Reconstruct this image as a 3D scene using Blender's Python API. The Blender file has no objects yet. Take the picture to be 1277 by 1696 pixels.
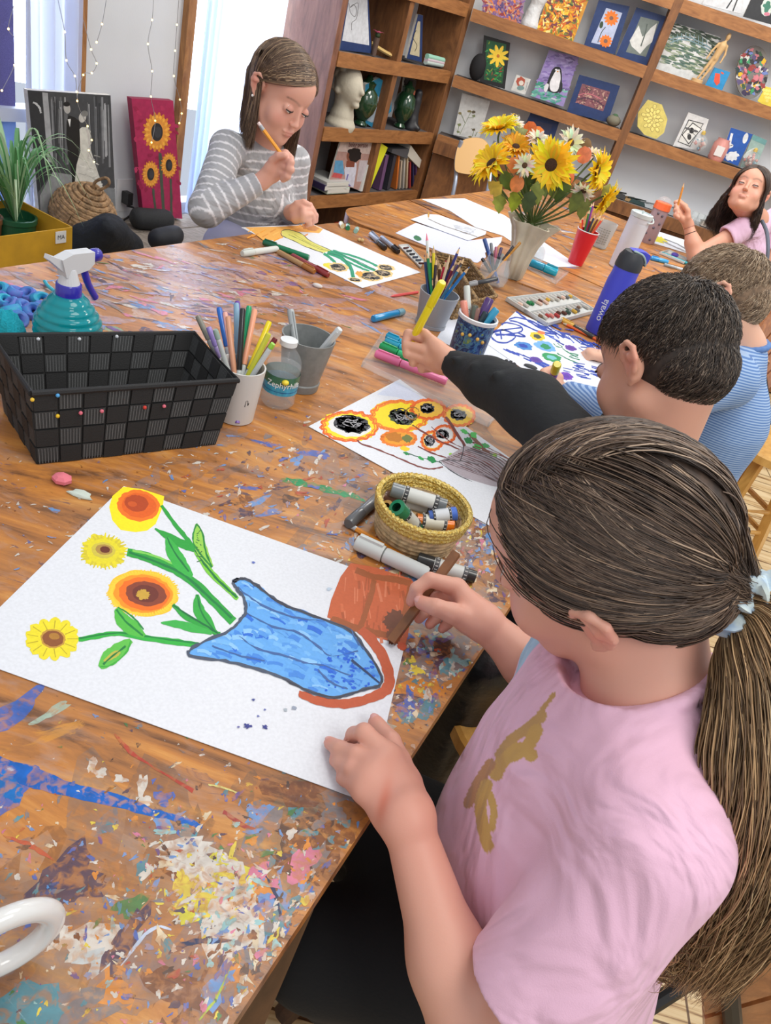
import bpy,math,random
import numpy as np
from mathutils import Vector,Matrix
random.seed(7);RNG=np.random.default_rng(7)
SC=bpy.context.scene
COL=SC.collection
PI=math.pi
# ------------------------------------------------------------------ camera model
F_PX,CX,CY=1227.0,638.5,848.0
PITCH,ROLL=math.radians(34.5),math.radians(18.3)
CZ,TZ=1.32,0.72
C0=np.array([0,0,CZ])
FW=np.array([0,math.cos(PITCH),-math.sin(PITCH)])
UP0=np.array([0,math.sin(PITCH),math.cos(PITCH)])
R0=np.array([1.,0,0])
CR=math.cos(ROLL)*R0+math.sin(ROLL)*UP0
CU=-math.sin(ROLL)*R0+math.cos(ROLL)*UP0
def ray(x,y):return FW+CR*(x-CX)/F_PX+CU*(CY-y)/F_PX
def at(x,y,z=TZ):
 d=ray(x,y);return C0+d*((z-CZ)/d[2])
def td(x,y,t):return C0+t*ray(x,y)
def dirz(az):return np.array([math.sin(math.radians(az)),math.cos(math.radians(az)),0.])
def norz(az):return np.array([math.cos(math.radians(az)),-math.sin(math.radians(az)),0.])
def onplane(x,y,P,n):
 d=ray(x,y);return C0+d*(((P-C0)@n)/(d@n))
AZ1=24.9
P1=np.array([-.571,3.915,0]);N1=norz(AZ1);D1=dirz(AZ1)
def uf(x,y,off=0.):return onplane(x,y,P1+N1*off,N1)
def wl(x,y,off=0.):return onplane(x,y,P1+N1*(off-.275),N1)
Y2=4.30;SD=.16
def w2(x,y,off=0.):return onplane(x,y,np.array([0,Y2-off,0]),np.array([0,-1.,0]))
def ptw(P,x,y,n):return onplane(x,y,P,n)
def lin(c):
 c=[v/255. for v in c[:3]]
 return[v/12.92 if v<=.04045 else((v+.055)/1.055)**2.4 for v in c]
def nrm(v):
 v=np.array(v,float);return v/max(1e-9,np.linalg.norm(v))
def basis(ax):
 a=nrm(ax);h=np.array([0,0,1.])if abs(a[2])<.9 else np.array([1.,0,0])
 x=nrm(np.cross(h,a));return np.stack([x,np.cross(a,x),a],1)
WLOC={}
def tag(o,label=None,cat=None,group=None,kind=None):
 if label:o['label']=label
 if cat:o['category']=cat
 if group:o['group']=group
 if kind:o['kind']=kind
 return o
def thing(name,label,cat,loc=(0,0,0),group=None):
 o=bpy.data.objects.new(name,None);COL.objects.link(o)
 o.location=tuple(float(v)for v in loc);WLOC[o.name]=np.array(loc,float);o.empty_display_size=.05
 return tag(o,label,cat,group)
def catmull(P,n=6,closed=False):
 P=np.array(P,float);N=len(P)
 if N<3:return P
 out=[];rng=range(N if closed else N-1)
 for i in rng:
  g=(lambda k:P[k%N])if closed else(lambda k:P[min(max(k,0),N-1)])
  a,b,c,d=g(i-1),g(i),g(i+1),g(i+2)
  for k in range(n):
   t=k/n
   out.append(.5*((2*b)+(c-a)*t+(2*a-5*b+4*c-d)*t*t+(3*b-a-3*c+d)*t**3))
 if not closed:out.append(P[-1])
 return np.array(out)
class MB:
 def __init__(s):s.v=[];s.f=[];s.c=[];s.n=0;s.mi=[];s.cur=0
 def add(s,v,f,col=(255,255,255)):
  v=np.asarray(v,float).reshape(-1,3);s.v.append(v);o=s.n
  c=tuple(lin(col))+(col[3]if len(col)>3 else 1.,)
  for q in f:s.f.append([k+o for k in q]);s.c.append(c);s.mi.append(s.cur)
  s.n+=len(v);return s
 def box(s,c,size,R=None,col=(255,255,255),taper=1.):
  x,y,z=[k/2 for k in size]
  v=np.array([[a*x*(taper if d>0 else 1),b*y*(taper if d>0 else 1),d*z]for d in(-1,1)for a,b in((-1,-1),(1,-1),(1,1),(-1,1))])
  if R is not None:v=v@np.asarray(R).T
  return s.add(v+np.array(c),[(3,2,1,0),(4,5,6,7),(0,1,5,4),(1,2,6,5),(2,3,7,6),(3,0,4,7)],col)
 def prism(s,pts,vec,col=(255,255,255)):
  p=np.array(pts,float);n=len(p);vec=np.array(vec,float)
  f=[list(range(n)),list(range(2*n-1,n-1,-1))]+[(i,i+n,(i+1)%n+n,(i+1)%n)for i in range(n)]
  return s.add(np.vstack([p,p+vec]),f,col)
 def tube(s,P,r,n=8,col=(255,255,255),cap=True,sq=1.):
  P=np.array(P,float);m=len(P);r=np.full(m,r)if np.isscalar(r)else np.array(r,float)
  T=np.gradient(P,axis=0);T/=np.maximum(np.linalg.norm(T,axis=1),1e-9)[:,None]
  B=basis(T[0]);x=B[:,0];V=[];a=np.arange(n)*2*PI/n
  for i in range(m):
   x=nrm(x-T[i]*(x@T[i]));y=np.cross(T[i],x)
   V.append(P[i]+r[i]*(np.cos(a)[:,None]*x+sq*np.sin(a)[:,None]*y))
  F=[(i*n+j,i*n+(j+1)%n,(i+1)*n+(j+1)%n,(i+1)*n+j)for i in range(m-1)for j in range(n)]
  if cap:F+=[list(range(n-1,-1,-1)),[(m-1)*n+j for j in range(n)]]
  return s.add(np.vstack(V),F,col)
 def lathe(s,prof,o=(0,0,0),ax=(0,0,1),n=28,col=(255,255,255),cap=True,fn=None):
  B=basis(ax)if abs(nrm(ax)[2])<.9999 else np.eye(3);V=[];a=np.arange(n)*2*PI/n;m=len(prof)
  for i,(r,z)in enumerate(prof):
   rr=r*np.ones(n)if fn is None else r*fn(a,i/(m-1))
   V.append(np.stack([rr*np.cos(a),rr*np.sin(a),np.full(n,z)],1))
  V=np.vstack(V)@B.T+np.array(o,float)
  F=[(i*n+j,i*n+(j+1)%n,(i+1)*n+(j+1)%n,(i+1)*n+j)for i in range(m-1)for j in range(n)]
  if cap:F+=[list(range(n-1,-1,-1)),[(m-1)*n+j for j in range(n)]]
  return s.add(V,F,col)
 def sph(s,c,r,R=None,nu=16,nv=10,col=(255,255,255),fn=None):
  r=np.array([r,r,r]if np.isscalar(r)else r,float);V=[]
  for i in range(nv+1):
   t=PI*i/nv
   for j in range(nu):
    a=2*PI*j/nu;d=np.array([math.sin(t)*math.cos(a),math.sin(t)*math.sin(a),math.cos(t)])
    V.append(d*r*(fn(d)if fn else 1))
  V=np.array(V)
  if R is not None:V=V@np.asarray(R).T
  F=[(i*nu+j,(i+1)*nu+j,(i+1)*nu+(j+1)%nu,i*nu+(j+1)%nu)for i in range(nv)for j in range(nu)]
  return s.add(V+np.array(c),F,col)
 def build(s,name,mat,parent=None,smooth=False,loc=None,mods=None):
  V=np.vstack(s.v);L=np.zeros(3)
  if parent is not None:L=WLOC[parent.name]
  elif loc is not None:L=np.array(loc,float)
  me=bpy.data.meshes.new(name);me.from_pydata((V-L).tolist(),[],s.f)
  at_=me.color_attributes.new('Col','FLOAT_COLOR','CORNER')
  cnt=np.array([len(f)for f in s.f]);cc=np.repeat(np.array(s.c),cnt,axis=0)
  at_.data.foreach_set('color',cc.astype(np.float32).ravel())
  for m in(mat if isinstance(mat,(list,tuple))else[mat]):me.materials.append(m)
  if isinstance(mat,(list,tuple)):me.polygons.foreach_set('material_index',s.mi)
  if smooth:
   me.polygons.foreach_set('use_smooth',[True]*len(me.polygons))
   try:me.set_sharp_from_angle(angle=math.radians(smooth if smooth is not True else 40))
   except Exception:pass
  me.update()
  o=bpy.data.objects.new(name,me);COL.objects.link(o)
  if parent is not None:o.parent=parent;WLOC[o.name]=L
  else:o.location=tuple(L);WLOC[o.name]=L
  return o
# ------------------------------------------------------------------ materials
def newmat(name):
 m=bpy.data.materials.new(name);m.use_nodes=True;nt=m.node_tree
 return m,nt,nt.nodes['Principled BSDF'],nt.nodes['Material Output']
def nd(nt,t,**k):
 n=nt.nodes.new(t)
 for a,b in k.items():
  if a in n.inputs.keys():n.inputs[a].default_value=b
  else:setattr(n,a,b)
 return n
def rgba(c):return(*lin(c),1.)
MATS={}
def mat(name,col=(200,200,200),rough=.5,metal=0.,attr=False,nz=None,bump=None,trans=0.,alpha=1.,emit=0.,sub=0.,coat=0.,col2=None,scale=(1,1,1),thin=0.,sheen=0.,ior=None):
 if name in MATS:return MATS[name]
 m,nt,p,out=newmat(name)
 p.inputs['Roughness'].default_value=rough;p.inputs['Metallic'].default_value=metal
 tc=nd(nt,'ShaderNodeTexCoord');mp=nd(nt,'ShaderNodeMapping');mp.inputs['Scale'].default_value=scale
 nt.links.new(tc.outputs['Object'],mp.inputs[0])
 src=None
 if attr:
  a=nd(nt,'ShaderNodeVertexColor',layer_name='Col');src=a.outputs['Color']
 if nz:
  n=nd(nt,'ShaderNodeTexNoise',Scale=nz[0],Detail=6.);nt.links.new(mp.outputs[0],n.inputs['Vector'])
  mx=nd(nt,'ShaderNodeMix',data_type='RGBA',blend_type='MIX')
  if attr:
   hv=nd(nt,'ShaderNodeHueSaturation');nt.links.new(src,hv.inputs['Color'])
   mr=nd(nt,'ShaderNodeMapRange');mr.inputs[1].default_value=.3;mr.inputs[2].default_value=.7
   mr.inputs[3].default_value=1-nz[1];mr.inputs[4].default_value=1+nz[1]
   nt.links.new(n.outputs[0],mr.inputs[0]);nt.links.new(mr.outputs[0],hv.inputs['Value']);src=hv.outputs[0]
  else:
   c2=col2 or[max(0,v*(1-nz[1]))for v in col]
   mr=nd(nt,'ShaderNodeMapRange');mr.inputs[1].default_value=.35;mr.inputs[2].default_value=.65
   nt.links.new(n.outputs[0],mr.inputs[0]);nt.links.new(mr.outputs[0],mx.inputs['Factor'])
   mx.inputs['A'].default_value=rgba(col);mx.inputs['B'].default_value=rgba(c2);src=mx.outputs['Result']
 if src is not None:nt.links.new(src,p.inputs['Base Color'])
 else:p.inputs['Base Color'].default_value=rgba(col)
 if bump:
  n=nd(nt,'ShaderNodeTexNoise',Scale=bump[0],Detail=5.);nt.links.new(mp.outputs[0],n.inputs['Vector'])
  b=nd(nt,'ShaderNodeBump',Strength=bump[1],Distance=bump[2]if len(bump)>2 else .002)
  nt.links.new(n.outputs[0],b.inputs['Height']);nt.links.new(b.outputs[0],p.inputs['Normal'])
 p.inputs['Transmission Weight'].default_value=trans;p.inputs['Alpha'].default_value=alpha
 p.inputs['Coat Weight'].default_value=coat;p.inputs['Sheen Weight'].default_value=sheen
 if ior:p.inputs['IOR'].default_value=ior
 if sub:
  p.inputs['Subsurface Weight'].default_value=sub;p.inputs['Subsurface Radius'].default_value=(1.,.35,.2);p.inputs['Subsurface Scale'].default_value=.006
 if emit:
  p.inputs['Emission Color'].default_value=rgba(col);p.inputs['Emission Strength'].default_value=emit
 if thin:
  t=nd(nt,'ShaderNodeBsdfTranslucent');ms=nd(nt,'ShaderNodeMixShader');ms.inputs[0].default_value=thin
  if src is not None:nt.links.new(src,t.inputs[0])
  else:t.inputs[0].default_value=rgba(col)
  nt.links.new(p.outputs[0],ms.inputs[1]);nt.links.new(t.outputs[0],ms.inputs[2]);nt.links.new(ms.outputs[0],out.inputs[0])
 MATS[name]=m;return m
def woodmat(name,c1,c2,scale=(8,8,1.2),rough=.5,rot=(0,0,0),dist=3.,knots=True,coat=0.):
 m,nt,p,out=newmat(name)
 tc=nd(nt,'ShaderNodeTexCoord');mp=nd(nt,'ShaderNodeMapping');mp.inputs['Scale'].default_value=scale;mp.inputs['Rotation'].default_value=rot
 nt.links.new(tc.outputs['Object'],mp.inputs[0])
 n=nd(nt,'ShaderNodeTexNoise',Scale=2.5,Detail=8.,Roughness=.65,Distortion=dist);nt.links.new(mp.outputs[0],n.inputs['Vector'])
 n2=nd(nt,'ShaderNodeTexNoise',Scale=14.,Detail=6.);nt.links.new(mp.outputs[0],n2.inputs['Vector'])
 cr=nd(nt,'ShaderNodeValToRGB');e=cr.color_ramp.elements
 e[0].position=.3;e[0].color=rgba(c2);e[1].position=.68;e[1].color=rgba(c1)
 ad=nd(nt,'ShaderNodeMath',operation='MULTIPLY_ADD');ad.inputs[1].default_value=.35;nt.links.new(n2.outputs[0],ad.inputs[0])
 sb=nd(nt,'ShaderNodeMath',operation='SUBTRACT');sb.inputs[1].default_value=.17;nt.links.new(n.outputs[0],sb.inputs[0]);nt.links.new(sb.outputs[0],ad.inputs[2])
 nt.links.new(ad.outputs[0],cr.inputs[0]);nt.links.new(cr.outputs[0],p.inputs['Base Color'])
 b=nd(nt,'ShaderNodeBump',Strength=.15,Distance=.002);nt.links.new(n.outputs[0],b.inputs['Height']);nt.links.new(b.outputs[0],p.inputs['Normal'])
 p.inputs['Roughness'].default_value=rough;p.inputs['Coat Weight'].default_value=coat
 MATS[name]=m;return m
def floormat():
 m,nt,p,out=newmat('pine_floor')
 tc=nd(nt,'ShaderNodeTexCoord');mp=nd(nt,'ShaderNodeMapping');mp.inputs['Rotation'].default_value=(0,0,math.radians(0))
 nt.links.new(tc.outputs['Object'],mp.inputs[0])
 mp2=nd(nt,'ShaderNodeMapping');mp2.inputs['Scale'].default_value=(1.2,16,1);nt.links.new(mp.outputs[0],mp2.inputs[0])
 n=nd(nt,'ShaderNodeTexNoise',Scale=2.,Detail=8.,Roughness=.6,Distortion=1.2);nt.links.new(mp2.outputs[0],n.inputs['Vector'])
 cr=nd(nt,'ShaderNodeValToRGB');e=cr.color_ramp.elements
 e[0].position=.34;e[0].color=rgba((120,88,56));e[1].position=.46;e[1].color=rgba((214,186,140))
 e2=e.new(.6);e2.color=rgba((228,206,166));e3=e.new(.39);e3.color=rgba((186,150,104))
 nt.links.new(n.outputs[0],cr.inputs[0])
 br=nd(nt,'ShaderNodeTexBrick',Scale=1.);br.inputs['Color1'].default_value=(1,1,1,1);br.inputs['Color2'].default_value=(.86,.82,.76,1)
 br.inputs['Mortar'].default_value=(.18,.11,.06,1);br.inputs['Mortar Size'].default_value=.0025;br.inputs['Brick Width'].default_value=1.6;br.inputs['Row Height'].default_value=.085
 nt.links.new(mp.outputs[0],br.inputs['Vector'])
 mx=nd(nt,'ShaderNodeMix',data_type='RGBA',blend_type='MULTIPLY');mx.inputs['Factor'].default_value=1.
 nt.links.new(cr.outputs[0],mx.inputs['A']);nt.links.new(br.outputs['Color'],mx.inputs['B']);nt.links.new(mx.outputs['Result'],p.inputs['Base Color'])
 p.inputs['Roughness'].default_value=.42
 return m
def tablemat(name):
 """paint-worn orange plywood; face colour attribute alpha 0 = bare wood, 1 = a dab of paint"""
 m,nt,p,out=newmat(name);L=nt.links.new
 tc=nd(nt,'ShaderNodeTexCoord');mp=nd(nt,'ShaderNodeMapping');mp.inputs['Rotation'].default_value=(0,0,math.radians(20));mp.inputs['Scale'].default_value=(1.,4.5,1)
 L(tc.outputs['Object'],mp.inputs[0])
 w=nd(nt,'ShaderNodeTexNoise',Scale=3.0,Detail=9.,Roughness=.66,Distortion=2.2);L(mp.outputs[0],w.inputs['Vector'])
 cr=nd(nt,'ShaderNodeValToRGB');e=cr.color_ramp.elements
 e[0].position=.36;e[0].color=rgba((112,74,46));e[1].position=.68;e[1].color=rgba((216,156,84))
 a=e.new(.44);a.color=rgba((164,108,60));a=e.new(.54);a.color=rgba((192,126,62))
 L(w.outputs[0],cr.inputs[0])
 def layer(src,color,scale,lo,hi,amt=1.,mapn=None,det=7.,dis=.6,off=0.):
  n=nd(nt,'ShaderNodeTexNoise',Scale=scale,Detail=det,Roughness=.62,Distortion=dis)
  mm=nd(nt,'ShaderNodeMapping');mm.inputs['Location'].default_value=(off,off*1.7,off*.6)
  if mapn:mm.inputs['Scale'].default_value=mapn
  mm.inputs['Rotation'].default_value=(0,0,off)
  L(tc.outputs['Object'],mm.inputs[0]);L(mm.outputs[0],n.inputs['Vector'])
  mr=nd(nt,'ShaderNodeMapRange');mr.inputs[1].default_value=lo;mr.inputs[2].default_value=hi;mr.inputs[4].default_value=amt
  L(n.outputs[0],mr.inputs[0]);mx=nd(nt,'ShaderNodeMix',data_type='RGBA',blend_type='MIX')
  L(mr.outputs[0],mx.inputs['Factor']);L(src,mx.inputs['A']);mx.inputs['B'].default_value=rgba(color);return mx.outputs['Result']
 s=cr.outputs[0]
 s=layer(s,(138,104,80),3.,.48,.70,.6,None,8.,.8,3.1)
 s=layer(s,(172,150,142),9.,.52,.68,.42,(1,3,1),8.,1.4,5.2)
 s=layer(s,(76,66,92),16.,.63,.67,.6,(1,4,1),7.,1.6,7.7)
 s=layer(s,(58,96,160),11.,.67,.7,.75,(1,2.5,1),7.,1.6,11.3)
 s=layer(s,(228,224,220),30.,.68,.71,.85,(1,2,1),6.,1.,13.9)
 s=layer(s,(214,150,60),14.,.66,.7,.6,None,6.,1.5,17.2)
 s=layer(s,(60,40,34),40.,.66,.7,.5,(1,3,1),6.,1.,19.9)
 at_=nd(nt,'ShaderNodeVertexColor',layer_name='Col')
 n=nd(nt,'ShaderNodeTexNoise',Scale=90.,Detail=4.);L(tc.outputs['Object'],n.inputs['Vector'])
 hv=nd(nt,'ShaderNodeHueSaturation');L(at_.outputs['Color'],hv.inputs['Color'])
 mr=nd(nt,'ShaderNodeMapRange');mr.inputs[1].default_value=.3;mr.inputs[2].default_value=.7;mr.inputs[3].default_value=.75;mr.inputs[4].default_value=1.15
 L(n.outputs[0],mr.inputs[0]);L(mr.outputs[0],hv.inputs['Value'])
 wn=nd(nt,'ShaderNodeTexNoise',Scale=120.,Detail=5.,Distortion=.8);L(tc.outputs['Object'],wn.inputs['Vector'])
 wr=nd(nt,'ShaderNodeMapRange');wr.inputs[1].default_value=.38;wr.inputs[2].default_value=.52;wr.inputs[3].default_value=.38;wr.inputs[4].default_value=1.
 L(wn.outputs[0],wr.inputs[0]);mu=nd(nt,'ShaderNodeMath',operation='MULTIPLY');L(wr.outputs[0],mu.inputs[0]);L(at_.outputs['Alpha'],mu.inputs[1])
 mx=nd(nt,'ShaderNodeMix',data_type='RGBA',blend_type='MIX');L(mu.outputs[0],mx.inputs['Factor']);L(s,mx.inputs['A']);L(hv.outputs[0],mx.inputs['B'])
 L(mx.outputs['Result'],p.inputs['Base Color'])
 bn=nd(nt,'ShaderNodeTexNoise',Scale=45.,Detail=6.);L(tc.outputs['Object'],bn.inputs['Vector'])
 b=nd(nt,'ShaderNodeBump',Strength=.35,Distance=.0015);L(bn.outputs[0],b.inputs['Height']);L(b.outputs[0],p.inputs['Normal'])
 p.inputs['Roughness'].default_value=.33
 return m
ART=mat('crayon_and_paint',attr=True,rough=.62,nz=(300,.05))
ARTF=mat('painted_canvas',attr=True,rough=.55,nz=(60,.12))
PAPER=mat('drawing_paper',(226,228,234),rough=.7)
PLAIN=mat('plain_colour',attr=True,rough=.45)
GLOSS=mat('glossy_plastic',attr=True,rough=.22,coat=.3)
MATTE=mat('matte_colour',attr=True,rough=.85)
CLEAR=mat('clear_plastic',(225,234,240),rough=.06,alpha=.13,coat=.5)
GLASS=mat('clear_glass',(225,234,236),rough=.03,alpha=.20,coat=.8)
class Art:
 """flat shapes of colour laid on a surface; map2d turns drawing coordinates into points"""
 def __init__(s,mb,map2d,normal,lift=.0004,step=.000003):s.mb=mb;s.m=map2d;s.n=np.array(normal,float);s.h=lift;s.st=step
 def up(s,k=1):s.h+=s.st*k
 def poly(s,pts,col,jag=0.,sm=0):
  pts=np.array(pts,float)
  if sm:pts=catmull(pts,sm,True)
  if jag:pts=pts+RNG.normal(0,jag,pts.shape)
  s.up();s.mb.add([s.m(*q)+s.n*s.h for q in pts],[list(range(len(pts)))],col);return s
 def fan(s,c,pts,col,h=None):
  s.up();P=[s.m(*c)]+[s.m(*q)for q in pts];n=len(pts)
  s.mb.add([q+s.n*s.h for q in P],[(0,1+i,1+(i+1)%n)for i in range(n)],col);return s
 def ell(s,c,rx,ry,col,rot=0.,n=28,jag=0.,petals=0,pa=.0):
  pts=[];ca,sa=math.cos(rot),math.sin(rot)
  for i in range(n):
   a=2*PI*i/n;k=1+random.uniform(-jag,jag)+(pa*abs(math.sin(a*petals/2))if petals else 0)
   x,y=rx*k*math.cos(a),ry*k*math.sin(a);pts.append((c[0]+x*ca-y*sa,c[1]+x*sa+y*ca))
  return s.fan(c,pts,col)
 def stroke(s,pts,w,col,jag=0.,sm=5,taper=False):
  P=catmull(pts,sm)if sm and len(pts)>2 else np.array(pts,float)
  n=len(P);T=np.gradient(P,axis=0);T/=np.maximum(np.linalg.norm(T,axis=1),1e-9)[:,None]
  N=np.stack([-T[:,1],T[:,0]],1)
  W=(np.full(n,w/2.)if np.isscalar(w)else np.interp(np.linspace(0,1,n),np.linspace(0,1,len(w)),w)/2.)
  if taper:W=W*np.sqrt(np.clip(np.sin(np.linspace(.12,PI-.12,n)),0,1))
  A=P+N*W[:,None]+RNG.normal(0,1,P.shape)*jag;B=P-N*W[:,None]+RNG.normal(0,1,P.shape)*jag
  s.up();V=[s.m(*q)+s.n*s.h for q in A]+[s.m(*q)+s.n*s.h for q in B]
  s.mb.add(V,[(i,i+1,n+i+1,n+i)for i in range(n-1)],col);return s
 def scrib(s,c,rx,ry,w,col,k=10,rot=0.):
  pts=[];ca,sa=math.cos(rot),math.sin(rot)
  for i in range(k):
   a=random.uniform(0,2*PI);r=random.uniform(.35,1.)
   x,y=rx*r*math.cos(a),ry*r*math.sin(a);pts.append((c[0]+x*ca-y*sa,c[1]+x*sa+y*ca))
  return s.stroke(pts,w,col,sm=4)
def lookup_quad(q):
 q=np.array(q,float)
 def f(u,v):return(1-u)*(1-v)*q[0]+u*(1-v)*q[1]+u*v*q[2]+(1-u)*v*q[3]
 return f
def board(name,label,pq,mapper,off,thick,col,draw=None,cat='painting',mat_=None,group=None,edge=(225,222,215),lean=0.):
 """a picture board: pq = its four photo corners (or outline), mapper(px,py,off) = the plane it stands in"""
 P=[np.array(mapper(x,y,off))for x,y in pq]
 nn=nrm(mapper(pq[0][0],pq[0][1],off+.1)-0)if False else(N1 if mapper in(uf,wl)else np.array([0,-1.,0]))
 mb=MB();n=len(P);top=[q for q in P];bot=[q-nn*thick for q in P]
 mb.add(top,[list(range(n))],col);mb.add(bot,[list(range(n-1,-1,-1))],edge)
 mb.add(top+bot,[(i,i+n,(i+1)%n+n,(i+1)%n)for i in range(n)],edge)
 a=Art(mb,lambda x,y:np.array(mapper(x,y,off)),nn)
 if draw:draw(a)
 base=(P[-1]+P[-2])/2-nn*thick*.5
 o=mb.build(name,mat_ or ARTF,None,loc=base);return tag(o,label,cat,group)
# ------------------------------------------------------------------ world, camera, lights
cam=bpy.data.cameras.new('camera');co=bpy.data.objects.new('camera',cam);COL.objects.link(co);SC.camera=co
M4=Matrix((tuple(CR)+(0,),tuple(CU)+(0,),tuple(-FW)+(CZ,),(0,0,0,1)))
M4=Matrix(((CR[0],CU[0],-FW[0],0),(CR[1],CU[1],-FW[1],0),(CR[2],CU[2],-FW[2],CZ),(0,0,0,1)))
co.matrix_world=M4;cam.sensor_fit='VERTICAL';cam.sensor_height=24.;cam.lens=F_PX/1696*24.;cam.clip_start=.03
cam.shift_x=0;cam.shift_y=0
W=bpy.data.worlds.new('World');SC.world=W;W.use_nodes=True
W.node_tree.nodes['Background'].inputs[0].default_value=(.93,.96,1.,1);W.node_tree.nodes['Background'].inputs[1].default_value=.62
SC.view_settings.view_transform='Standard';SC.view_settings.look='None';SC.view_settings.gamma=1;SC.view_settings.use_curve_mapping=False
SC.view_settings.exposure=.23
def area(name,loc,target,size,power,col=(1,1,1),sy=None):
 l=bpy.data.lights.new(name,'AREA');l.energy=power;l.color=col;l.size=size
 if sy:l.shape='RECTANGLE';l.size_y=sy
 o=bpy.data.objects.new(name,l);COL.objects.link(o);o.location=loc
 o.rotation_euler=(Vector(target)-Vector(loc)).to_track_quat('-Z','Y').to_euler();return o
area('overhead_fill',(.4,.9,2.75),(.3,1.2,.7),.9,14,(1,.95,.87))  # unseen area light overhead for general room brightness
area('overhead_fill',(1.1,-.5,2.6),(.3,.5,.8),.9,13,(1,.96,.9))  # fill added on the camera side to brighten shirt and table front
area('overhead_fill',(1.9,2.6,2.75),(1.6,3.4,.9),.9,30,(1,.95,.87))  # unseen overhead light, strengthened to lift the back right
area('overhead_fill',(.2,3.2,2.75),(.2,3.9,.9),.9,26,(1,.95,.87))  # unseen overhead light, strengthened to lift the back wall
wc=P1+N1*(-.75)+D1*(-.75)
area('window_daylight',(wc[0],wc[1],1.35),(wc[0]+1.4,wc[1]-1.3,.7),1.2,60,(.86,.93,1.),1.7)
wc=P1+N1*(-.75)+D1*(-2.3)
area('window_daylight',(wc[0],wc[1],1.35),(wc[0]+1.6,wc[1]-.9,.7),1.1,30,(.84,.9,1.),1.5)
# ------------------------------------------------------------------ the setting
def struct(name,mb,m,label=None,smooth=False):
 o=mb.build(name,m,None,smooth=smooth);o['kind']='structure';return o
WALLM=mat('white_wall_paint',(216,219,224),rough=.8,nz=(3,.03),bump=(200,.1))
WALLW=mat('white_wall_boards',(226,228,232),rough=.75,bump=(120,.15))
OAK=woodmat('orange_pine',(176,124,74),(130,84,46),(6,6,1.5),.5)
BROWN=woodmat('brown_shelf_wood',(146,98,58),(98,62,38),(5,5,1.2),.55)
BROWNH=woodmat('brown_shelf_front',(172,118,70),(128,82,46),(1.5,1.5,8),.5)
ROSE=woodmat('rose_brown_post',(148,102,80),(100,64,48),(6,6,1),.5)
GREYW=woodmat('grey_bench_wood',(158,148,138),(104,94,84),(3,9,9),.7)
fl=[P1+D1*(-7)+N1*(-.37),P1+D1*1.0+N1*(-.37),np.array([-.2,4.55,0]),np.array([4.4,4.55,0]),np.array([4.4,-2.5,0]),np.array([-3,-2.5,0])]
mb=MB();mb.prism([p-np.array([0,0,.06])for p in fl][::-1],(0,0,.06));struct('floor',mb,floormat())
# window wall: heading D1, with two openings
def wbox(mb,s0,s1,z0,z1,o0,o1,col=(255,255,255)):
 """box along the left wall: s = distance along D1 from P1, o = offset from the bookcase face"""
 c=P1+D1*((s0+s1)/2)+N1*((o0+o1)/2);R=np.stack([D1,N1*-1,np.array([0,0,1.])],1)
 return mb.box((c[0],c[1],(z0+z1)/2),(abs(s1-s0),abs(o1-o0),abs(z1-z0)),R,col)
def s_of(p):return float((np.array(p)-P1)@D1)
sA=s_of(wl(300,100));sB=s_of(wl(500,60));sC=s_of(wl(128,80));sD=s_of(wl(27,100))
WT=-.275
mb=MB()
wbox(mb,sB,1.2,0,2.9,WT-.1,WT);wbox(mb,sC,sA,0,2.9,WT-.1,WT)
wbox(mb,sA,sB,0,.3,WT-.1,WT);wbox(mb,sA,sB,2.3,2.9,WT-.1,WT)
wbox(mb,sC-1.4,sC,0,.3,WT-.1,WT);wbox(mb,sC-1.4,sC,2.3,2.9,WT-.1,WT);wbox(mb,sC-3.4,sC-1.4,0,2.9,WT-.1,WT)
struct('wall_left',mb,WALLM)
mb=MB();mb.box((1.6,Y2+SD+.05,1.45),(4.6,.1,2.9));struct('wall_back',mb,WALLW)
# timber trims beside the windows
mb=MB();wbox(mb,s_of(wl(294,120)),s_of(wl(318,0)),.3,2.5,WT,WT+.03);struct('trim_1',mb,OAK)
mb=MB();wbox(mb,s_of(wl(127,60)),s_of(wl(134,60)),.3,2.5,WT,WT+.03);struct('trim_2',mb,OAK)
# windows
FR=mat('window_frame_paint',(222,226,236),rough=.5)
PANE=mat('window_pane',(235,242,255),rough=.03,trans=1.,ior=1.05)
def window(n,s0,s1,bars):
 t=thing('window_%d'%n,None,None,P1+D1*(s0+s1)/2+N1*WT+np.array([0,0,.3]));t['kind']='structure'
 mb=MB()
 for a,b in((s0,s0+.04),(s1-.04,s1)):wbox(mb,a,b,.3,2.3,WT-.08,WT-.01)
 for z in bars:wbox(mb,s0,s1,z-.02,z+.02,WT-.08,WT-.01)
 mb.build('window_frame',FR,t)
 mb=MB();wbox(mb,s0+.04,s1-.04,.32,2.28,WT-.052,WT-.048);mb.build('window_pane',PANE,t)
window(1,sC-1.4,sC,(.32,wl(10,192)[2],1.9,2.28))
window(2,sA,sB,(.32,2.28))
mb=MB();wbox(mb,sC-1.4,sD+.02,wl(10,188)[2],2.28,WT-.045,WT-.04);tag(mb.build('window_screen',mat('mauve_screen',(128,122,168),rough=.8,thin=.4,nz=(300,.1)),None,loc=P1+D1*(sC-.6)+N1*WT+np.array([0,0,.9])),'mauve mesh screen hanging over the upper left window','screen')
mb=MB();wbox(mb,sC-1.4,sD+.02,.3,wl(10,200)[2],WT-.045,WT-.04);tag(mb.build('window_film',mat('pale_blue_film',(168,190,226),rough=.7,thin=.5,nz=(8,.1)),None,loc=P1+D1*(sC-.6)+N1*WT+np.array([0,0,.3])),'pale blue frosted film on the lower part of the left window','window film')
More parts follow.
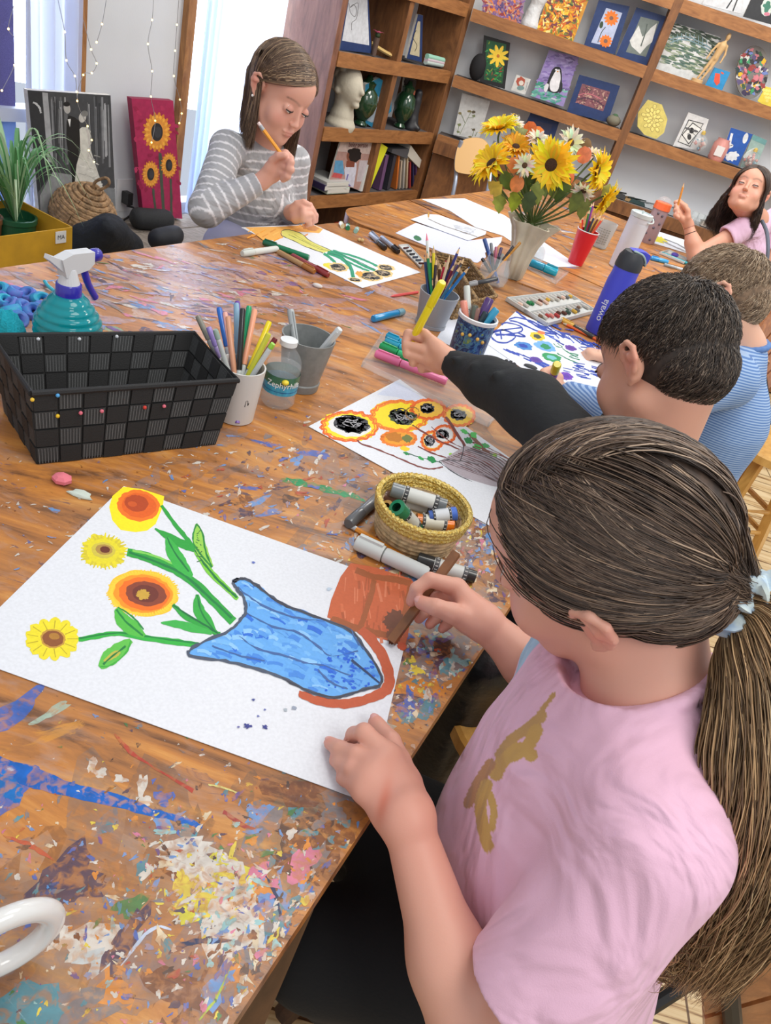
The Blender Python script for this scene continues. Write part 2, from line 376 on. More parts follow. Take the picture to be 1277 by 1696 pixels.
# curtains
CURT=mat('sheer_white_curtain',(222,226,240),rough=.9,thin=.55,bump=(150,.1))
CURB=mat('sheer_blue_white_curtain',(208,222,246),rough=.9,thin=.6,bump=(150,.1))
def curtain(name,s0,s1,z0,z1,label,amp=.02,folds=7,off=.02,m=CURT):
 mb=MB();nx,nz=90,24;V=[];F=[]
 for j in range(nz+1):
  v=j/nz;z=z0+(z1-z0)*v
  for i in range(nx+1):
   u=i/nx;g=1-.18*(1-v)*(u-.5)*0
   o=WT+off+amp*(1+math.sin(u*folds*2*PI+.8*math.sin(v*3)))*(.7+.3*math.sin(u*17+v*2))
   p=P1+D1*(s0+(s1-s0)*u*g)+N1*o;V.append((p[0],p[1],z))
 for j in range(nz):
  for i in range(nx):F.append((j*(nx+1)+i,j*(nx+1)+i+1,(j+1)*(nx+1)+i+1,(j+1)*(nx+1)+i))
 mb.add(V,F);p=P1+D1*(s0+s1)/2+N1*(WT+off)
 return tag(mb.build(name,m,None,smooth=True,loc=(p[0],p[1],z0)),label,'curtain')
curtain('sheer_curtain',s_of(wl(27,100)),s_of(wl(126,20)),.32,2.4,'white sheer curtain gathered beside the mauve screened window',.022,5)
curtain('sheer_curtain',s_of(wl(322,60)),s_of(wl(352,60)),.32,2.4,'pale blue bunched curtain edge beside the timber trim',.02,3,.03,CURB)
curtain('sheer_curtain',s_of(wl(352,60))+.01,s_of(uf(570,30))-.05,.32,2.4,'bright white sheer curtain glowing behind the girl in stripes',.014,6,.0,CURT)
# bench along the window wall
u0=s_of(uf(570,30))
mb=MB()
BZ=.30
for k in range(3):wbox(mb,sC-2.6,u0-.035,BZ-.04,BZ-.002*k,WT+.01+k*.14,WT+.145+k*.14)
o=mb.build('window_bench',GREYW,None,loc=P1+D1*(sC-.3)+N1*(WT+.2));tag(o,'weathered grey plank bench running under the windows','bench')
for s in(sC-2.5,sC-1.2,sC,sA):mb=MB();wbox(mb,s-.03,s+.03,.0,BZ-.04,WT+.02,WT+.4);mb.build('support',GREYW,o)
# ------------------------------------------------------------------ left bookcase
unit=thing('bookcase','brown wooden cubby bookcase against the window wall behind the striped girl','bookcase',P1)
u0=s_of(uf(570,30));u1=s_of(uf(782,0));umid=(s_of(uf(659,110)))
ZR=[.447,.740,1.029,1.318,1.607]
mb=MB();wbox(mb,u0-.03,u0+.005,0,2.2,-.272,0);mb.build('side_panel',ROSE,unit)
mb=MB();wbox(mb,u1-.03,u1+.02,0,2.2,-.272,0.004);mb.build('side_panel',BROWN,unit)
mb=MB();wbox(mb,umid-.018,umid+.018,0,2.2,-.27,-.002);mb.build('divider',BROWN,unit)
for z in ZR+[.12]:
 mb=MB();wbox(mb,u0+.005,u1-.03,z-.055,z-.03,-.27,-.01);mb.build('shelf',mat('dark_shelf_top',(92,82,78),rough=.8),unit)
 mb=MB();wbox(mb,u0+.005,u1-.02,z-.055,z,-.012,.006);mb.build('shelf_front',BROWNH,unit)
 if z>.2:
  mb=MB();wbox(mb,u0+.006,u1-.031,z-.029,z-.004,-.269,-.014);mb.build('shelf_mat',mat('grey_felt',(84,80,82),rough=.95),unit)
mb=MB();wbox(mb,u0,u1,0,2.2,-.274,-.269);mb.build('back_panel',WALLW,unit)
# ------------------------------------------------------------------ back-wall shelving
sh=thing('wall_shelving','brown timber display shelving across the white back wall','shelving',(.5,Y2,0))
XL=w2(782,20)[0];XP0=w2(1117,0)[0];XP1=w2(1133,0)[0]
mb=MB();mb.box(((XP0+XP1)/2,Y2+.04,1.4),(XP1-XP0,.085,1.5));mb.build('post',BROWN,sh)
ZL=[w2(738,226)[2],1.021,1.3065,1.59]
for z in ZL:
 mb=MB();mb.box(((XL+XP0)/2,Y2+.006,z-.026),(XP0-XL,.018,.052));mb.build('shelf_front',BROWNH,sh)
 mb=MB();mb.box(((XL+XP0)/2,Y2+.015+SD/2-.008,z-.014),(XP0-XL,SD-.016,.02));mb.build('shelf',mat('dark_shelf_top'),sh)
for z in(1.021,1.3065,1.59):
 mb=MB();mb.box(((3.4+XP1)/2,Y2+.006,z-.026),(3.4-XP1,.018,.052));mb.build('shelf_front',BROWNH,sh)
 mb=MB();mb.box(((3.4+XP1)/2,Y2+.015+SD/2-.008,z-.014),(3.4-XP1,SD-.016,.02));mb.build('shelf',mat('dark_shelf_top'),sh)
mb=MB();mb.box(((3.4+XL)/2,Y2-.03,.72-.03),(3.4-XL,.03,.06));mb.build('shelf_front',BROWN,sh)
mb=MB();mb.box(((3.4+XL)/2,Y2+SD/2-.02,.72-.01),(3.4-XL,SD+.02,.014));mb.build('shelf',mat('grey_ledge_top',(150,150,150),rough=.6),sh)
mb=MB();mb.box(((3.4+XL)/2,Y2+SD/2,.33),(3.4-XL,SD-.01,.64));mb.build('base_cupboard',BROWN,sh)
# ------------------------------------------------------------------ tables
def rounded(poly,idx,r):
 out=[]
 for i,p in enumerate(poly):
  p=np.array(p,float)
  if i not in idx:out.append(p);continue
  a=np.array(poly[i-1],float);b=np.array(poly[(i+1)%len(poly)],float)
  da,db=nrm(a-p),nrm(b-p);q0,q1=p+da*r,p+db*r
  for k in range(9):
   t=k/8;out.append((1-t)**2*q0+2*t*(1-t)*p+t*t*q1)
 return out
e_d=dirz(18.5)[:2];rA=np.array([.2,.779])
TA=rounded([rA-e_d*.95,rA+e_d*1.44,(-.385,2.252),(-.83,1.18),(-1.33,-.12)],(2,),.09)
TB=rounded([(-.372,2.275),(.68,2.155),(.93,2.235),(-.27,2.765),(-.42,2.38)],(0,4),.05)
TC=rounded([(-.265,2.775),(.94,2.243),(1.02,3.62),(.3,3.87),(.12,3.72)],(2,4),.05)
TM=tablemat('paint_splattered_plywood')
WOOD_A=(190,120,60,0.)
def tabletop(poly,th=.028):
 mb=MB();P=[(p[0],p[1],TZ)for p in poly];mb.prism([(p[0],p[1],TZ-th)for p in poly][::-1],(0,0,th),WOOD_A)
 return mb
def inpoly(p,poly):
 x,y=p;c=False;n=len(poly)
 for i in range(n):
  x1,y1=poly[i][:2];x2,y2=poly[(i+1)%n][:2]
  if(y1>y)!=(y2>y)and x<(x2-x1)*(y-y1)/(y2-y1)+x1:c=not c
 return c
class Layer:
 h=.00004
ALPH=[1.]
def blob(mb,poly,c,r,col,el=1.,rot=0.,jag=.5,n=14):
 pts=[];ca,sa=math.cos(rot),math.sin(rot);ph=random.uniform(0,6)
 for i in range(n):
  a=2*PI*i/n;k=r*(1+jag*math.sin(3*a+ph)*random.random()+random.uniform(-jag,jag)*.6)
  x,y=k*el*math.cos(a),k*math.sin(a)/max(1,el**.3);p=(c[0]+x*ca-y*sa,c[1]+x*sa+y*ca)
  if not inpoly(p,poly):return
  pts.append(p)
 Layer.h+=.00000016
 z=TZ+Layer.h
 mb.add([(c[0],c[1],z)]+[(p[0],p[1],z)for p in pts],[(0,1+i,1+(i+1)%n)for i in range(n)],tuple(col)+(ALPH[0],))
WHITE=(214,214,208);BLUE=(14,100,192);LBLUE=(80,150,214);TEAL=(40,140,160);NAVY=(36,48,88);RED=(176,60,46)
PINK=(214,120,160);GREEN=(20,128,76);YEL=(226,208,74);ORA=(222,140,50);GREY=(118,122,130);PURP=(96,78,150);DK=(44,42,50);CREAM=(222,210,180);BRN=(110,62,38);LTEAL=(140,200,205)
ALLC=[WHITE]*6+[BLUE]*3+[LBLUE]*3+[TEAL,NAVY,RED,PINK,GREEN,YEL,YEL,ORA,GREY,GREY,PURP,DK,CREAM,CREAM,LTEAL,BRN]
mb=tabletop(TA)
def splat_px(cx,cy,sx,sy,n,pal,r0,r1,el=(1,3),az=None,poly=TA):
 for _ in range(n):
  x,y=random.gauss(cx,sx),random.gauss(cy,sy);p=at(x,y)
  if not inpoly(p[:2],poly):continue
  r=math.exp(random.uniform(math.log(r0),math.log(r1)))
  blob(mb,poly,p[:2],r,random.choice(pal),random.uniform(*el),random.uniform(0,PI)if az is None else random.gauss(az,.5))
dirE=math.atan2(e_d[1],e_d[0])
# broad rubbed patches and painted-in window sheen first, fine specks last
ALPH[0]=.42
splat_px(300,480,200,40,90,[(176,170,196),(190,186,206),(150,140,170),(200,190,190)],.012,.04,(1,3),.3)  # lavender colour paints in the window reflection along with hazy old paint
splat_px(260,1520,190,90,90,[(120,110,104),(96,84,80),(150,140,130),(90,110,130),(170,120,80),(90,60,44)],.01,.035,(1,2.2))
splat_px(600,1400,90,60,60,[(90,80,72),(70,62,58),(120,110,100),(90,110,100)],.01,.03,(1,2.2),dirE)
splat_px(800,980,110,90,110,[(90,92,96),(70,74,84),(120,126,130),(90,110,130),(110,90,80)],.008,.026,(1,2.2),dirE)
splat_px(540,800,170,50,60,[(120,120,130),(140,130,130),(100,90,90)],.008,.025,(1,3),dirE)
ALPH[0]=.8
splat_px(480,1530,130,90,50,[GREY,TEAL,LBLUE,CREAM,BRN,ORA,ORA],.004,.014,(1,2.6))
splat_px(740,1130,60,70,90,[TEAL,TEAL,NAVY,GREY,LTEAL,BLUE,PURP,DK,ORA],.005,.02,(1,2),dirE)
splat_px(850,920,90,50,120,[GREY,DK,NAVY,LBLUE,WHITE,CREAM,BRN,PINK],.003,.012,(1,2.5),dirE)
splat_px(680,860,130,60,70,[GREY,DK,NAVY,LBLUE,BRN],.003,.012,(1,3),dirE)
splat_px(560,1400,60,60,40,[DK,GREY,BRN,TEAL],.006,.02,(1,2))
for(x,y,r,c,el,ro)in[(105,1455,.018,NAVY,1.6,1.2),(130,1470,.012,NAVY,1.6,.4),(10,1185,.016,BLUE,2.6,1.2),(20,1310,.013,BLUE,2,1.3),(330,1480,.016,YEL,1.6,.6),(355,1465,.02,(228,226,60),1.3,1.),(385,1510,.022,WHITE,1.6,1.9),(320,1430,.012,WHITE,2.2,0),(215,1500,.008,GREEN,1.5,.8),(310,1400,.01,WHITE,2,.3),(160,1560,.014,WHITE,1.6,.5),(175,1580,.010,(190,205,210),2,.9),(205,1560,.010,NAVY,2.6,1.4),(90,1690,.016,GREY,2.4,.6),(45,1670,.016,TEAL,1.6,.3),(85,1180,.006,(170,196,180),3,1.1),(235,1300,.005,WHITE,2,1.9),(240,1325,.005,WHITE,1.4,0),(152,1265,.004,WHITE,2,1.9),(165,1280,.005,WHITE,1.2,0),(200,1290,.004,WHITE,1.5,0),(105,1555,.008,WHITE,1.1,0),(270,1322,.007,BLUE,1.2,0),(415,1338,.004,LBLUE,1.1,0),(430,1350,.008,LBLUE,2,1.2),(430,1445,.007,PINK,1.4,1.4),(455,1600,.014,PURP,1.6,1),(410,1620,.012,(190,200,205),1.5,1.2),(500,1430,.012,PINK,1.4,1.2),(700,1290,.0,WHITE,1,0),(735,1145,.012,BLUE,1.5,.8),(700,1172,.014,TEAL,1.5,.9),(760,1100,.010,LTEAL,1.6,1),(675,1170,.01,BLUE,1.5,1),(738,1150,.006,ORA,1.2,0),(690,1130,.008,ORA,1.3,1),(688,1110,.007,YEL,1.3,1),(440,735,.009,BLUE,2.2,.2),(520,752,.012,BLUE,2,.3),(485,745,.006,WHITE,1.3,1),(545,718,.01,DK,1.8,.2),(500,545,.004,YEL,2.6,1.2),(480,560,.006,(150,170,60),2.4,1.3),(240,508,.012,LBLUE,2,.2),(280,540,.014,LBLUE,2.4,.1),(275,480,.012,(130,160,200),1.8,0),(190,547,.012,(130,170,140),2,0),(405,400,.03,NAVY,1.6,.2),(485,470,.012,PURP,1.2,0),(410,808,.006,BLUE,3,.4),(430,830,.008,LBLUE,3,1.1),(390,815,.006,NAVY,3,.2),(445,850,.008,(80,130,200),2.4,.9),(340,870,.003,BLUE,2,0),(90,845,.004,LBLUE,2,0)]:
 if r>0:blob(mb,TA,at(x,y)[:2],r,c,el,ro,.45,18)
# long brushed strokes
tA=Art(mb,lambda x,y:at(x,y),(0,0,1),.0002,.000004)
tA.stroke([(-5,1268),(60,1290),(130,1312),(190,1325),(250,1345),(310,1360),(335,1372)],[30,34,22,24,14,10,4],(10,96,186),1.2)
tA.stroke([(-5,1290),(20,1310),(30,1330)],[40,34,10],(14,108,186),1.5)
tA.stroke([(190,1215),(215,1245),(245,1265),(320,1310)],[3,8,3,6],(176,66,50),.8)
tA.stroke([(370,1345),(400,1365),(430,1378)],[7,8,3],(166,66,60),.8)
tA.stroke([(5,1385),(50,1400),(90,1425)],[3,9,3],(190,90,60),1.)
tA.stroke([(465,795),(500,800),(545,812),(585,822),(605,830)],[6,10,9,8,3],(20,140,84),1.2)
tA.stroke([(345,1300),(370,1305),(395,1315)],[2,4,2],(220,210,130),.5)
tA.stroke([(330,1690),(360,1650),(385,1590)],[2,5,2],(170,190,70),.8)
tA.stroke([(200,1600),(250,1540),(285,1540)],[4,6,3],(190,200,220),1.)
tA.stroke([(280,1580),(320,1560),(385,1560)],[6,12,5],NAVY,1.4)
tA.stroke([(440,1450),(455,1480),(465,1520)],[3,7,3],NAVY,1.)
splat_px(300,1480,210,130,1100,ALLC+[DK,GREY,BRN,ORA,ORA],.0004,.0023,(1,2.6))
splat_px(480,1560,90,90,420,ALLC+[ORA,PINK,TEAL,ORA,GREY,BRN],.0006,.0038,(1,2.6),dirE)
splat_px(340,1470,60,50,90,[WHITE,WHITE,LTEAL,YEL,CREAM],.0008,.004,(1,3))
splat_px(740,1150,50,60,300,ALLC+[TEAL,ORA,WHITE],.0008,.005,(1,2),dirE)
splat_px(850,910,90,50,600,[WHITE]*5+ALLC,.0006,.0035,(1,3),dirE)
splat_px(650,870,110,60,420,[WHITE]*3+ALLC,.0006,.003,(1,3),dirE)
splat_px(480,790,120,50,200,[LBLUE,BLUE,WHITE,WHITE,NAVY,RED],.0008,.004,(1,3),dirE)
splat_px(120,850,160,60,130,[WHITE,WHITE,LBLUE,BRN],.0005,.002,(1,3))
splat_px(250,480,170,45,420,[LBLUE,(190,196,214),PURP,(150,150,190),WHITE,GREY,PINK,NAVY],.0015,.010,(1,4),.3)
splat_px(460,480,110,50,180,[WHITE,WHITE,PURP,NAVY,(150,150,190),GREEN],.0008,.005,(1,4),.3)
splat_px(560,650,130,60,90,[WHITE,WHITE,CREAM,BRN],.0006,.002,(1,3))
legm=woodmat('dark_table_leg',(112,76,48),(70,44,28),(6,6,1),.5)
def table(label,top,poly,legs,frame=True):
 c=np.mean(np.array([p[:2]for p in poly]),axis=0);t=thing('work_table',label,'table',(c[0],c[1],0),'large shared work tables')
 top.build('tabletop',TM,t)
 mb=MB();q=[c+(np.array(p[:2])-c)*.93 for p in poly];n=len(q)
 for i in range(n):
  a,b=q[i],q[(i+1)%n];d=b-a;L=np.linalg.norm(d)
  if L<.02:continue
  R=np.stack([np.array([d[0]/L,d[1]/L,0]),np.array([-d[1]/L,d[0]/L,0]),np.array([0,0,1.])],1)
  m_=(a+b)/2;mb.box((m_[0],m_[1],TZ-.028-.035),(L,.022,.07),R)
 mb.build('apron',legm,t)
 for l in legs:mb=MB();mb.box((l[0],l[1],(TZ-.03)/2),(.055,.055,TZ-.03),basis((0,0,1))if False else None);mb.build('leg',legm,t)
 return t
tAo=table('large paint splattered plywood table nearest the camera under the sunflower drawing',mb,TA,[(.02,.35),(.50,1.9),(-.42,2.05),(-1.1,.2),(-.75,1.1)])
mb=tabletop(TB)
for _ in range(260):
 x,y=random.uniform(-.4,.9),random.uniform(2.15,2.8);blob(mb,TB,(x,y),math.exp(random.uniform(-7,-5.2)),random.choice([WHITE,WHITE,CREAM,GREY,NAVY,BRN,BRN,LBLUE]),random.uniform(1,4),random.gauss(.3,.5))
table('narrow paint worn plywood table in the middle holding the vase and crayon cups',mb,TB,[(-.3,2.35),(.75,2.2),(.2,2.5)])
mb=tabletop(TC)
for _ in range(420):
 x,y=random.uniform(-.2,1.),random.uniform(2.3,3.8);blob(mb,TC,(x,y),math.exp(random.uniform(-6.5,-4.2)),random.choice([WHITE,CREAM,GREY,NAVY,BRN,BRN,LBLUE,(170,130,110),(190,170,160)]),random.uniform(1,4),random.gauss(.3,.6))
table('far plywood table in front of the back wall shelving',mb,TC,[(-.1,2.85),(.85,2.4),(.92,3.55),(.25,3.7)])
# ------------------------------------------------------------------ distance-field bodies
class Field:
 """smooth union / cut of tapered limbs and ellipsoids, meshed by surface nets"""
 def __init__(s,k=.012):s.ops=[];s.k=k
 def cone(s,a,b,r1,r2,k=None,flat=None,q=1.,qn=None,op='add',cut=False):
  s.ops.append((op,'cone',np.array(a,float),np.array(b,float),r1,r2,s.k if k is None else k,q,None if qn is None else nrm(qn),cut));return s
 def chain(s,P,R,k=None,**kw):
  for i in range(len(P)-1):s.cone(P[i],P[i+1],R[i],R[i+1],k,**kw)
  return s
 def ell(s,c,r,R=None,k=None,op='add'):
  s.ops.append((op,'ell',np.array(c,float),np.array([r]*3 if np.isscalar(r)else r,float),np.eye(3)if R is None else np.array(R,float),s.k if k is None else k));return s
 def cut(s,a,b,r1,r2,k=.003,**kw):return s.cone(a,b,r1,r2,k,op='sub',**kw)
 def cutell(s,c,r,R=None,k=.004):return s.ell(c,r,R,k,op='sub')
 @staticmethod
 def dist(o,p):
  if o[1]=='cone':
   a,b,r1,r2,q,qn,cut=o[2],o[3],o[4],o[5],o[7],o[8],o[9]
   ba=b-a;L2=max(ba@ba,1e-12);pa=p-a;h=np.clip((pa@ba)/L2,0,1);v=pa-h[...,None]*ba
   if qn is not None:v=v+qn*((v@qn)*(1/q-1))[...,None]
   d=np.linalg.norm(v,axis=-1)-(r1+(r2-r1)*h)
   if cut:d=np.maximum(d,(p-b)@(ba/math.sqrt(L2)))
   return d
  c,r,R=o[2],o[3],o[4];v=(p-c)@R
  k0=np.linalg.norm(v/r,axis=-1);k1=np.linalg.norm(v/(r*r),axis=-1)
  return k0*(k0-1)/np.maximum(k1,1e-9)
 @staticmethod
 def bb(o):
  if o[1]=='cone':
   r=max(o[4],o[5])*max(1,o[7]);return np.minimum(o[2],o[3])-r,np.maximum(o[2],o[3])+r
  r=o[3].max();return o[2]-r,o[2]+r
 def grids(s,res,zones=()):
  lo=np.min([s.bb(o)[0]for o in s.ops if o[0]=='add'],axis=0)-.012;hi=np.max([s.bb(o)[1]for o in s.ops if o[0]=='add'],axis=0)+.012
  G=[]
  for a in range(3):
   x=lo[a];g=[x]
   while x<hi[a]:
    st=res
    for(zl,zh,zr)in zones:
     if zl[a]<=x<=zh[a]:st=min(st,zr)
    x+=st;g.append(x)
   G.append(np.array(g))
  return G
 def mesh(s,res,zones=()):
  X,Y,Z=s.grids(res,zones);F=np.full((len(X),len(Y),len(Z)),.05,np.float32)
  for o in s.ops:
   k=o[6]if o[1]=='cone' else o[5]
   lo,hi=s.bb(o);pad=max(.016,k*1.3)if o[0]=='add' else max(.004,k*1.3)
   I=[slice(max(0,np.searchsorted(g,l-pad)-1),np.searchsorted(g,h+pad)+1)for g,l,h in zip((X,Y,Z),lo,hi)]
   sub=F[I[0],I[1],I[2]]
   if sub.size==0:continue
   gx,gy,gz=np.meshgrid(X[I[0]],Y[I[1]],Z[I[2]],indexing='ij')
   d=s.dist(o,np.stack([gx,gy,gz],-1)).astype(np.float32)
   if o[0]=='add':
    h=np.clip(.5+.5*(sub-d)/max(k,1e-6),0,1);r=sub+(d-sub)*h-k*h*(1-h)
   else:
    d=-d;h=np.clip(.5-.5*(sub-d)/max(k,1e-6),0,1);r=sub+(d-sub)*h+k*h*(1-h)
   F[I[0],I[1],I[2]]=r
  return surface_nets(F,X,Y,Z)
def surface_nets(F,X,Y,Z):
 S=F<0;nx,ny,nz=F.shape
 c=np.zeros((nx-1,ny-1,nz-1),np.int8)
 for i in(0,1):
  for j in(0,1):
   for k in(0,1):c+=S[i:nx-1+i,j:ny-1+j,k:nz-1+k]
 act=(c>0)&(c<8);idx=np.argwhere(act);n=len(idx)
 ids=np.full(act.shape,-1,np.int64);ids[act]=np.arange(n)
 acc=np.zeros((n,3));cnt=np.zeros(n);G=(X,Y,Z)
 for ax in range(3):
  o1,o2=[a for a in range(3)if a!=ax]
  for u in(0,1):
   for v in(0,1):
    A=idx.copy();A[:,o1]+=u;A[:,o2]+=v;B=A.copy();B[:,ax]+=1
    fa=F[tuple(A.T)];fb=F[tuple(B.T)];m=(fa<0)!=(fb<0)
    t=fa[m]/(fa[m]-fb[m]);am,bm=A[m],B[m]
    pa=np.stack([G[q][am[:,q]]for q in range(3)],1);pb=np.stack([G[q][bm[:,q]]for q in range(3)],1)
    acc[m]+=pa+(pb-pa)*t[:,None];cnt[m]+=1
 V=acc/cnt[:,None];Q=[]
 for ax in range(3):
  o1,o2=(ax+1)%3,(ax+2)%3
  sl0=[slice(None)]*3;sl1=[slice(None)]*3;sl0[ax]=slice(0,-1);sl1[ax]=slice(1,None)
  ch=S[tuple(sl0)]!=S[tuple(sl1)];E=np.argwhere(ch)
  E=E[(E[:,o1]>0)&(E[:,o2]>0)&(E[:,o1]<F.shape[o1]-1)&(E[:,o2]<F.shape[o2]-1)]
  ins=S[tuple(E.T)]
  def cell(d1,d2):
   q=E.copy();q[:,o1]-=d1;q[:,o2]-=d2;return ids[tuple(q.T)]
  q=np.stack([cell(1,1),cell(0,1),cell(0,0),cell(1,0)],1)
  q[~ins]=q[~ins][:,::-1];Q.append(q)
 return V,np.vstack(Q)
def fmesh(name,parts,m,parent,colf=None,smooth_it=2,loc=None):
 """link one mesh object from one or more (verts, quads) pairs; colf(points) gives colours"""
 Vs,Fs,o=[],[],0
 for V,Q in parts:
  V=V.copy()
  for _ in range(smooth_it):
   s=np.zeros_like(V);c=np.zeros(len(V))
   for a in range(4):
    b=Q[:,(a+1)%4];np.add.at(s,Q[:,a],V[b]);np.add.at(c,Q[:,a],1)
   c[c==0]=1;V=V*.5+(s/c[:,None])*.5
  Vs.append(V);Fs.append(Q+o);o+=len(V)
 V=np.vstack(Vs);Q=np.vstack(Fs);L=WLOC[parent.name]if parent is not None else np.array(loc if loc is not None else(0,0,0),float)
 me=bpy.data.meshes.new(name);W_=(V-L).astype(np.float32)
 me.vertices.add(len(V));me.vertices.foreach_set('co',W_.ravel());me.loops.add(Q.size);me.loops.foreach_set('vertex_index',Q.astype(np.int32).ravel())
 me.polygons.add(len(Q));me.polygons.foreach_set('loop_start',np.arange(0,Q.size,4,dtype=np.int32))
 try:me.polygons.foreach_set('loop_total',np.full(len(Q),4,np.int32))
 except Exception:pass
 me.polygons.foreach_set('use_smooth',np.ones(len(Q),bool));me.update(calc_edges=True);me.validate()
 cl=np.ones((len(V),4),np.float32)
 if colf is not None:cl[:,:3]=colf(V)
 a=me.color_attributes.new('Col','FLOAT_COLOR','POINT');a.data.foreach_set('color',cl.ravel())
 me.materials.append(m);ob=bpy.data.objects.new(name,me);COL.objects.link(ob)
 if parent is not None:ob.parent=parent
 else:ob.location=tuple(L)
 WLOC[ob.name]=L;return ob
# ------------------------------------------------------------------ skin, cloth and hair materials
def skinmat(name):
 return mat(name,attr=True,rough=.5,sub=.12,bump=(700,.06))
SKIN=skinmat('skin')
def clothmat(name,col,stripes=None,bumpw=True,rough=.9):
 m,nt,p,out=newmat(name);L=nt.links.new
 tc=nd(nt,'ShaderNodeTexCoord');p.inputs['Roughness'].default_value=rough;p.inputs['Sheen Weight'].default_value=.15
 a=nd(nt,'ShaderNodeVertexColor',layer_name='Col');L(a.outputs[0],p.inputs['Base Color'])
 n=nd(nt,'ShaderNodeTexNoise',Scale=7.,Detail=2.5,Distortion=2.2);L(tc.outputs['Object'],n.inputs['Vector'])
 b=nd(nt,'ShaderNodeBump',Strength=.75,Distance=.03);L(n.outputs[0],b.inputs['Height'])
 n2=nd(nt,'ShaderNodeTexNoise',Scale=900.,Detail=2.);L(tc.outputs['Object'],n2.inputs['Vector'])
 b2=nd(nt,'ShaderNodeBump',Strength=.25,Distance=.0008);L(n2.outputs[0],b2.inputs['Height']);L(b.outputs[0],b2.inputs['Normal']);L(b2.outputs[0],p.inputs['Normal'])
 return m
CLOTH=clothmat('knit_cloth',(200,150,180))
HAIRM=mat('hair_strands',attr=True,rough=.42)
def skincol(base,spots=()):
 bl=np.array(lin(base))
 def f(V):
  c=np.tile(bl,(len(V),1))
  for(p,r,col,w)in spots:
   d=np.linalg.norm((V-np.array(p))/np.array(r),axis=1);k=(w*np.exp(-d*d*2))[:,None];c=c*(1-k)+np.array(lin(col))*k
  return c
 return f
def strands(name,paths,rads,cols,parent,m=None,sides=3):
 """paths: (N, K, 3) array of strand centre lines -> thin tubes in one mesh"""
 P=np.asarray(paths,float);N,K,_=P.shape;T=np.gradient(P,axis=1);T/=np.maximum(np.linalg.norm(T,axis=2,keepdims=True),1e-9)
 h=np.array([.31,.22,.92]);x=np.cross(T,h);x/=np.maximum(np.linalg.norm(x,axis=2,keepdims=True),1e-9);y=np.cross(T,x)
 r=np.asarray(rads,float)[:,None]*np.interp(np.linspace(0,1,K),[0,.1,.75,1],[.8,1,.9,.15])[None,:]
 V=[]
 for j in range(sides):
  a=2*PI*j/sides;V.append(P+(x*math.cos(a)+y*math.sin(a))*r[...,None])
 V=np.stack(V,2).reshape(-1,3)
 base=(np.arange(N)*K*sides)[:,None,None];kk=(np.arange(K-1)*sides)[None,:,None];j=np.arange(sides)[None,None,:];j2=(j+1)%sides
 Q=np.stack([base+kk+j,base+kk+j2,base+kk+sides+j2,base+kk+sides+j],-1).reshape(-1,4)
 C=np.repeat(np.asarray(cols,float),K*sides,axis=0)
 L=WLOC[parent.name];me=bpy.data.meshes.new(name)
 me.vertices.add(len(V));me.vertices.foreach_set('co',(V-L).astype(np.float32).ravel());me.loops.add(Q.size);me.loops.foreach_set('vertex_index',Q.astype(np.int32).ravel())
 me.polygons.add(len(Q));me.polygons.foreach_set('loop_start',np.arange(0,Q.size,4,dtype=np.int32))
 try:me.polygons.foreach_set('loop_total',np.full(len(Q),4,np.int32))
 except Exception:pass
 me.polygons.foreach_set('use_smooth',np.ones(len(Q),bool));me.update(calc_edges=True)
 cl=np.ones((len(V),4),np.float32);cl[:,:3]=C
 a=me.color_attributes.new('Col','FLOAT_COLOR','POINT');a.data.foreach_set('color',cl.ravel())
 me.materials.append(m or HAIRM);o=bpy.data.objects.new(name,me);COL.objects.link(o);o.parent=parent;WLOC[o.name]=L;return o
def hcols(n,pal,w):
 pal=np.array([lin(c)for c in pal]);w=np.array(w,float)/sum(w)
 i=RNG.choice(len(pal),n,p=w);c=pal[i]*(1+RNG.normal(0,.12,(n,1)));return np.clip(c,0.003,1)
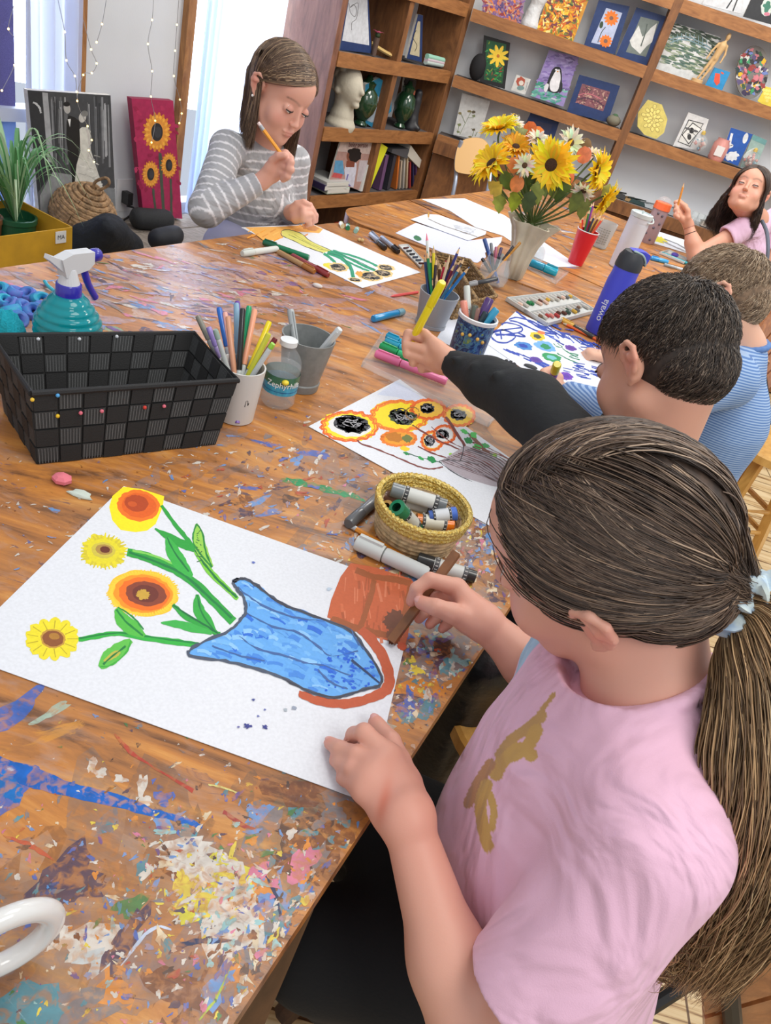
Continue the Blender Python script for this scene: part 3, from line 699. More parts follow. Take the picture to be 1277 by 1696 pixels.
class Head:
 def __init__(s,c,az,pitch,roll=0.,S=1.):
  """c centre of the skull, az the way it faces, pitch = degrees looking down, roll = tilt to its own left"""
  s.c=np.array(c,float);s.S=S
  f=dirz(az)*math.cos(math.radians(pitch))+np.array([0,0,-math.sin(math.radians(pitch))])
  l=nrm(np.cross([0,0,1.],dirz(az)));u=nrm(np.cross(f,l));
  a=math.radians(roll);l2=l*math.cos(a)-u*math.sin(a);u2=u*math.cos(a)+l*math.sin(a)
  s.l,s.f,s.u=l2,nrm(f),u2;s.R=np.stack([s.l,s.f,s.u],1)
 def __call__(s,l,f,u):return s.c+s.S*(s.l*l+s.f*f+s.u*u)
 def dirs(s,D):return(np.asarray(D)*s.S)@s.R.T+s.c
 def build(s,F,neck,ear=True,k=.012):
  H,S=s,s.S;E=lambda c,r,kk=k,op='add':F.ell(H(*c),[v*S for v in r],H.R,kk*S,op)
  E((0,-.008,.035),(.071,.090,.080));E((0,.026,-.018),(.060,.060,.070));E((0,.042,.042),(.055,.044,.048))
  F.chain([H(.044,.002,-.05),H(.028,.045,-.075),H(0,.066,-.084)],[.024*S,.019*S,.017*S],.02)
  F.chain([H(-.044,.002,-.05),H(-.028,.045,-.075),H(0,.066,-.084)],[.024*S,.019*S,.017*S],.02)
  E((0,.055,-.06),(.034,.028,.028),.02);E((0,.078,-.087),(.013,.010,.010),.012)
  for g in(1,-1):
   E((g*.036,.058,-.034),(.024,.021,.025),.02)
   E((g*.031,.100,.007),(.017,.0155,.0095),.014,'sub')
   E((g*.030,.0735,.003),(.0150,.0115,.0115),.004)
   E((g*.0085,.0925,-.0285),(.0052,.0065,.0048),.004)
  F.cone(H(0,.085,.010),H(0,.0965,-.020),.0048*S,.0062*S,.012*S);E((0,.0995,-.0255),(.0068,.0062,.0058),.006)
  E((0,.0880,-.0518),(.020,.0076,.0045),.006);E((0,.0885,-.0605),(.016,.0085,.0056),.005)
  F.cut(H(.019,.0955,-.056),H(0,.0985,-.0558),.0015*S,.0018*S,.002);F.cut(H(-.019,.0955,-.056),H(0,.0985,-.0558),.0015*S,.0018*S,.002)
  if neck is not None:
   F.cone(H(0,-.022,-.045),neck,.050*S,.052*S,.02*S);
  if ear:
   for g in(1,-1):
    c,sn=math.cos(.25),math.sin(.25)
    E((g*.069,-.008,-.004),(.010,.014,.024),.006)
    hx=[(.069,.006,-.004),(.074,.009,.010),(.080,.003,.0235),(.0855,-.010,.026),(.0885,-.022,.017),(.0875,-.0245,.002),(.083,-.019,-.012),(.077,-.010,-.022),(.074,-.003,-.027)]
    F.chain([H(g*a,b,d)for a,b,d in hx],[.0034*S,.0036*S,.0040*S,.0042*S,.0042*S,.0040*S,.0038*S,.0046*S,.0052*S],.003)
    F.chain([H(g*.078,.0,.014),H(g*.082,-.013,.010),H(g*.080,-.014,-.004),H(g*.076,-.006,-.014)],[.0026*S]*4,.003)
    F.cone(H(g*.070,.0,.012),H(g*.083,-.015,.006),.005*S,.008*S,.004);F.cone(H(g*.072,-.002,-.016),H(g*.078,-.014,-.006),.004*S,.007*S,.004)
    E((g*.084,-.004,-.004),(.0035,.007,.009),.004,'sub')
 def spots(s,lip=(196,110,104),brow=(92,66,52),cheek=(226,146,134)):
  H,S=s,s.S;q=lambda*r:tuple(v*S for v in r)
  L=[]
  for g in(1,-1):
   L.append((H(g*.040,.070,-.028),q(.026,.026,.022),cheek,.5));L.append((H(g*.084,-.012,0),q(.012,.03,.03),(226,132,116),.55))
   for i in range(7):
    t=i/6;L.append((H(g*(.014+.032*t),.090-.012*t*t*1.6,.0235+.007*math.sin(t*PI*.75)),q(.0058,.012,.0034),brow,.85))
  for i in range(5):
   t=(i-2)/2;L.append((H(t*.012,.098-.004*t*t,-.0515),q(.0055,.010,.0038),lip,.7));L.append((H(t*.010,.098-.004*t*t,-.0600),q(.0055,.010,.0042),lip,.7))
  L.append((H(0,.110,-.028),q(.012,.012,.010),(224,140,124),.4))
  return L
 def eyes(s,parent,open_=.55,lash=True,iris=(84,56,38),look=(0,-.3)):
  H,S=s,s.S
  for g in(1,-1):
   mb=MB();c=H(g*.030,.0760,.0030);mb.sph(c,.0118*S,s.R,20,12,(236,232,230));e=mb.build('eyeball',mat('eye_white',(232,228,226),rough=.15),parent,True)
   mb=MB();d=nrm(s.f+s.l*look[0]+s.u*look[1]);mb.sph(c+d*.0070*S,(.0058*S,.0058*S,.0051*S),basis(d),16,8);mb.build('iris',mat('brown_iris',iris,rough=.1),e,True)
   mb=MB();mb.sph(c+d*.0104*S,(.0027*S,.0027*S,.0020*S),basis(d),12,8);mb.build('pupil',mat('pupil',(10,8,8),rough=.1),e,True)
   mb=MB();V=[];Fc=[];n,m_=16,8;top=.0003
   for i in range(m_+1):
    for j in range(n+1):
     a=-1.25+2.5*j/n;lo=(.62-1.25*open_)*math.cos(a*1.1)-.0;b=1.35-(1.35-lo)*i/m_
     p=np.array([math.sin(a)*math.cos(b),math.cos(a)*math.cos(b),math.sin(b)])*(.0127*S);V.append(c+s.R@p)
   for i in range(m_):
    for j in range(n):Fc.append((i*(n+1)+j,i*(n+1)+j+1,(i+1)*(n+1)+j+1,(i+1)*(n+1)+j))
   mb.add(V,Fc);mb.build('eyelid',mat('eyelid_skin',(205,146,128),rough=.5),parent,True)
   edge=V[m_*(n+1):];mb=MB();lash and mb.tube([np.array(v)+s.f*.0006 for v in edge],.0017*S,6);lash and mb.build('eyelashes',mat('lashes',(40,28,24),rough=.6),parent)
   mb=MB();V=[];Fc=[]
   for i in range(m_+1):
    for j in range(n+1):
     a=-1.25+2.5*j/n;lo=-.5*math.cos(a*1.1)-.05;b=-1.35+(1.35+lo)*i/m_
     p=np.array([math.sin(a)*math.cos(b),math.cos(a)*math.cos(b),math.sin(b)])*(.0120*S);V.append(c+s.R@p)
   for i in range(m_):
    for j in range(n):Fc.append((i*(n+1)+j,i*(n+1)+j+1,(i+1)*(n+1)+j+1,(i+1)*(n+1)+j))
   mb.add(V,Fc);mb.build('lower_eyelid',mat('eyelid_skin',(205,146,128),rough=.5),parent,True)
 def skull(s,D,off):
  """unit directions (l,f,u) -> point on hair-covered skull, off metres above it"""
  D=np.asarray(D,float);D=D/np.linalg.norm(D,axis=-1,keepdims=True)
  r=np.array([.0745,.0945,.0845]);off=np.asarray(off)
  k=1/np.linalg.norm(D/r,axis=-1,keepdims=True)
  r2=np.array([.061,.059,.056]);o2=np.array([0,.037,.042]);A=((D/r2)**2).sum(-1);B=(D*o2/r2**2).sum(-1);Cq=((o2/r2)**2).sum()-1
  dq=B*B-A*Cq;k2=np.where(dq>0,(-B+np.sqrt(np.maximum(dq,0)))/A,0)[...,None];k=np.maximum(k,k2);p=D*k+D*(off[...,None]if off.ndim else off)
  return(p+np.array([0,-.008,.032]))@s.R.T*s.S+s.c
def slerp(A,B,t):
 A=np.asarray(A);B=np.asarray(B);d=np.clip((A*B).sum(-1,keepdims=True),-.9999,.9999);w=np.arccos(d);return(np.sin((1-t)*w)*A+np.sin(t*w)*B)/np.sin(w)
def unit(D):D=np.asarray(D,float);return D/np.linalg.norm(D,axis=-1,keepdims=True)
def nail(parent,tip,prev,up,r,name='fingernail'):
 d=nrm(np.array(tip)-np.array(prev));u=nrm(np.array(up)-d*(np.array(up)@d));x=np.cross(d,u)
 mb=MB();mb.sph(np.array(tip)+d*r*.15+u*r*.62,(r*.62,r*.85,r*.32),np.stack([x,d,u],1),12,8)
 mb.build(name,mat('nail',(222,166,158),rough=.3),parent,True)
# ------------------------------------------------------------------ PERSON 1: girl in pink drawing the vase (nearest the camera)
def girl_pink():
 t=thing('person','girl in pink t-shirt with brown ponytail leaning over her drawing of a blue vase','person',(.29,.44,.0))
 H=Head(td(1003,918,.62),-70,31,21,1.0)
 NB=np.array([.268,.483,.888])
 F=Field(.012);H.build(F,NB);F.cone(NB,NB+np.array([.01,-.005,-.06]),.054,.052,.02)
 zone=[(H.c-.13,H.c+.13,.0026)]
 head=F.mesh(.004,zone)
 a=at
 W_=a(672,1352,.752);E_=np.array([.212,.268,.645]);S_=np.array([.268,.353,.872])
 L=Field(.008);L.chain([S_,E_],[.036,.033],.02);L.chain([E_,E_*.6+W_*.4+np.array([0,0,.004]),W_],[.033,.031,.0205],.02)
 fing=dict(thumb=[(671,1300,.742),(660,1262,.744),(647,1228,.742),(622,1197,.735)],index=[(672,1320,.750),(641,1252,.757),(603,1213,.762),(586,1217,.744),(579,1230,.730)],middle=[(662,1328,.750),(626,1272,.757),(590,1250,.752),(563,1240,.740),(547,1231,.730)],ring=[(652,1336,.748),(612,1290,.754),(583,1273,.748),(566,1265,.737),(555,1259,.729)],little=[(645,1345,.744),(604,1307,.748),(584,1296,.742),(572,1291,.735),(565,1289,.729)])
 rr=dict(thumb=[.014,.012,.0098,.0082],index=[.013,.0112,.0086,.0076,.0066],middle=[.013,.0112,.0086,.0076,.0066],ring=[.013,.011,.0082,.0073,.0064],little=[.012,.0102,.0072,.0064,.0056])
 for n,q in fing.items():
  P=[a(*v)for v in q];R=rr[n];L.cone(W_,P[0],.018,R[0],.014);L.chain(P[:2],R[:2],.012);L.chain(P[1:],R[1:],.0035)
 L.chain([a(641,1252,.753),a(626,1272,.754),a(612,1290,.751),a(604,1307,.746)],[.0105]*4,.010)
 zl=[(np.array([-.05,.3,.70]),np.array([.14,.5,.80]),.0022)]
 armL=L.mesh(.004,zl)
 Wr=a(800,1030,.772);Er=np.array([.262,.62,.728]);Sr=np.array([.238,.565,.845])
 Rr=Field(.008);Rr.chain([Sr,Er],[.034,.031],.02);Rr.chain([Er,Er*.55+Wr*.45,Wr],[.031,.0275,.0195],.02)
 fr=dict(thumb=[(775,1026,.772),(750,1016,.780),(722,1006,.784),(698,998,.779)],index=[(780,1004,.778),(757,973,.786),(712,960,.796),(690,975,.786),(681,996,.768)],middle=[(786,1012,.770),(764,986,.774),(722,990,.768),(704,1012,.752),(694,1024,.738)],ring=[(790,1022,.764),(772,1002,.762),(738,1006,.752),(722,1022,.742),(712,1034,.733)],little=[(794,1032,.758),(778,1018,.752),(754,1022,.742),(740,1034,.735),(732,1042,.730)])
 for n,q in fr.items():
  P=[a(*v)for v in q];R=rr[n];Rr.cone(Wr,P[0],.016,R[0],.012);Rr.chain(P[:2],R[:2],.010);Rr.chain(P[1:],R[1:],.003)
 zr=[(np.array([.03,.5,.70]),np.array([.17,.72,.82]),.0022)]
 armR=Rr.mesh(.004,zr)
 sk=H.spots()+[(Wr,(.09,.09,.09),(224,150,130),.3),(W_,(.1,.1,.1),(222,142,124),.35),(a(635,1330,.765),(.006,.03,.02),(214,96,60),.5)]
 for q in(fing,fr):
  for n in q:sk.append((a(*q[n][-1]),(.012,.012,.012),(222,128,116),.5));sk.append((a(*q[n][2]),(.009,)*3,(222,140,124),.35))
 fmesh('body',[head,armL,armR],SKIN,t,skincol((220,164,144),sk))
 for q,u in((fing,(0,0,1)),(fr,(-.2,-.4,1))):
  for n in q:
   P=[a(*v)for v in q[n]]
   if not(q is fr and n!='thumb'):nail(t,P[-1],P[-2],u,rr[n][-1])
 H.eyes(t,.25,look=(0,-.5),lash=False)
 C=Field(.02)
 pel=np.array([.30,.44,.52]);che=np.array([.272,.47,.77]);up_=np.array([.268,.478,.84])
 ax=nrm(S_-Sr)
 C.cone(pel,che,.118,.108,.05,q=1.18,qn=ax);C.cone(che,up_,.105,.080,.05,q=1.25,qn=ax)
 C.cone(pel+np.array([.0,0,-.09]),pel,.13,.12,.04,q=1.15,qn=ax);C.ell((.235,.455,.66),(.085,.115,.11),None,.05)
 C.cone(S_+np.array([0,.012,-.01]),up_+np.array([0,0,.0]),.052,.05,.05);C.cone(Sr,up_,.050,.05,.05)
 C.cone(up_,NB+np.array([-.002,0,-.012]),.075,.064,.03)
 dE=nrm(E_-S_);hem=S_+dE*.165
 C.cone(S_+np.array([.0,.004,-.004]),hem,.050,.0590,.018,cut=True)
 dR=nrm(Er-Sr);hemr=Sr+dR*.065+np.array([-.012,.0,0]);C.cone(Sr,hemr,.048,.052,.02,cut=True)
 for(p,q,r)in[((.255,.392,.868),(.228,.385,.80),.010),((.29,.37,.86),(.31,.41,.80),.011),((.30,.355,.83),(.325,.40,.77),.010),((.235,.345,.80),(.20,.33,.745),.008),((.262,.325,.79),(.235,.30,.73),.009),((.285,.35,.77),(.262,.325,.71),.008),((.215,.42,.79),(.20,.43,.70),.010),((.232,.50,.82),(.205,.50,.72),.009),((.225,.40,.66),(.20,.42,.58),.012)]:
  C.cone(p,q,r*.7,r,.014)
 C.cut(hem-dE*.05,hem+dE*.02,.040,.050,.004);C.cut(hemr-dR*.03,hemr+dR*.03,.036,.044,.004)
 NA=nrm(H.c-NB)
 C.cut(NB+NA*-.022,NB+NA*.08,.050,.074,.004)
 B=basis(NA);ring=[NB+NA*.020+B[:,0]*.058*math.cos(k)+B[:,1]*.058*math.sin(k)for k in np.linspace(0,2*PI,22)]
 C.chain(ring,[.0068]*22,.0015)
 sh_=C.mesh(.0042,[(np.array([.155,.40,.66]),np.array([.27,.60,.90]),.0019)])
 GOLD=(204,164,96);pk=np.array(lin((236,190,214)))
 def shirtcol(V):
  c=np.tile(pk,(len(V),1));d=V-np.array([0,0,CZ]);w=d@FW;px=CX+F_PX*(d@CR)/w;py=CY-F_PX*(d@CU)/w
  front=V[:,0]<.262
  def strokes(pts,wd,col):
   nonlocal c
   pts=catmull(pts,6)
   for i in range(len(pts)-1):
    wd_=wd*1.25;a_,b_=pts[i],pts[i+1];ba=b_-a_;L2=ba@ba+1e-6;h=np.clip(((px-a_[0])*ba[0]+(py-a_[1])*ba[1])/L2,0,1)
    dd=np.hypot(px-a_[0]-h*ba[0],py-a_[1]-h*ba[1]);m_=(dd<wd_)&front;c[m_]=np.array(lin(col))
  strokes([(917,1150),(890,1185),(866,1205),(845,1225)],3,(196,156,100));strokes([(898,1185),(880,1205),(850,1222),(828,1250)],7,(196,156,100))
  strokes([(888,1210),(870,1240),(835,1258),(822,1282)],9,GOLD);strokes([(880,1250),(860,1240),(840,1255)],9,GOLD)
  strokes([(812,1265),(790,1300),(776,1330)],7,(190,140,100));strokes([(806,1300),(796,1330),(800,1370),(808,1402)],8,GOLD);strokes([(806,1305),(818,1340),(814,1372)],5,GOLD)
  bl=(V[:,1]>.545)&(V[:,2]>.79)&(V[:,0]<.24);c[bl]=np.array(lin((170,206,232)))
  return c
 fmesh('t_shirt',[sh_],CLOTH,t,shirtcol)
 K=Field(.03);hipL=np.array([.30,.41,.50]);hipR=np.array([.30,.51,.50]);kL=np.array([.075,.385,.50]);kR=np.array([.05,.56,.51])
 K.chain([hipL,kL],[.080,.058],.03);K.chain([hipR,kR],[.085,.062],.03);K.cone(hipL,hipR,.09,.09,.03)
 K.chain([kL,kL+np.array([.20,.06,-.36])],[.056,.040],.02);K.chain([kR,kR+np.array([.20,.02,-.36])],[.056,.040],.02)
 K.ell((.19,.45,.50),(.10,.08,.05),None,.03)
 fmesh('trousers',[K.mesh(.008)],mat('black_knit',(17,18,20),rough=.95,bump=(300,.2)),t)
 for p in(kL+np.array([.20,.06,-.42]),kR+np.array([.20,.02,-.42])):
  mb=MB();mb.sph(p+np.array([-.03,0,-.015]),(.10,.04,.05),None,18,10);mb.build('shoe',mat('white_shoe',(210,210,214),rough=.6),t,True)
 cap=Field(.01);R6=H.R;S6=H.S
 cap.ell(H(0,-.010,.034),[.0745*S6,.0945*S6,.0835*S6],R6,.01);cap.ell(H(0,-.045,-.01),[.060*S6,.058*S6,.055*S6],R6,.02)
 cap.cutell(H(0,.118,-.040),[.088*S6,.080*S6,.092*S6],R6,.006)
 for g in(1,-1):cap.cutell(H(g*.08,.030,-.055),[.04*S6,.050*S6,.05*S6],R6,.006)
 cap.cutell(H(0,-.03,-.105),[.09*S6,.09*S6,.048*S6],R6,.006)
 pl=[H.skull(np.array([a_,b_,c_]),-.0005)for a_,b_,c_ in((.32,.85,.5),(.30,.8,.62),(.29,.55,.85),(.27,.3,1.),(.25,.1,1.))];cap.ops+=[('sub','cone',pl[i],pl[i+1],.0045,.0045,.002,1.,None,False)for i in range(4)]
 fmesh('hair_cap',[cap.mesh(.0030)],mat('hair_under',(78,60,49),rough=.6,nz=(90,.4),scale=(1,1,1)),t)
 N=11500;tie=unit([0.06,-.93,-.36])
 pal=[(62,48,40),(86,68,56),(110,90,75),(142,118,98),(172,148,126)];wts=[2.6,3.4,2.8,1.2,.4]
 th=RNG.uniform(0,1,N);g=np.where(RNG.random(N)<.62,1.,-1.)
 hl=catmull([(.10,.80,.62),(.34,.78,.52),(.58,.66,.36),(.74,.46,.10),(.80,.20,.02),(.84,.02,.16),(.84,-.20,-.10),(.72,-.45,-.52),(.40,-.66,-.66),(.05,-.72,-.70)],12)
 ii=(th*(len(hl)-1.001)).astype(int);ff=(th*(len(hl)-1.001)-ii)[:,None];root=hl[ii]*(1-ff)+hl[ii+1]*ff;root[:,0]*=g
 m_=RNG.random(N)<.46;pt=RNG.uniform(0,1,N)[:,None]
 part=slerp(np.tile(unit([.30,.80,.62]),(N,1)),np.tile(unit([.24,-.05,1.]),(N,1)),pt);part[:,0]+=g*RNG.uniform(.02,.10,N)
 bk=(~m_)&(RNG.random(N)<.5);rb=unit(np.stack([g*RNG.uniform(0,1,N),RNG.uniform(-.9,.45,N),RNG.uniform(-.5,1,N)],1))
 root=np.where(m_[:,None],part,root);root=np.where(bk[:,None],rb,root);root=unit(root+RNG.normal(0,.018,(N,3)))
 mid=unit(root*.55+tie*.45+np.stack([g*RNG.uniform(.25,.65,N),RNG.uniform(-.1,.25,N),RNG.uniform(-.12,.22,N)],1)*np.where(m_,1.1,.35)[:,None])
 K_=16;tt=np.linspace(0,1,K_);off0=RNG.uniform(.0005,.0075,N);wav=RNG.uniform(0,2*PI,N);clump=.0014
 P=[]
 for q in tt:
  A_=slerp(root,mid,q)if True else None;B_=slerp(mid,np.tile(tie,(N,1)),q);D_=unit(A_*(1-q)+B_*q)
  o=off0*(.35+.65*math.sin(PI*min(1,q*1.2)**.7))+.0012*np.sin(wav+q*7)*.6+.002*q
  P.append(H.skull(D_,o))
 P=np.stack(P,1);conv=np.clip((tt-.80)/.2,0,1)[None,:,None];tp=H(.006,-.108,-.052);P=P*(1-conv*.75)+(tp+RNG.normal(0,.007,(N,1,3)))*conv*.75
 cc=hcols(N,pal,wts)
 lump=np.sin(root[:,0]*23+root[:,1]*31+root[:,2]*27)*.5+np.sin(root[:,1]*57+root[:,2]*41);cc*=(1+.28*lump)[:,None]
 strands('hair',P,RNG.uniform(.0004,.0009,N),np.clip(cc,.004,1),t)
 way=[tp,td(1262,1030,.575),td(1280,1110,.56),td(1284,1210,.55),td(1272,1330,.545),td(1240,1440,.555),td(1190,1530,.58),td(1130,1620,.61)]
 C1=catmull(way,6);M_=len(C1);n3=5200;u=np.linspace(0,1,M_)
 wid=np.interp(u,[0,.08,.25,.5,.75,1],[.008,.026,.043,.052,.046,.030])
 a1=RNG.uniform(0,2*PI,n3);rd=np.sqrt(RNG.uniform(0,1,n3));ph=np.round(RNG.uniform(0,12,n3));ln=RNG.uniform(.72,1.03,n3)
 Pp=np.zeros((n3,M_,3));T1=np.gradient(C1,axis=0);T1/=np.linalg.norm(T1,axis=1)[:,None]
 sx=nrm(np.cross(T1[M_//2],[0,0,1.])+.001);sx=np.cross(T1,[.2,.9,.3]);sx/=np.linalg.norm(sx,axis=1)[:,None];sy=np.cross(T1,sx)
 for k in range(M_):
  uu=np.clip(u*1.,0,1)[k]*ln;pos=np.stack([np.interp(uu,u,C1[:,d])for d in range(3)],1);w_=np.interp(uu,u,wid)
  wv=.006*np.sin(uu*14+ph*1.3)*uu;wv2=.005*np.cos(uu*17+ph*2.1)*uu
  Pp[:,k]=pos+sx[k]*(np.cos(a1)*rd*w_+wv)[:,None]+sy[k]*(np.sin(a1)*rd*w_*.62+wv2)[:,None]
 pc=hcols(n3,[(100,76,54),(138,108,76),(170,136,98),(194,160,118),(212,182,140)],[2.2,3,2.6,1.4,.6])
 pc*=(1+.25*np.sin(ph*1.9))[:,None]
 strands('ponytail',Pp,RNG.uniform(.0004,.0010,n3),np.clip(pc,.004,1),t)
 n4=90;Pe=[]
 for k in range(n4):
  s0=td(random.uniform(1060,1180),random.uniform(1520,1600),random.uniform(.55,.6));d0=td(random.uniform(1055,1130),random.uniform(1590,1640),.6)-s0;pp=[]
  for q in range(M_):v=q/(M_-1);pp.append(s0+d0*v+np.array([.006*math.sin(v*9+k),.006*math.cos(v*8+k*2),.004*math.sin(v*6+k)]))
  Pe.append(pp)
 strands('hair_ends',np.array(Pe),np.full(n4,.0005),hcols(n4,[(118,90,62),(168,132,92)],[1,1]),t)
 d=nrm(C1[4]-C1[0]);B=basis(d);cs=tp+d*.012;mb=MB();V=[];Fc=[];nu,nv=64,14
 for i in range(nu):
  a_=2*PI*i/nu
  for j in range(nv):
   b_=2*PI*j/nv;rr_=.0125*(1+.30*math.sin(a_*9+b_)+.16*math.sin(a_*17-b_*2));R_=.024+rr_*math.cos(b_)
   V.append(cs+B[:,0]*R_*math.cos(a_)+B[:,1]*R_*math.sin(a_)+d*rr_*1.2*math.sin(b_))
 for i in range(nu):
  for j in range(nv):Fc.append((i*nv+j,((i+1)%nu)*nv+j,((i+1)%nu)*nv+(j+1)%nv,i*nv+(j+1)%nv))
 mb.add(V,Fc);sc=mb.build('scrunchie',mat('scrunchie_cloth',(214,226,220),rough=.8,nz=(70,.3),col2=(160,186,214)),t,True);sc['label']='pale mint scrunchie with blue flecks'
 return t,H
girl_pink()
# ------------------------------------------------------------------ shared parts for the other children
def fist(F,W,f,n,s_,S=.85,curl=(.9,1.2,.7),thumb=None,r=1.):
 """five fingers on a palm: f fingers' direction, n back of the hand, s_ towards the thumb"""
 f,n,s_=nrm(f),nrm(n),nrm(s_);W=np.array(W);q=.55*S
 F.cone(W,W+f*.065*S,.019*S,.017*S,.012,q=.62,qn=n)
 tips=[]
 for i,(o,Lp,rr)in enumerate([(.024,1.,.0082),(.008,1.08,.0084),(-.008,1.0,.0080),(-.022,.82,.0072)]):
  m=W+f*(.070-.004*i)*S+s_*o*S;F.cone(W+s_*o*.5*S,m,.013*S,.010*S*r,.01)
  a=0;P=[m];c=curl[i]if isinstance(curl[0],(list,tuple))else curl
  for L_,b in zip((.033,.021,.017),c):
   a+=b;d=f*math.cos(a)-n*math.sin(a);P.append(P[-1]+d*L_*S*Lp)
  F.chain(P,[rr*S*r,rr*.92*S,rr*.85*S,rr*.74*S],.0025);tips.append(P)
 T_=thumb or[(.018,.020,-.006),(.045,.036,-.018),(.068,.026,-.036),(.084,.010,-.044)]
 P=[W+f*a_*S+s_*b_*S+n*c_*S for a_,b_,c_ in T_];F.chain(P,[.0125*S,.0105*S,.0088*S,.0076*S],.003);tips.append(P);return tips
def under_cap(H,t,col,side=True,low=-.105,name='hair_cap',face=(.118,-.040),extra=0.):
 cap=Field(.01);S6=H.S;e=extra
 cap.ell(H(0,-.009,.034),[(.0745+e)*S6,(.0945+e)*S6,(.0835+e)*S6],H.R,.01);cap.ell(H(0,-.045,-.01),[.060*S6,.058*S6,.055*S6],H.R,.02)
 cap.cutell(H(0,face[0],face[1]),[.088*S6,.084*S6,.098*S6],H.R,.006)
 for g in(1,-1):cap.cutell(H(g*.08,.034,-.045),[.04*S6,.050*S6,.062*S6],H.R,.006)
 for g in(1,-1):cap.cutell(H(g*.076,.052,-.002),[.036*S6,.052*S6,.062*S6],H.R,.006)
 cap.cutell(H(0,-.03,low),[.09*S6,.09*S6,.048*S6],H.R,.006)
 return fmesh(name,[cap.mesh(.0035)],mat('under_'+'_'.join(map(str,col)),col,rough=.7,nz=(90,.35)),t)
def short_hair(H,t,pal,wts,N=5200,L=.030,crown=(0.05,-.55,.80),lift=.008,thick=.0006,wave=.25):
 D=unit(RNG.normal(0,1,(N*3,3)));ok=(D[:,2]>-.90+.62*np.clip(D[:,1]+.2,0,1))&~((D[:,1]>.55)&(D[:,2]<.50))&~((np.abs(D[:,0])>.6)&(D[:,1]>-.22)&(D[:,2]<-.02+.25*np.clip(D[:,1],0,1)))
 D=D[ok][:N];n=len(D);c=unit(np.array(crown));v=D-c*(D@c)[:,None];away=unit(v-D*(v*D).sum(1)[:,None]+1e-6)
 sw=np.cross(D,away);tgt=unit(D+(away*1.+sw*.35+RNG.normal(0,wave,(n,3)))*.45)
 LL=L*RNG.uniform(.6,1.15,n)*np.interp(D[:,2],[-.6,-.1,.5],[.35,.6,1.]);ang=LL/.085
 P=[]
 for q in np.linspace(0,1,7):
  d=unit(D*(1-0)+(tgt-D)*(q*ang/.42)[:,None]);P.append(H.skull(d,.0005+lift*np.sin(q*1.9)*np.interp(D[:,2],[-.6,0,.6],[.2,.6,1.])*RNG.uniform(.5,1.2,n)))
 P=np.stack(P,1);cc=hcols(n,pal,wts);cc*=(1+.22*np.sin(D[:,0]*31+D[:,1]*24+D[:,2]*17))[:,None]
 strands('hair',P,RNG.uniform(thick*.7,thick*1.4,n),np.clip(cc,.004,1),t)
def long_hair(H,t,pal,wts,drop,N=5200,part=.12,back=-.9,tuck=(0,0),inward=.3,spread=.018,thick=.0007,gmix=.5,name='hair',curl=.0):
 g=np.where(RNG.random(N)<gmix,1.,-1.);v=RNG.uniform(0,1,N)
 A_=slerp(np.tile(unit([part,.82,.50]),(N,1)),np.tile(unit([part*.6,-.75,.66]),(N,1)),v[:,None]);A_[:,0]+=g*RNG.uniform(.0,.06,N);A_=unit(A_)
 tk=np.where(g>0,tuck[0],tuck[1]);fr=np.interp(v,[0,.25,.6,1],[1,.6,-.1,-1.]);fb=np.where(fr>0,tk*fr,fr*.9)
 B_=unit(np.stack([g*np.interp(fr,[-1,-.3,1],[.12,.75,.96])+RNG.normal(0,.04,N),fb+RNG.normal(0,.05,N),np.full(N,-.28)],1))
 off=RNG.uniform(.0025,.010,N);P=[]
 for q in np.linspace(0,1,9):P.append(H.skull(slerp(A_,B_,q),off*(.3+.7*q)+.003*math.sin(q*PI)))
 e=P[-1];dn=np.array([0,0,-1.]);ln=drop*RNG.uniform(.75,1.05,N);ctr=H(0,-.02,-.1);ph=RNG.uniform(0,6.28,N)
 for q in np.linspace(0,1,11)[1:]:
  p=e+dn*(ln*q)[:,None];ax=ctr[:2]-p[:,:2];p[:,:2]+=ax*inward*math.sin(q*1.6)*.6;p+=RNG.normal(0,1,(N,3))*0+np.stack([np.sin(ph+q*3),np.cos(ph*1.3+q*3),0*ph],1)*spread*.35*q
  if curl:p+=np.stack([np.sin(np.round(ph)*2+q*13),np.cos(np.round(ph)*3+q*11),0*ph],1)*curl*q
  P.append(p)
 P=np.stack(P,1);cc=hcols(N,pal,wts);cc*=(1+.22*np.sin(v*60+g*4))[:,None]
 strands(name,P,RNG.uniform(thick*.7,thick*1.3,N),np.clip(cc,.004,1),t)
def tube_arm(F,S_,E_,W_,r=(.033,.029,.019)):
 F.chain([S_,E_],[r[0],r[1]],.02);F.chain([E_,E_*.6+W_*.4,W_],[r[1],r[1]*.93,r[2]],.02)
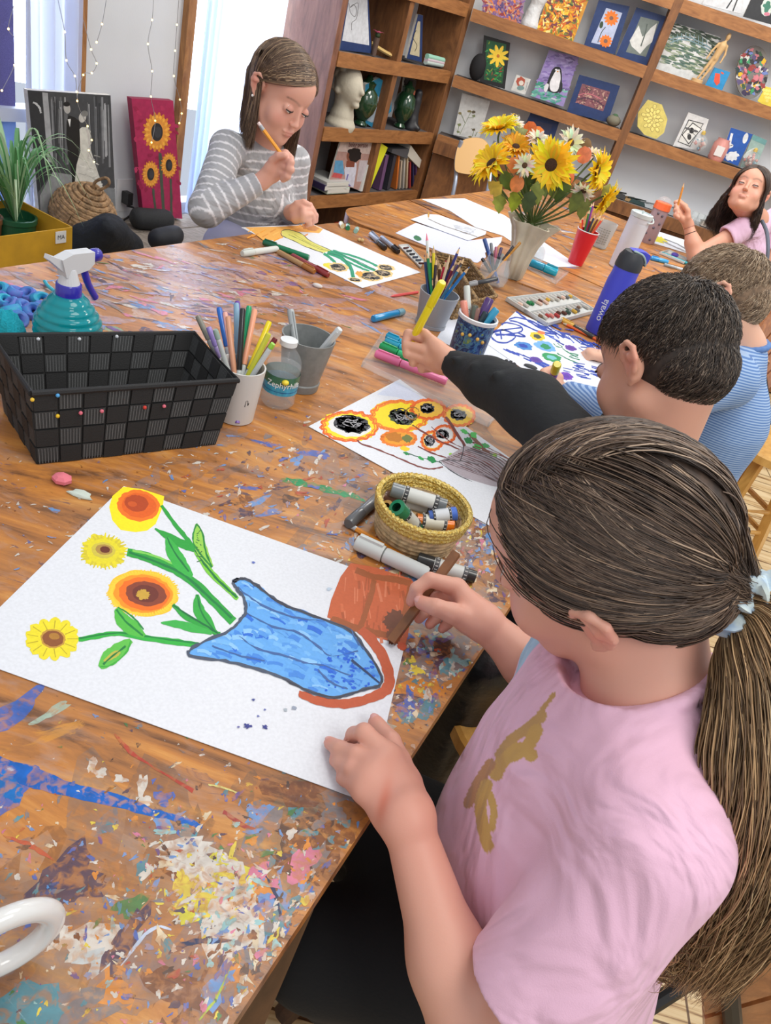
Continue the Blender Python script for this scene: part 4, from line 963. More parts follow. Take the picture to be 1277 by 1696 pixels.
# ------------------------------------------------------------------ PERSON 2: dark-haired boy with the yellow highlighter
def boy_black():
 H=Head(td(1096,606,1.07),-41,38,-3,1.02);NB=H.c-dirz(-41)*.055+np.array([0,0,-.118])
 t=thing('person','dark-haired boy in a black long-sleeved top reaching out with a yellow highlighter','person',(NB[0]+.05,NB[1],0))
 Wl=at(742,598,.800);Sl=NB+np.array([-.035,-.118,-.03]);El=td(880,672,1.20);Sr=NB+np.array([.0,.13,-.03]);Er=Sr+np.array([-.06,.08,-.16]);Wr=Er+np.array([-.12,.05,.03])
 F=Field(.012);H.build(F,NB);F.cone(NB,NB+np.array([.01,0,-.06]),.05,.045,.02)
 hd=F.mesh(.0045,[(H.c-.12,H.c+.12,.003)])
 A=Field(.008);tube_arm(A,El,(El+Wl)/2,Wl,(.030,.025,.0175))
 fz=.80
 fi=dict(index=[(722,578,.812),(706,562,.815),(676,553,.812),(672,566,.800),(688,558,.797)],middle=[(722,590,.800),(703,580,.803),(673,572,.798),(674,587,.785),(692,583,.783)],ring=[(728,600,.790),(710,596,.790),(684,589,.786),(684,601,.773),(701,600,.770)],little=[(733,608,.782),(720,607,.780),(699,602,.774),(699,611,.765),(714,611,.763)],thumb=[(728,580,.815),(716,566,.822),(704,553,.824),(691,545,.818)])
 for n,q in fi.items():
  P=[at(*v)for v in q];R=[.0125,.0105,.0088,.0078,.0068][:len(P)];A.cone(Wl,P[0],.0165,R[0],.012);A.chain(P[:2],R[:2],.009);A.chain(P[1:],R[1:],.0028)
 ar=A.mesh(.0045,[(at(690,575,.80)-.07,at(690,575,.80)+.07,.0024)])
 B=Field(.01);tube_arm(B,Sr,Er,Wr);fist(B,Wr,(-1,.2,0),(0,0,1),(0,1,0),.85);br=B.mesh(.005)
 fmesh('body',[hd,ar,br],SKIN,t,skincol((214,160,136),H.spots()+[(at(670,562,.8),(.012,)*3,(226,132,120),.5)]))
 H.eyes(t,.4)
 C=Field(.02);pel=NB+np.array([.10,-.03,-.36]);C.cone(pel,NB+np.array([.02,0,-.12]),.115,.105,.05,q=1.15,qn=(0,1,0));C.cone(NB+np.array([.02,0,-.12]),NB+np.array([0,0,-.03]),.10,.062,.05)
 C.cone(Sl,NB+np.array([0,0,-.03]),.056,.05,.04);C.cone(Sr,NB+np.array([0,0,-.03]),.054,.05,.04)
 cuff=Wl+(El-Wl)*.04;mid=(El+Wl)/2;C.cone(Sl,El,.056,.052,.02);C.cone(El,mid,.052,.042,.02);C.cone(mid,cuff,.042,.0245,.015,cut=True)
 C.chain([Sr,Er,Wr],[.052,.046,.028],.02)
 dw=nrm(El-Wl);sd=nrm(np.cross(dw,(0,0,1)))
 for k,(u,r)in enumerate([(.2,.006),(.46,.008),(.72,.009)]):
  p=Wl+(El-Wl)*u+np.array([0,0,.018+.02*u]);C.cone(p+sd*(.03+.01*u),p-sd*(.026+.012*u)+dw*(.03 if k%2 else .055)-np.array([0,0,.012]),r*.9,r*.45,.007)
 C.cut(cuff+dw*.02,cuff-dw*.02,.017,.0205,.003);NA=nrm(H.c-NB);C.cut(NB,NB+NA*.08,.046,.066,.004)
 fmesh('black_top',[C.mesh(.0045)],mat('black_sweatshirt',(27,30,33),rough=.82,bump=(30,.5,.006)),t)
 K=Field(.03);kn=np.array([.215,.86,.53]);K.chain([pel+np.array([0,-.06,-.02]),kn],[.085,.062],.03);K.chain([pel+np.array([0,.07,-.02]),kn+np.array([-.02,.22,0])],[.085,.062],.03)
 K.chain([kn,kn+np.array([.01,0,-.38])],[.058,.04],.02);K.chain([kn+np.array([-.02,.22,0]),kn+np.array([0,.22,-.38])],[.058,.04],.02)
 for k in range(4):K.cone(kn+np.array([.03+.03*k,-.05,.03-.01*k]),kn+np.array([.02+.04*k,.05,.055]),.008,.010,.01)
 fmesh('black_shorts',[K.mesh(.007)],mat('shiny_black_cloth',(20,22,25),rough=.32,bump=(25,.6,.006)),t)
 under_cap(H,t,(58,48,42),low=-.098)
 short_hair(H,t,[(44,37,33),(66,55,48),(94,80,68),(134,120,106)],[3.,3.4,2.2,.9],12500,.032,thick=.00055)
boy_black()
# ------------------------------------------------------------------ PERSON 3: fair-haired boy in blue stripes
def stripemat(name,c1,c2,scale,rot,bands='Z'):
 m,nt,p,out=newmat(name);L=nt.links.new;tc=nd(nt,'ShaderNodeTexCoord');mp=nd(nt,'ShaderNodeMapping');mp.inputs['Rotation'].default_value=rot;L(tc.outputs['Object'],mp.inputs[0])
 w=nd(nt,'ShaderNodeTexWave',Scale=scale,Distortion=.6);w.bands_direction=bands;w.inputs['Detail'].default_value=1.;L(mp.outputs[0],w.inputs[0])
 cr=nd(nt,'ShaderNodeValToRGB');e=cr.color_ramp.elements;e[0].position=.4;e[0].color=rgba(c1);e[1].position=.6;e[1].color=rgba(c2);L(w.outputs[0],cr.inputs[0]);L(cr.outputs[0],p.inputs['Base Color'])
 n=nd(nt,'ShaderNodeTexNoise',Scale=14.,Detail=3.);L(tc.outputs['Object'],n.inputs['Vector']);b=nd(nt,'ShaderNodeBump',Strength=.5,Distance=.01);L(n.outputs[0],b.inputs['Height']);L(b.outputs[0],p.inputs['Normal'])
 p.inputs['Roughness'].default_value=.9;return m
TOPV=np.array([0,0,1.])
def boy_blue():
 H=Head(td(1193,498,1.52),-75,28,-20,.90);NB=td(1226,578,1.56)
 t=thing('person','fair-haired boy in a blue striped shirt drawing with a yellow-capped marker','person',(NB[0],NB[1],0))
 F=Field(.012);H.build(F,NB);F.cone(NB,NB+np.array([.01,0,-.06]),.046,.042,.02);hd=F.mesh(.0045,[(H.c-.11,H.c+.11,.003)])
 Wl=at(928,652,.752);El=td(1015,690,1.38);El[2]=max(El[2],.75);Sl=NB+np.array([-.03,-.115,-.035]);Sr=NB+np.array([.02,.12,-.035]);Er=Sr+np.array([-.08,.06,-.13]);Wr=Er+np.array([-.14,.0,.0])
 A=Field(.008);tube_arm(A,El,(El+Wl)/2,Wl,(.028,.024,.0175))
 fi=dict(thumb=[(920,640,.768),(924,626,.782),(914,613,.790),(900,616,.786)],index=[(912,640,.765),(900,628,.778),(880,624,.776),(879,637,.766),(893,640,.760)],middle=[(910,646,.760),(893,637,.770),(878,634,.764),(880,647,.754),(893,648,.750)],ring=[(912,652,.755),(893,647,.760),(883,645,.754),(887,655,.746),(899,655,.743)],little=[(915,657,.750),(899,656,.752),(890,655,.746),(896,662,.740),(906,661,.738)])
 for n,q in fi.items():
  P=[at(*v)for v in q];R=[.0125,.0108,.0092,.0082,.0072][:len(P)];A.cone(Wl,P[0],.0165,R[0],.012);A.chain(P[:2],R[:2],.009);A.chain(P[1:],R[1:],.003)
 ar=A.mesh(.0045,[(at(905,640,.76)-.06,at(905,640,.76)+.06,.0026)])
 B=Field(.01);tube_arm(B,Sr,Er,Wr);fist(B,Wr,(-1,-.2,0),(0,0,1),(0,1,0),.8);br=B.mesh(.005)
 fmesh('body',[hd,ar,br],SKIN,t,skincol((226,176,150),H.spots(brow=(150,118,88))))
 H.eyes(t,.3)
 C=Field(.02);pel=NB+np.array([.04,.0,-.40]);md=NB+np.array([.025,0,-.16]);C.cone(pel,md,.110,.105,.05,q=1.15,qn=(0,1,0));C.cone(md,NB+np.array([0,0,-.018]),.105,.056,.05)
 C.cone(Sl,NB+np.array([0,0,-.035]),.052,.046,.04);C.cone(Sr,NB+np.array([0,0,-.035]),.052,.046,.04)
 cuff=Wl+(El-Wl)*.10;C.cone(Sl,El,.052,.046,.02);C.cone(El,cuff,.046,.031,.02,cut=True);C.chain([Sr,Er,Wr],[.05,.042,.028],.02)
 C.cut(cuff+nrm(El-Wl)*.015,cuff-nrm(El-Wl)*.02,.019,.025,.003)
 NA=nrm(nrm(H.c-NB)*.4+TOPV);C.cut(NB+NA*.026,NB+NA*.08,.047,.058,.004)
 B_=basis(NA);ring=[NB+NA*.016+B_[:,0]*.050*math.cos(k)+B_[:,1]*.050*math.sin(k)for k in np.linspace(0,2*PI,22)]
 fmesh('striped_shirt',[C.mesh(.005)],stripemat('blue_stripes',(94,130,186),(160,186,220),62.,(.12,.0,0)),t)
 D=Field(.004);D.chain(ring,[.0062]*22,.004);fmesh('collar',[D.mesh(.003)],mat('blue_rib',(92,128,186),rough=.9),t)
 K=Field(.03);kn=np.array([pel[0]-.30,pel[1]-.06,.53]);K.chain([pel,kn],[.08,.06],.03);K.chain([pel+np.array([0,.1,0]),kn+np.array([0,.2,0])],[.08,.06],.03)
 K.chain([kn,kn+np.array([.02,0,-.4])],[.056,.04],.02);K.chain([kn+np.array([0,.2,0]),kn+np.array([.02,.2,-.4])],[.056,.04],.02);fmesh('trousers',[K.mesh(.009)],mat('grey_trousers',(60,64,74),rough=.9),t)
 under_cap(H,t,(134,108,84),low=-.098)
 short_hair(H,t,[(104,84,66),(140,116,92),(172,148,122),(204,184,158)],[2,3,2.4,1.2],9000,.034,thick=.0006,lift=.007)
 mb=MB()
boy_blue()
# ------------------------------------------------------------------ PERSON 4: girl in grey stripes
def girl_grey():
 H=Head((0,0,0),122,22,6,.93);b=ray(497,187);off=H(0,.090,.008);c=C0+b*1.83-off;H.c=c
 NB=td(436,238,1.97)
 t=thing('person','girl in a grey and white striped top holding a pencil under her chin','person',(NB[0],NB[1],0))
 SR=td(376,246,1.90);SL=td(488,268,2.06);ER=at(342,346,.758);WR=td(434,300,1.84);EL=td(485,360,2.16);WL=at(482,352,.752)
 F=Field(.012);H.build(F,NB);F.cone(NB,NB+np.array([0,0,-.06]),.044,.04,.02);hd=F.mesh(.0045,[(H.c-.11,H.c+.11,.0024)])
 A=Field(.008);tube_arm(A,ER,(ER+WR)/2,WR,(.028,.025,.0165))
 hf=nrm(td(462,262,1.80)-WR)
 fi=dict(index=[(452,272,1.825),(462,256,1.81),(473,254,1.79),(482,262,1.79)],middle=[(455,280,1.825),(469,264,1.80),(482,269,1.785),(478,280,1.79)],ring=[(455,286,1.83),(470,276,1.805),(482,281,1.79),(475,289,1.80)],little=[(453,292,1.835),(467,288,1.815),(476,292,1.80),(469,297,1.81)],thumb=[(447,278,1.815),(452,266,1.80),(462,258,1.785),(472,258,1.78)])
 for n,q in fi.items():
  P=[td(*v)for v in q];R=[.0125,.0105,.0092,.0080];A.cone(WR,P[0],.016,R[0],.01);A.chain(P[:2],R[:2],.008);A.chain(P[1:],R[1:],.0022)
 zc=td(462,275,1.81);ar=A.mesh(.0045,[(zc-.06,zc+.06,.0022)])
 B=Field(.008);tube_arm(B,EL,(EL+WL)/2,WL,(.028,.024,.016))
 fj=dict(index=[(490,350,.765),(499,343,.780),(513,340,.786),(519,350,.774),(519,360,.760)],middle=[(492,354,.760),(502,349,.776),(516,347,.778),(523,357,.766),(523,366,.752)],ring=[(492,358,.755),(503,356,.768),(515,356,.768),(519,364,.755),(516,371,.743)],little=[(490,362,.750),(501,362,.758),(511,364,.756),(512,370,.747),(508,373,.738)],thumb=[(486,346,.768),(492,338,.784),(503,335,.793),(511,339,.790)])
 for n,q in fj.items():
  P=[at(*v)for v in q];R=[.0115,.0098,.0085,.0077,.0068][:len(P)];B.cone(WL,P[0],.015,R[0],.01);B.chain(P[:2],R[:2],.008);B.chain(P[1:],R[1:],.0022)
 zc=at(508,355,.765);al=B.mesh(.0045,[(zc-.06,zc+.06,.0022)])
 fmesh('body',[hd,ar,al],SKIN,t,skincol((222,166,146),H.spots(lip=(178,98,92))+[(td(478,270,1.79),(.02,)*3,(224,150,140),.4)]))
 H.eyes(t,.46,look=(0,-.38))
 mb=MB();mb.sph(H(-.080,-.004,-.031),.0032,None,10,8);mb.build('earring',mat('pearl',(240,238,236),rough=.15),t,True)
 C=Field(.02);pel=td(418,405,2.16);md=td(425,320,2.06);ax=nrm(SR-SL)
 C.cone(pel,md,.088,.090,.05,q=1.12,qn=ax);C.cone(md,NB+np.array([0,0,-.03]),.092,.05,.05);C.cone(SR,NB+np.array([0,0,-.035]),.042,.040,.04);C.cone(SL,NB+np.array([0,0,-.035]),.042,.040,.04)
 cf=WR+(ER-WR)*.07;cg=WL+(EL-WL)*.15;C.chain([SR,ER],[.042,.042],.014);C.cone(ER,cf,.042,.027,.012,cut=True);C.chain([SL,EL],[.040,.038],.014);C.cone(EL,cg,.038,.026,.012,cut=True)
 C.cut(cf+(ER-WR)*.1,cf-(ER-WR)*.1,.016,.022,.003);NA=nrm(H.c-NB);C.cut(NB+NA*.025,NB+NA*.08,.043,.06,.004)
 for p,q in((SR+(ER-SR)*.25,SR+(ER-SR)*.55+np.array([.03,0,0])),(SR+(ER-SR)*.6,SR+(ER-SR)*.8+np.array([.035,-.02,0]))):C.cone(p,q,.03,.022,.012)
 g_,w_=np.array(lin((168,168,172))),np.array(lin((226,224,228)))
 def col(V):
  def seg(a_,b_):
   ba=b_-a_;L2=ba@ba;h=((V-a_)@ba)/L2;hc=np.clip(h,0,1);return np.linalg.norm(V-a_-hc[:,None]*ba,axis=1),h*math.sqrt(L2)
  S4=[seg(SR,ER),seg(ER,WR),seg(SL,EL),seg(EL,WL)];d=np.stack([q[0]for q in S4]+[np.full(len(V),.052)]);k=d.argmin(0)
  tors=V[:,2]*1.05+(V@ax)*.10;co_=np.stack([q[1]for q in S4]+[tors]);s_=np.take_along_axis(co_,k[None],0)[0]
  m_=(s_%.0235)<.0052;c_=np.where(m_[:,None],w_,g_);return c_
 fmesh('striped_top',[C.mesh(.0036)],clothmat('ribbed_jersey',None),t,col)
 K=Field(.03);kn=pel+np.array([.33,-.13,.0]);kn[2]=.52;K.chain([pel,kn],[.08,.06],.03);k2=kn+np.array([-.05,-.2,0]);K.chain([pel+np.array([-.03,-.1,0]),k2],[.08,.06],.03)
 K.chain([kn,kn+np.array([0,0,-.4])],[.055,.04],.02);K.chain([k2,k2+np.array([0,0,-.4])],[.055,.04],.02);fmesh('trousers',[K.mesh(.010)],mat('lavender_trousers',(176,176,206),rough=.9),t)
 under_cap(H,t,(92,70,58),low=-.10)
 long_hair(H,t,[(74,56,46),(104,82,66),(138,112,88),(176,150,120)],[3,3,2,1],.15,7500,part=.30,tuck=(.30,-.16),inward=.10,spread=.02,gmix=.55,thick=.0008)
 p0=td(435,213,1.76);p1=td(487,284,1.80)
 return p0,p1
PENCIL_G2=girl_grey()
# ------------------------------------------------------------------ PERSON 5: far girl in lilac
def girl_lilac():
 H=Head(td(1239,319,2.93),208,-26,-8,.87);NB=td(1252,364,3.05)
 t=thing('person','dark-haired girl in a lilac t-shirt looking up with her elbow on the far table','person',(NB[0],NB[1],0))
 SRr=td(1228,380,2.99);ER=at(1153,424,.757);WR=td(1140,372,2.98);SL=td(1285,362,3.12);EL=SL+np.array([.04,-.02,-.19]);WL=EL+np.array([-.10,-.10,-.06])
 F=Field(.012);H.build(F,NB);F.cone(NB,NB+np.array([0,.0,-.06]),.042,.038,.02);hd=F.mesh(.005,[(H.c-.11,H.c+.11,.0028)])
 A=Field(.008);tube_arm(A,SRr,ER,WR,(.033,.031,.018))
 fi=dict(index=[(1137,357,2.97),(1135,342,2.965),(1125,334,2.955),(1119,335,2.95)],middle=[(1134,358,2.97),(1128,346,2.955),(1120,341,2.94),(1122,347,2.93)],ring=[(1132,360,2.965),(1124,351,2.95),(1119,348,2.935),(1123,353,2.93)],little=[(1131,364,2.96),(1123,357,2.945),(1119,356,2.935),(1123,360,2.93)],thumb=[(1139,360,2.95),(1139,349,2.94),(1132,340,2.935),(1126,336,2.935)])
 for n,q in fi.items():
  P=[td(*v)for v in q];R=[.0125,.0105,.0095,.0085];A.cone(WR,P[0],.016,R[0],.01);A.chain(P,R,.003)
 zc=td(1130,350,2.95);ar=A.mesh(.005,[(zc-.06,zc+.06,.0028)])
 B=Field(.01);tube_arm(B,SL,EL,WL);fist(B,WL,(-1,0,0),(0,0,1),(0,-1,0),.8);bl=B.mesh(.006)
 fmesh('body',[hd,ar,bl],SKIN,t,skincol((208,152,128),H.spots(lip=(160,92,86),brow=(60,44,38))))
 H.eyes(t,.62,look=(-.2,0))
 mb=MB();d=nrm(ER-WR);B_=basis(d)
 for kk,rad in((.035,.0215),):
  c_=WR+d*kk;mb.tube([c_+B_[:,0]*rad*math.cos(a_)+B_[:,1]*rad*math.sin(a_)for a_ in np.linspace(0,2*PI,24)],.0022,6)
 mb.build('black_hair_tie',mat('black_band',(18,18,20),rough=.8),t,True)
 mb=MB();c_=WR+d*.012;mb.tube([c_+B_[:,0]*.020*math.cos(a_)+B_[:,1]*.020*math.sin(a_)for a_ in np.linspace(0,2*PI,24)],.0014,6);mb.build('thin_bracelet',mat('bracelet',(150,90,80),rough=.6),t,True)
 C=Field(.02);pel=NB+np.array([.06,.06,-.40]);md=NB+np.array([.03,.02,-.17]);ax=nrm(SRr-SL);C.cone(pel,md,.095,.092,.05,q=1.12,qn=ax);C.cone(md,NB+np.array([0,0,-.03]),.095,.05,.05)
 C.cone(SRr,NB+np.array([0,0,-.035]),.045,.042,.04);C.cone(SL,NB+np.array([0,0,-.035]),.045,.042,.04);du=ER-SRr;C.cone(SRr,SRr+du*.33,.045,.050,.014,cut=True);C.cone(SL,SL+(EL-SL)*.6,.045,.048,.014,cut=True)
 C.cut(SRr+du*.26,SRr+du*.36,.034,.044,.003);NA=nrm(H.c-NB);C.cut(NB+NA*.025,NB+NA*.08,.043,.06,.004)
 lc=np.array(lin((218,182,208)));fmesh('t_shirt',[C.mesh(.0055)],CLOTH,t,lambda V:np.tile(lc,(len(V),1)))
 s0=td(1268,372,2.98);mb=MB();mb.tube(catmull([td(1262,366,2.955),td(1270,385,2.91),td(1272,415,2.88),td(1268,450,2.90)],5),.007,8);mb.build('apron_strap',mat('grey_strap',(92,98,112),rough=.8),t,True)
 K=Field(.03);kn=pel+np.array([-.3,-.1,0]);kn[2]=.52;K.chain([pel,kn],[.08,.06],.03);k2=kn+np.array([.1,-.2,0]);K.chain([pel+np.array([.05,-.05,0]),k2],[.08,.06],.03)
 K.chain([kn,kn+np.array([0,0,-.4])],[.055,.04],.02);K.chain([k2,k2+np.array([0,0,-.4])],[.055,.04],.02);fmesh('jeans',[K.mesh(.010)],mat('blue_jeans',(70,84,116),rough=.9),t)
 under_cap(H,t,(50,38,34),low=-.10)
 long_hair(H,t,[(40,31,29),(62,48,43),(92,74,64),(126,106,92)],[3.4,3,1.6,.6],.16,6500,part=.02,tuck=(.42,.38),inward=-.30,spread=.03,thick=.0010,curl=.008)
 mb=MB();pts=[H.skull(unit([g*math.sin(a_),-.15,math.cos(a_)]),.009)for g in(1,)for a_ in np.linspace(-1.75,1.75,20)]
 mb.tube(pts,.006*.9,8,sq=.6);hb=mb.build('headband',mat('cream_headband',(224,214,200),rough=.8,nz=(120,.4),col2=(196,90,84)),t,True)
 return td(1125,338,2.93),td(1127,316,2.90)
PENCIL_G3=girl_lilac()
# ------------------------------------------------------------------ things on the tables
def cm(x0,y0,s):return lambda P:[(x0+x/s,y0+y/s)for x,y in P]
def tdep(p):return float((np.array(p)-C0)@FW)
def proj(p):
 v=np.array(p,float)-C0;w=v@FW;return CX+F_PX*(v@CR)/w,CY-F_PX*(v@CU)/w
def zfor(b,py):
 lo,hi=b[2],b[2]+.6
 for _ in range(40):
  m=(lo+hi)/2
  if proj((b[0],b[1],m))[1]>py:lo=m
  else:hi=m
 return lo
def rad(p,w):return w/2*tdep(p)/F_PX
TOPZ=np.array([0,0,1.])
def paper(name,label,poly,draw=None,z=.0008,group=None,cat='drawing',th=.0007,col=(224,227,234),curl=0.):
 P=[at(x,y,TZ+z+th)for x,y in poly];mb=MB();c=np.mean(P,axis=0)
 mb.prism([p-TOPZ*th for p in P][::-1]if np.cross((P[1]-P[0])[:2],(P[2]-P[1])[:2])<0 else[p-TOPZ*th for p in P],(0,0,th),col)
 a=Art(mb,lambda x,y:at(x,y,TZ+z+th),TOPZ,.00008,.0000016)
 if draw:draw(a)
 return tag(mb.build(name,ART,None,loc=c-TOPZ*th),label,cat,group)
def rod(mb,a,b,r,col,n=12,r2=None):mb.tube([a,b],[r,r if r2 is None else r2],n,col);return mb
def pen(name,label,a,b,r,body,cap,capf=.4,cat='marker',group=None,m=None,tip=None,clip=True,endc=None):
 """a = end with the cap, b = other end"""
 a,b=np.array(a),np.array(b);d=b-a;c=a+d*capf;t=thing(name,label,cat,(a+b)/2-TOPZ*r,group);m=m or GLOSS
 mb=MB();mb.lathe([(r*.55,0),(r*.9,.002),(r*.95,.004),(r*.95,np.linalg.norm(b-c)-.003),(r*.8,np.linalg.norm(b-c))],c,d,14,body);mb.build('barrel',m,t,40)
 mb=MB();mb.lathe([(r*.8,0),(r*1.0,.003),(r*1.02,np.linalg.norm(c-a))],a,d,14,cap)
 if endc:mb.lathe([(r*.6,-.0006),(r*.6,.0002)],a,d,12,endc)
 k=mb.build('cap',m,t,40)
 if clip:
  B=basis(d);mb=MB();u=B[:,0]if B[:,0][2]>.2 else(B[:,1]if B[:,1][2]>.2 else-B[:,0]);mb.box(a+d*capf*.5+u*r*1.1,(r*.5,r*.4,np.linalg.norm(c-a)*.85),np.stack([np.cross(u,nrm(d)),u,nrm(d)],1),cap);mb.build('pocket_clip',m,k)
 return t
def pencil(name,label,tip,end,r,col,group=None,lead=None,eraser=False,cat='pencil',wood=(222,184,138)):
 tip,end=np.array(tip),np.array(end);d=nrm(tip-end);L=np.linalg.norm(tip-end);t=thing(name,label,cat,(tip+end)/2-TOPZ*r,group)
 mb=MB();mb.lathe([(r,0),(r,L-.016)],end,d,6,col);mb.build('barrel',PLAIN,t)
 mb=MB();mb.lathe([(r,L-.016),(r*.35,L-.005)],end,d,8,wood);mb.build('sharpened_wood',PLAIN,t)
 mb=MB();mb.lathe([(r*.35,L-.005),(r*.08,L)],end,d,8,lead or col);mb.build('lead',PLAIN,t)
 if eraser:
  mb=MB();mb.lathe([(r*1.05,-.008),(r*1.05,.004)],end,d,10,(190,194,196));f=mb.build('ferrule',mat('brushed_metal',(190,192,196),rough=.3,metal=.8),t)
  mb=MB();mb.lathe([(r*.9,-.016),(r*.95,-.008)],end,d,10,(236,214,212));mb.build('eraser',MATTE,f)
 return t
def cup(name,label,cat,b,top,rb,rt,m,th=.0022,extra=None,n=36):
 h=top[2]-b[2];ax=top-b;L=np.linalg.norm(ax);t=thing(name,label,cat,b)
 mb=MB();mb.lathe([(rb*.9,0),(rb,.002),(rt,L),(rt-th,L),(rb-th,.004),(.0005,.004)],b,ax,n,(255,255,255),cap=True);mb.build('cup_wall',m,t,40);return t
def bz(px,py,z=TZ):return at(px,py,z)
# ---- the big drawing
h=cm(0,780,1.824)
def draw1(a):
 Y,G=(246,214,40),(44,160,62)
 def st(P,w,c,j=.4,**k):a.stroke(h(P),[q/1.824 for q in w]if isinstance(w,list)else w/1.824,c,j,**k)
 def el(x,y,rx,ry,c,jag=.04,**k):q=h([(x,y)])[0];a.ell(q,rx/1.824,ry/1.824,c,.12,40,jag,**k)
 a.poly(h([(373,48),(430,55),(497,77),(492,110),(470,160),(445,180),(410,185),(365,178),(340,150),(330,110),(340,76)]),(250,228,30),.3)
 el(418,105,64,47,(238,118,34));el(420,104,52,37,(226,98,30));el(412,98,36,25,(180,70,28));el(400,100,14,8,(206,88,34))
 el(312,243,66,50,(228,214,44),.16);
 for k in range(34):a_=2*PI*k/34;st([(312+50*math.cos(a_),243+38*math.sin(a_)),(312+random.uniform(66,80)*math.cos(a_),243+random.uniform(48,58)*math.sin(a_))],[8,3],random.choice([(232,218,40),(212,196,50)]),.2,sm=0)
 el(312,240,36,24,(206,190,70));el(314,238,26,16,(176,140,70));el(317,238,15,10,(104,48,34))
 el(432,370,106,70,(250,196,50));el(434,372,90,58,(244,150,34));el(436,372,78,50,(238,112,30));el(441,371,62,37,(136,66,46));el(440,371,40,26,(110,50,40));el(432,374,20,15,(200,160,60),.2)
 for k in range(70):a_=2*PI*k/70;st([(432+92*math.cos(a_),370+60*math.sin(a_)),(432+random.uniform(102,112)*math.cos(a_),370+random.uniform(68,74)*math.sin(a_))],[7,3],(250,206,60),.2,sm=0)
 for k in range(13):a_=2*PI*k/13;q=(158+56*math.cos(a_),508+40*math.sin(a_));a.ell(h([q])[0],15,10,(236,220,44),math.atan2(.7*math.sin(a_),math.cos(a_)),14,.1)
 for k in range(13):a_=2*PI*k/13;st([(158+44*math.cos(a_),508+30*math.sin(a_)),(158+78*math.cos(a_),508+56*math.sin(a_))],2.5,(190,168,40),.2,sm=0)
 el(160,507,38,29,(196,150,60));el(160,507,32,24,(140,82,44));el(164,500,16,10,(176,124,50))
 L2=(120,200,60)
 for P,w,c in[([(488,105),(520,150),(560,200),(590,240)],[9,12,14,12],G),([(468,174),(510,200),(560,225),(590,240)],[4,22,26,12],G),([(590,240),(630,300),(680,350),(718,388)],[14,20,16,12],L2),([(590,240),(640,310),(690,360),(716,382)],7,(30,120,60)),([(594,160),(600,200),(610,240),(640,290)],[8,34,36,10],(150,206,80)),([(594,160),(584,190),(590,230),(640,292)],5,(40,140,60)),([(594,160),(612,190),(620,240),(640,292)],5,(30,130,56)),([(385,246),(430,256),(480,275),(540,305),(600,350),(650,400),(704,455)],[22,28,30,28,26,26,28],G),([(390,246),(480,278),(560,318),(640,390),(700,446)],7,(24,124,64)),([(400,240),(470,258),(530,285)],6,(130,206,90)),([(505,202),(520,240),(545,280),(580,320)],[8,40,44,12],(58,176,72)),([(505,202),(530,250),(570,305)],5,(24,120,60)),([(522,405),(560,440),(610,465),(662,495)],[10,18,20,16],G),([(595,374),(600,420),(625,455),(650,488)],[8,36,34,10],(52,168,66)),([(595,374),(610,430),(650,488)],5,(24,124,60)),([(488,460),(530,462),(580,475),(640,490)],[4,24,26,10],(60,176,76)),([(520,405),(600,455),(660,492)],5,(20,110,60)),([(238,510),(300,499),(360,492),(440,505),(520,516),(600,526)],[14,16,14,18,20,16],(50,176,66)),([(240,506),(360,490),(450,502),(598,522)],5,(24,130,60)),([(352,416),(370,450),(400,475),(436,500)],[14,44,46,12],(84,186,70)),([(352,420),(385,460),(432,498)],6,(26,130,60)),([(356,412),(400,440),(434,480)],5,(40,140,66)),([(302,594),(330,566),(360,540),(396,512)],[16,50,44,14],(96,190,76)),([(315,576),(345,556),(362,546)],[8,20,10],(186,180,70)),([(312,585),(340,560),(380,530)],6,(30,120,60)),([(302,594),(340,585),(380,550),(396,512)],5,(60,170,60))]:st(P,w,c)
 for k in range(14):st([(600+random.uniform(-10,14),180+k*7),(603+random.uniform(-10,14),184+k*7)],2.5,(50,110,60),.1,sm=0)
 BR=(196,96,56)
 a.poly(h([(1060,278),(1130,292),(1195,312),(1243,326),(1256,345),(1244,420),(1232,500),(1216,545),(1195,520),(1140,505),(1060,475),(988,442),(1000,390),(1030,320)]),BR,.5)
 for k in range(44):
  x,y=random.uniform(1030,1225),random.uniform(300,480);st([(x,y),(x+random.uniform(-10,14),y+random.uniform(20,60))],random.uniform(3,9),random.choice([(184,88,50),(206,108,68),(212,122,86),(172,84,48)]),.3,sm=0)
 for P,w in[([(1075,300),(1130,320),(1200,330),(1240,340)],18),([(1130,330),(1120,380),(1100,440),(1085,480)],17),([(1000,446),(1060,470),(1130,490),(1200,500)],20),([(1240,345),(1225,420),(1200,500)],16)]:st(P,w,(158,86,46),.6)
 el(1192,452,34,30,(112,66,46),.2);el(1188,500,22,28,(124,72,48),.2);el(1215,530,14,12,(196,84,50),.2)
 st([(1090,478),(1130,520),(1160,570),(1176,620),(1166,660),(1110,690),(1040,704),(960,694),(900,672)],[30,30,30,32,34,30,28,26,16],(188,88,54),.9)
 V=[(705,337),(722,328),(748,330),(790,358),(850,402),(950,440),(1056,482),(1100,535),(1142,600),(1150,645),(1096,662),(1010,685),(930,665),(850,625),(760,595),(680,575),(590,564),(568,547),(620,515),(690,485),(722,455),(742,425),(736,385),(716,358)]
 a.poly(h(V),(100,168,234),.2,4)
 for k in range(330):
  x,y=random.uniform(580,1140),random.uniform(335,680)
  if not inpoly((x,y),V):continue
  q=(x+random.uniform(15,50),y+random.uniform(2,26))
  if inpoly(q,V):st([(x,y),((x+q[0])/2,(y+q[1])/2-4),q],random.uniform(5,15),random.choice([(84,152,228),(116,180,240),(70,136,220),(140,194,242),(96,164,232),(44,110,214)]),.3)
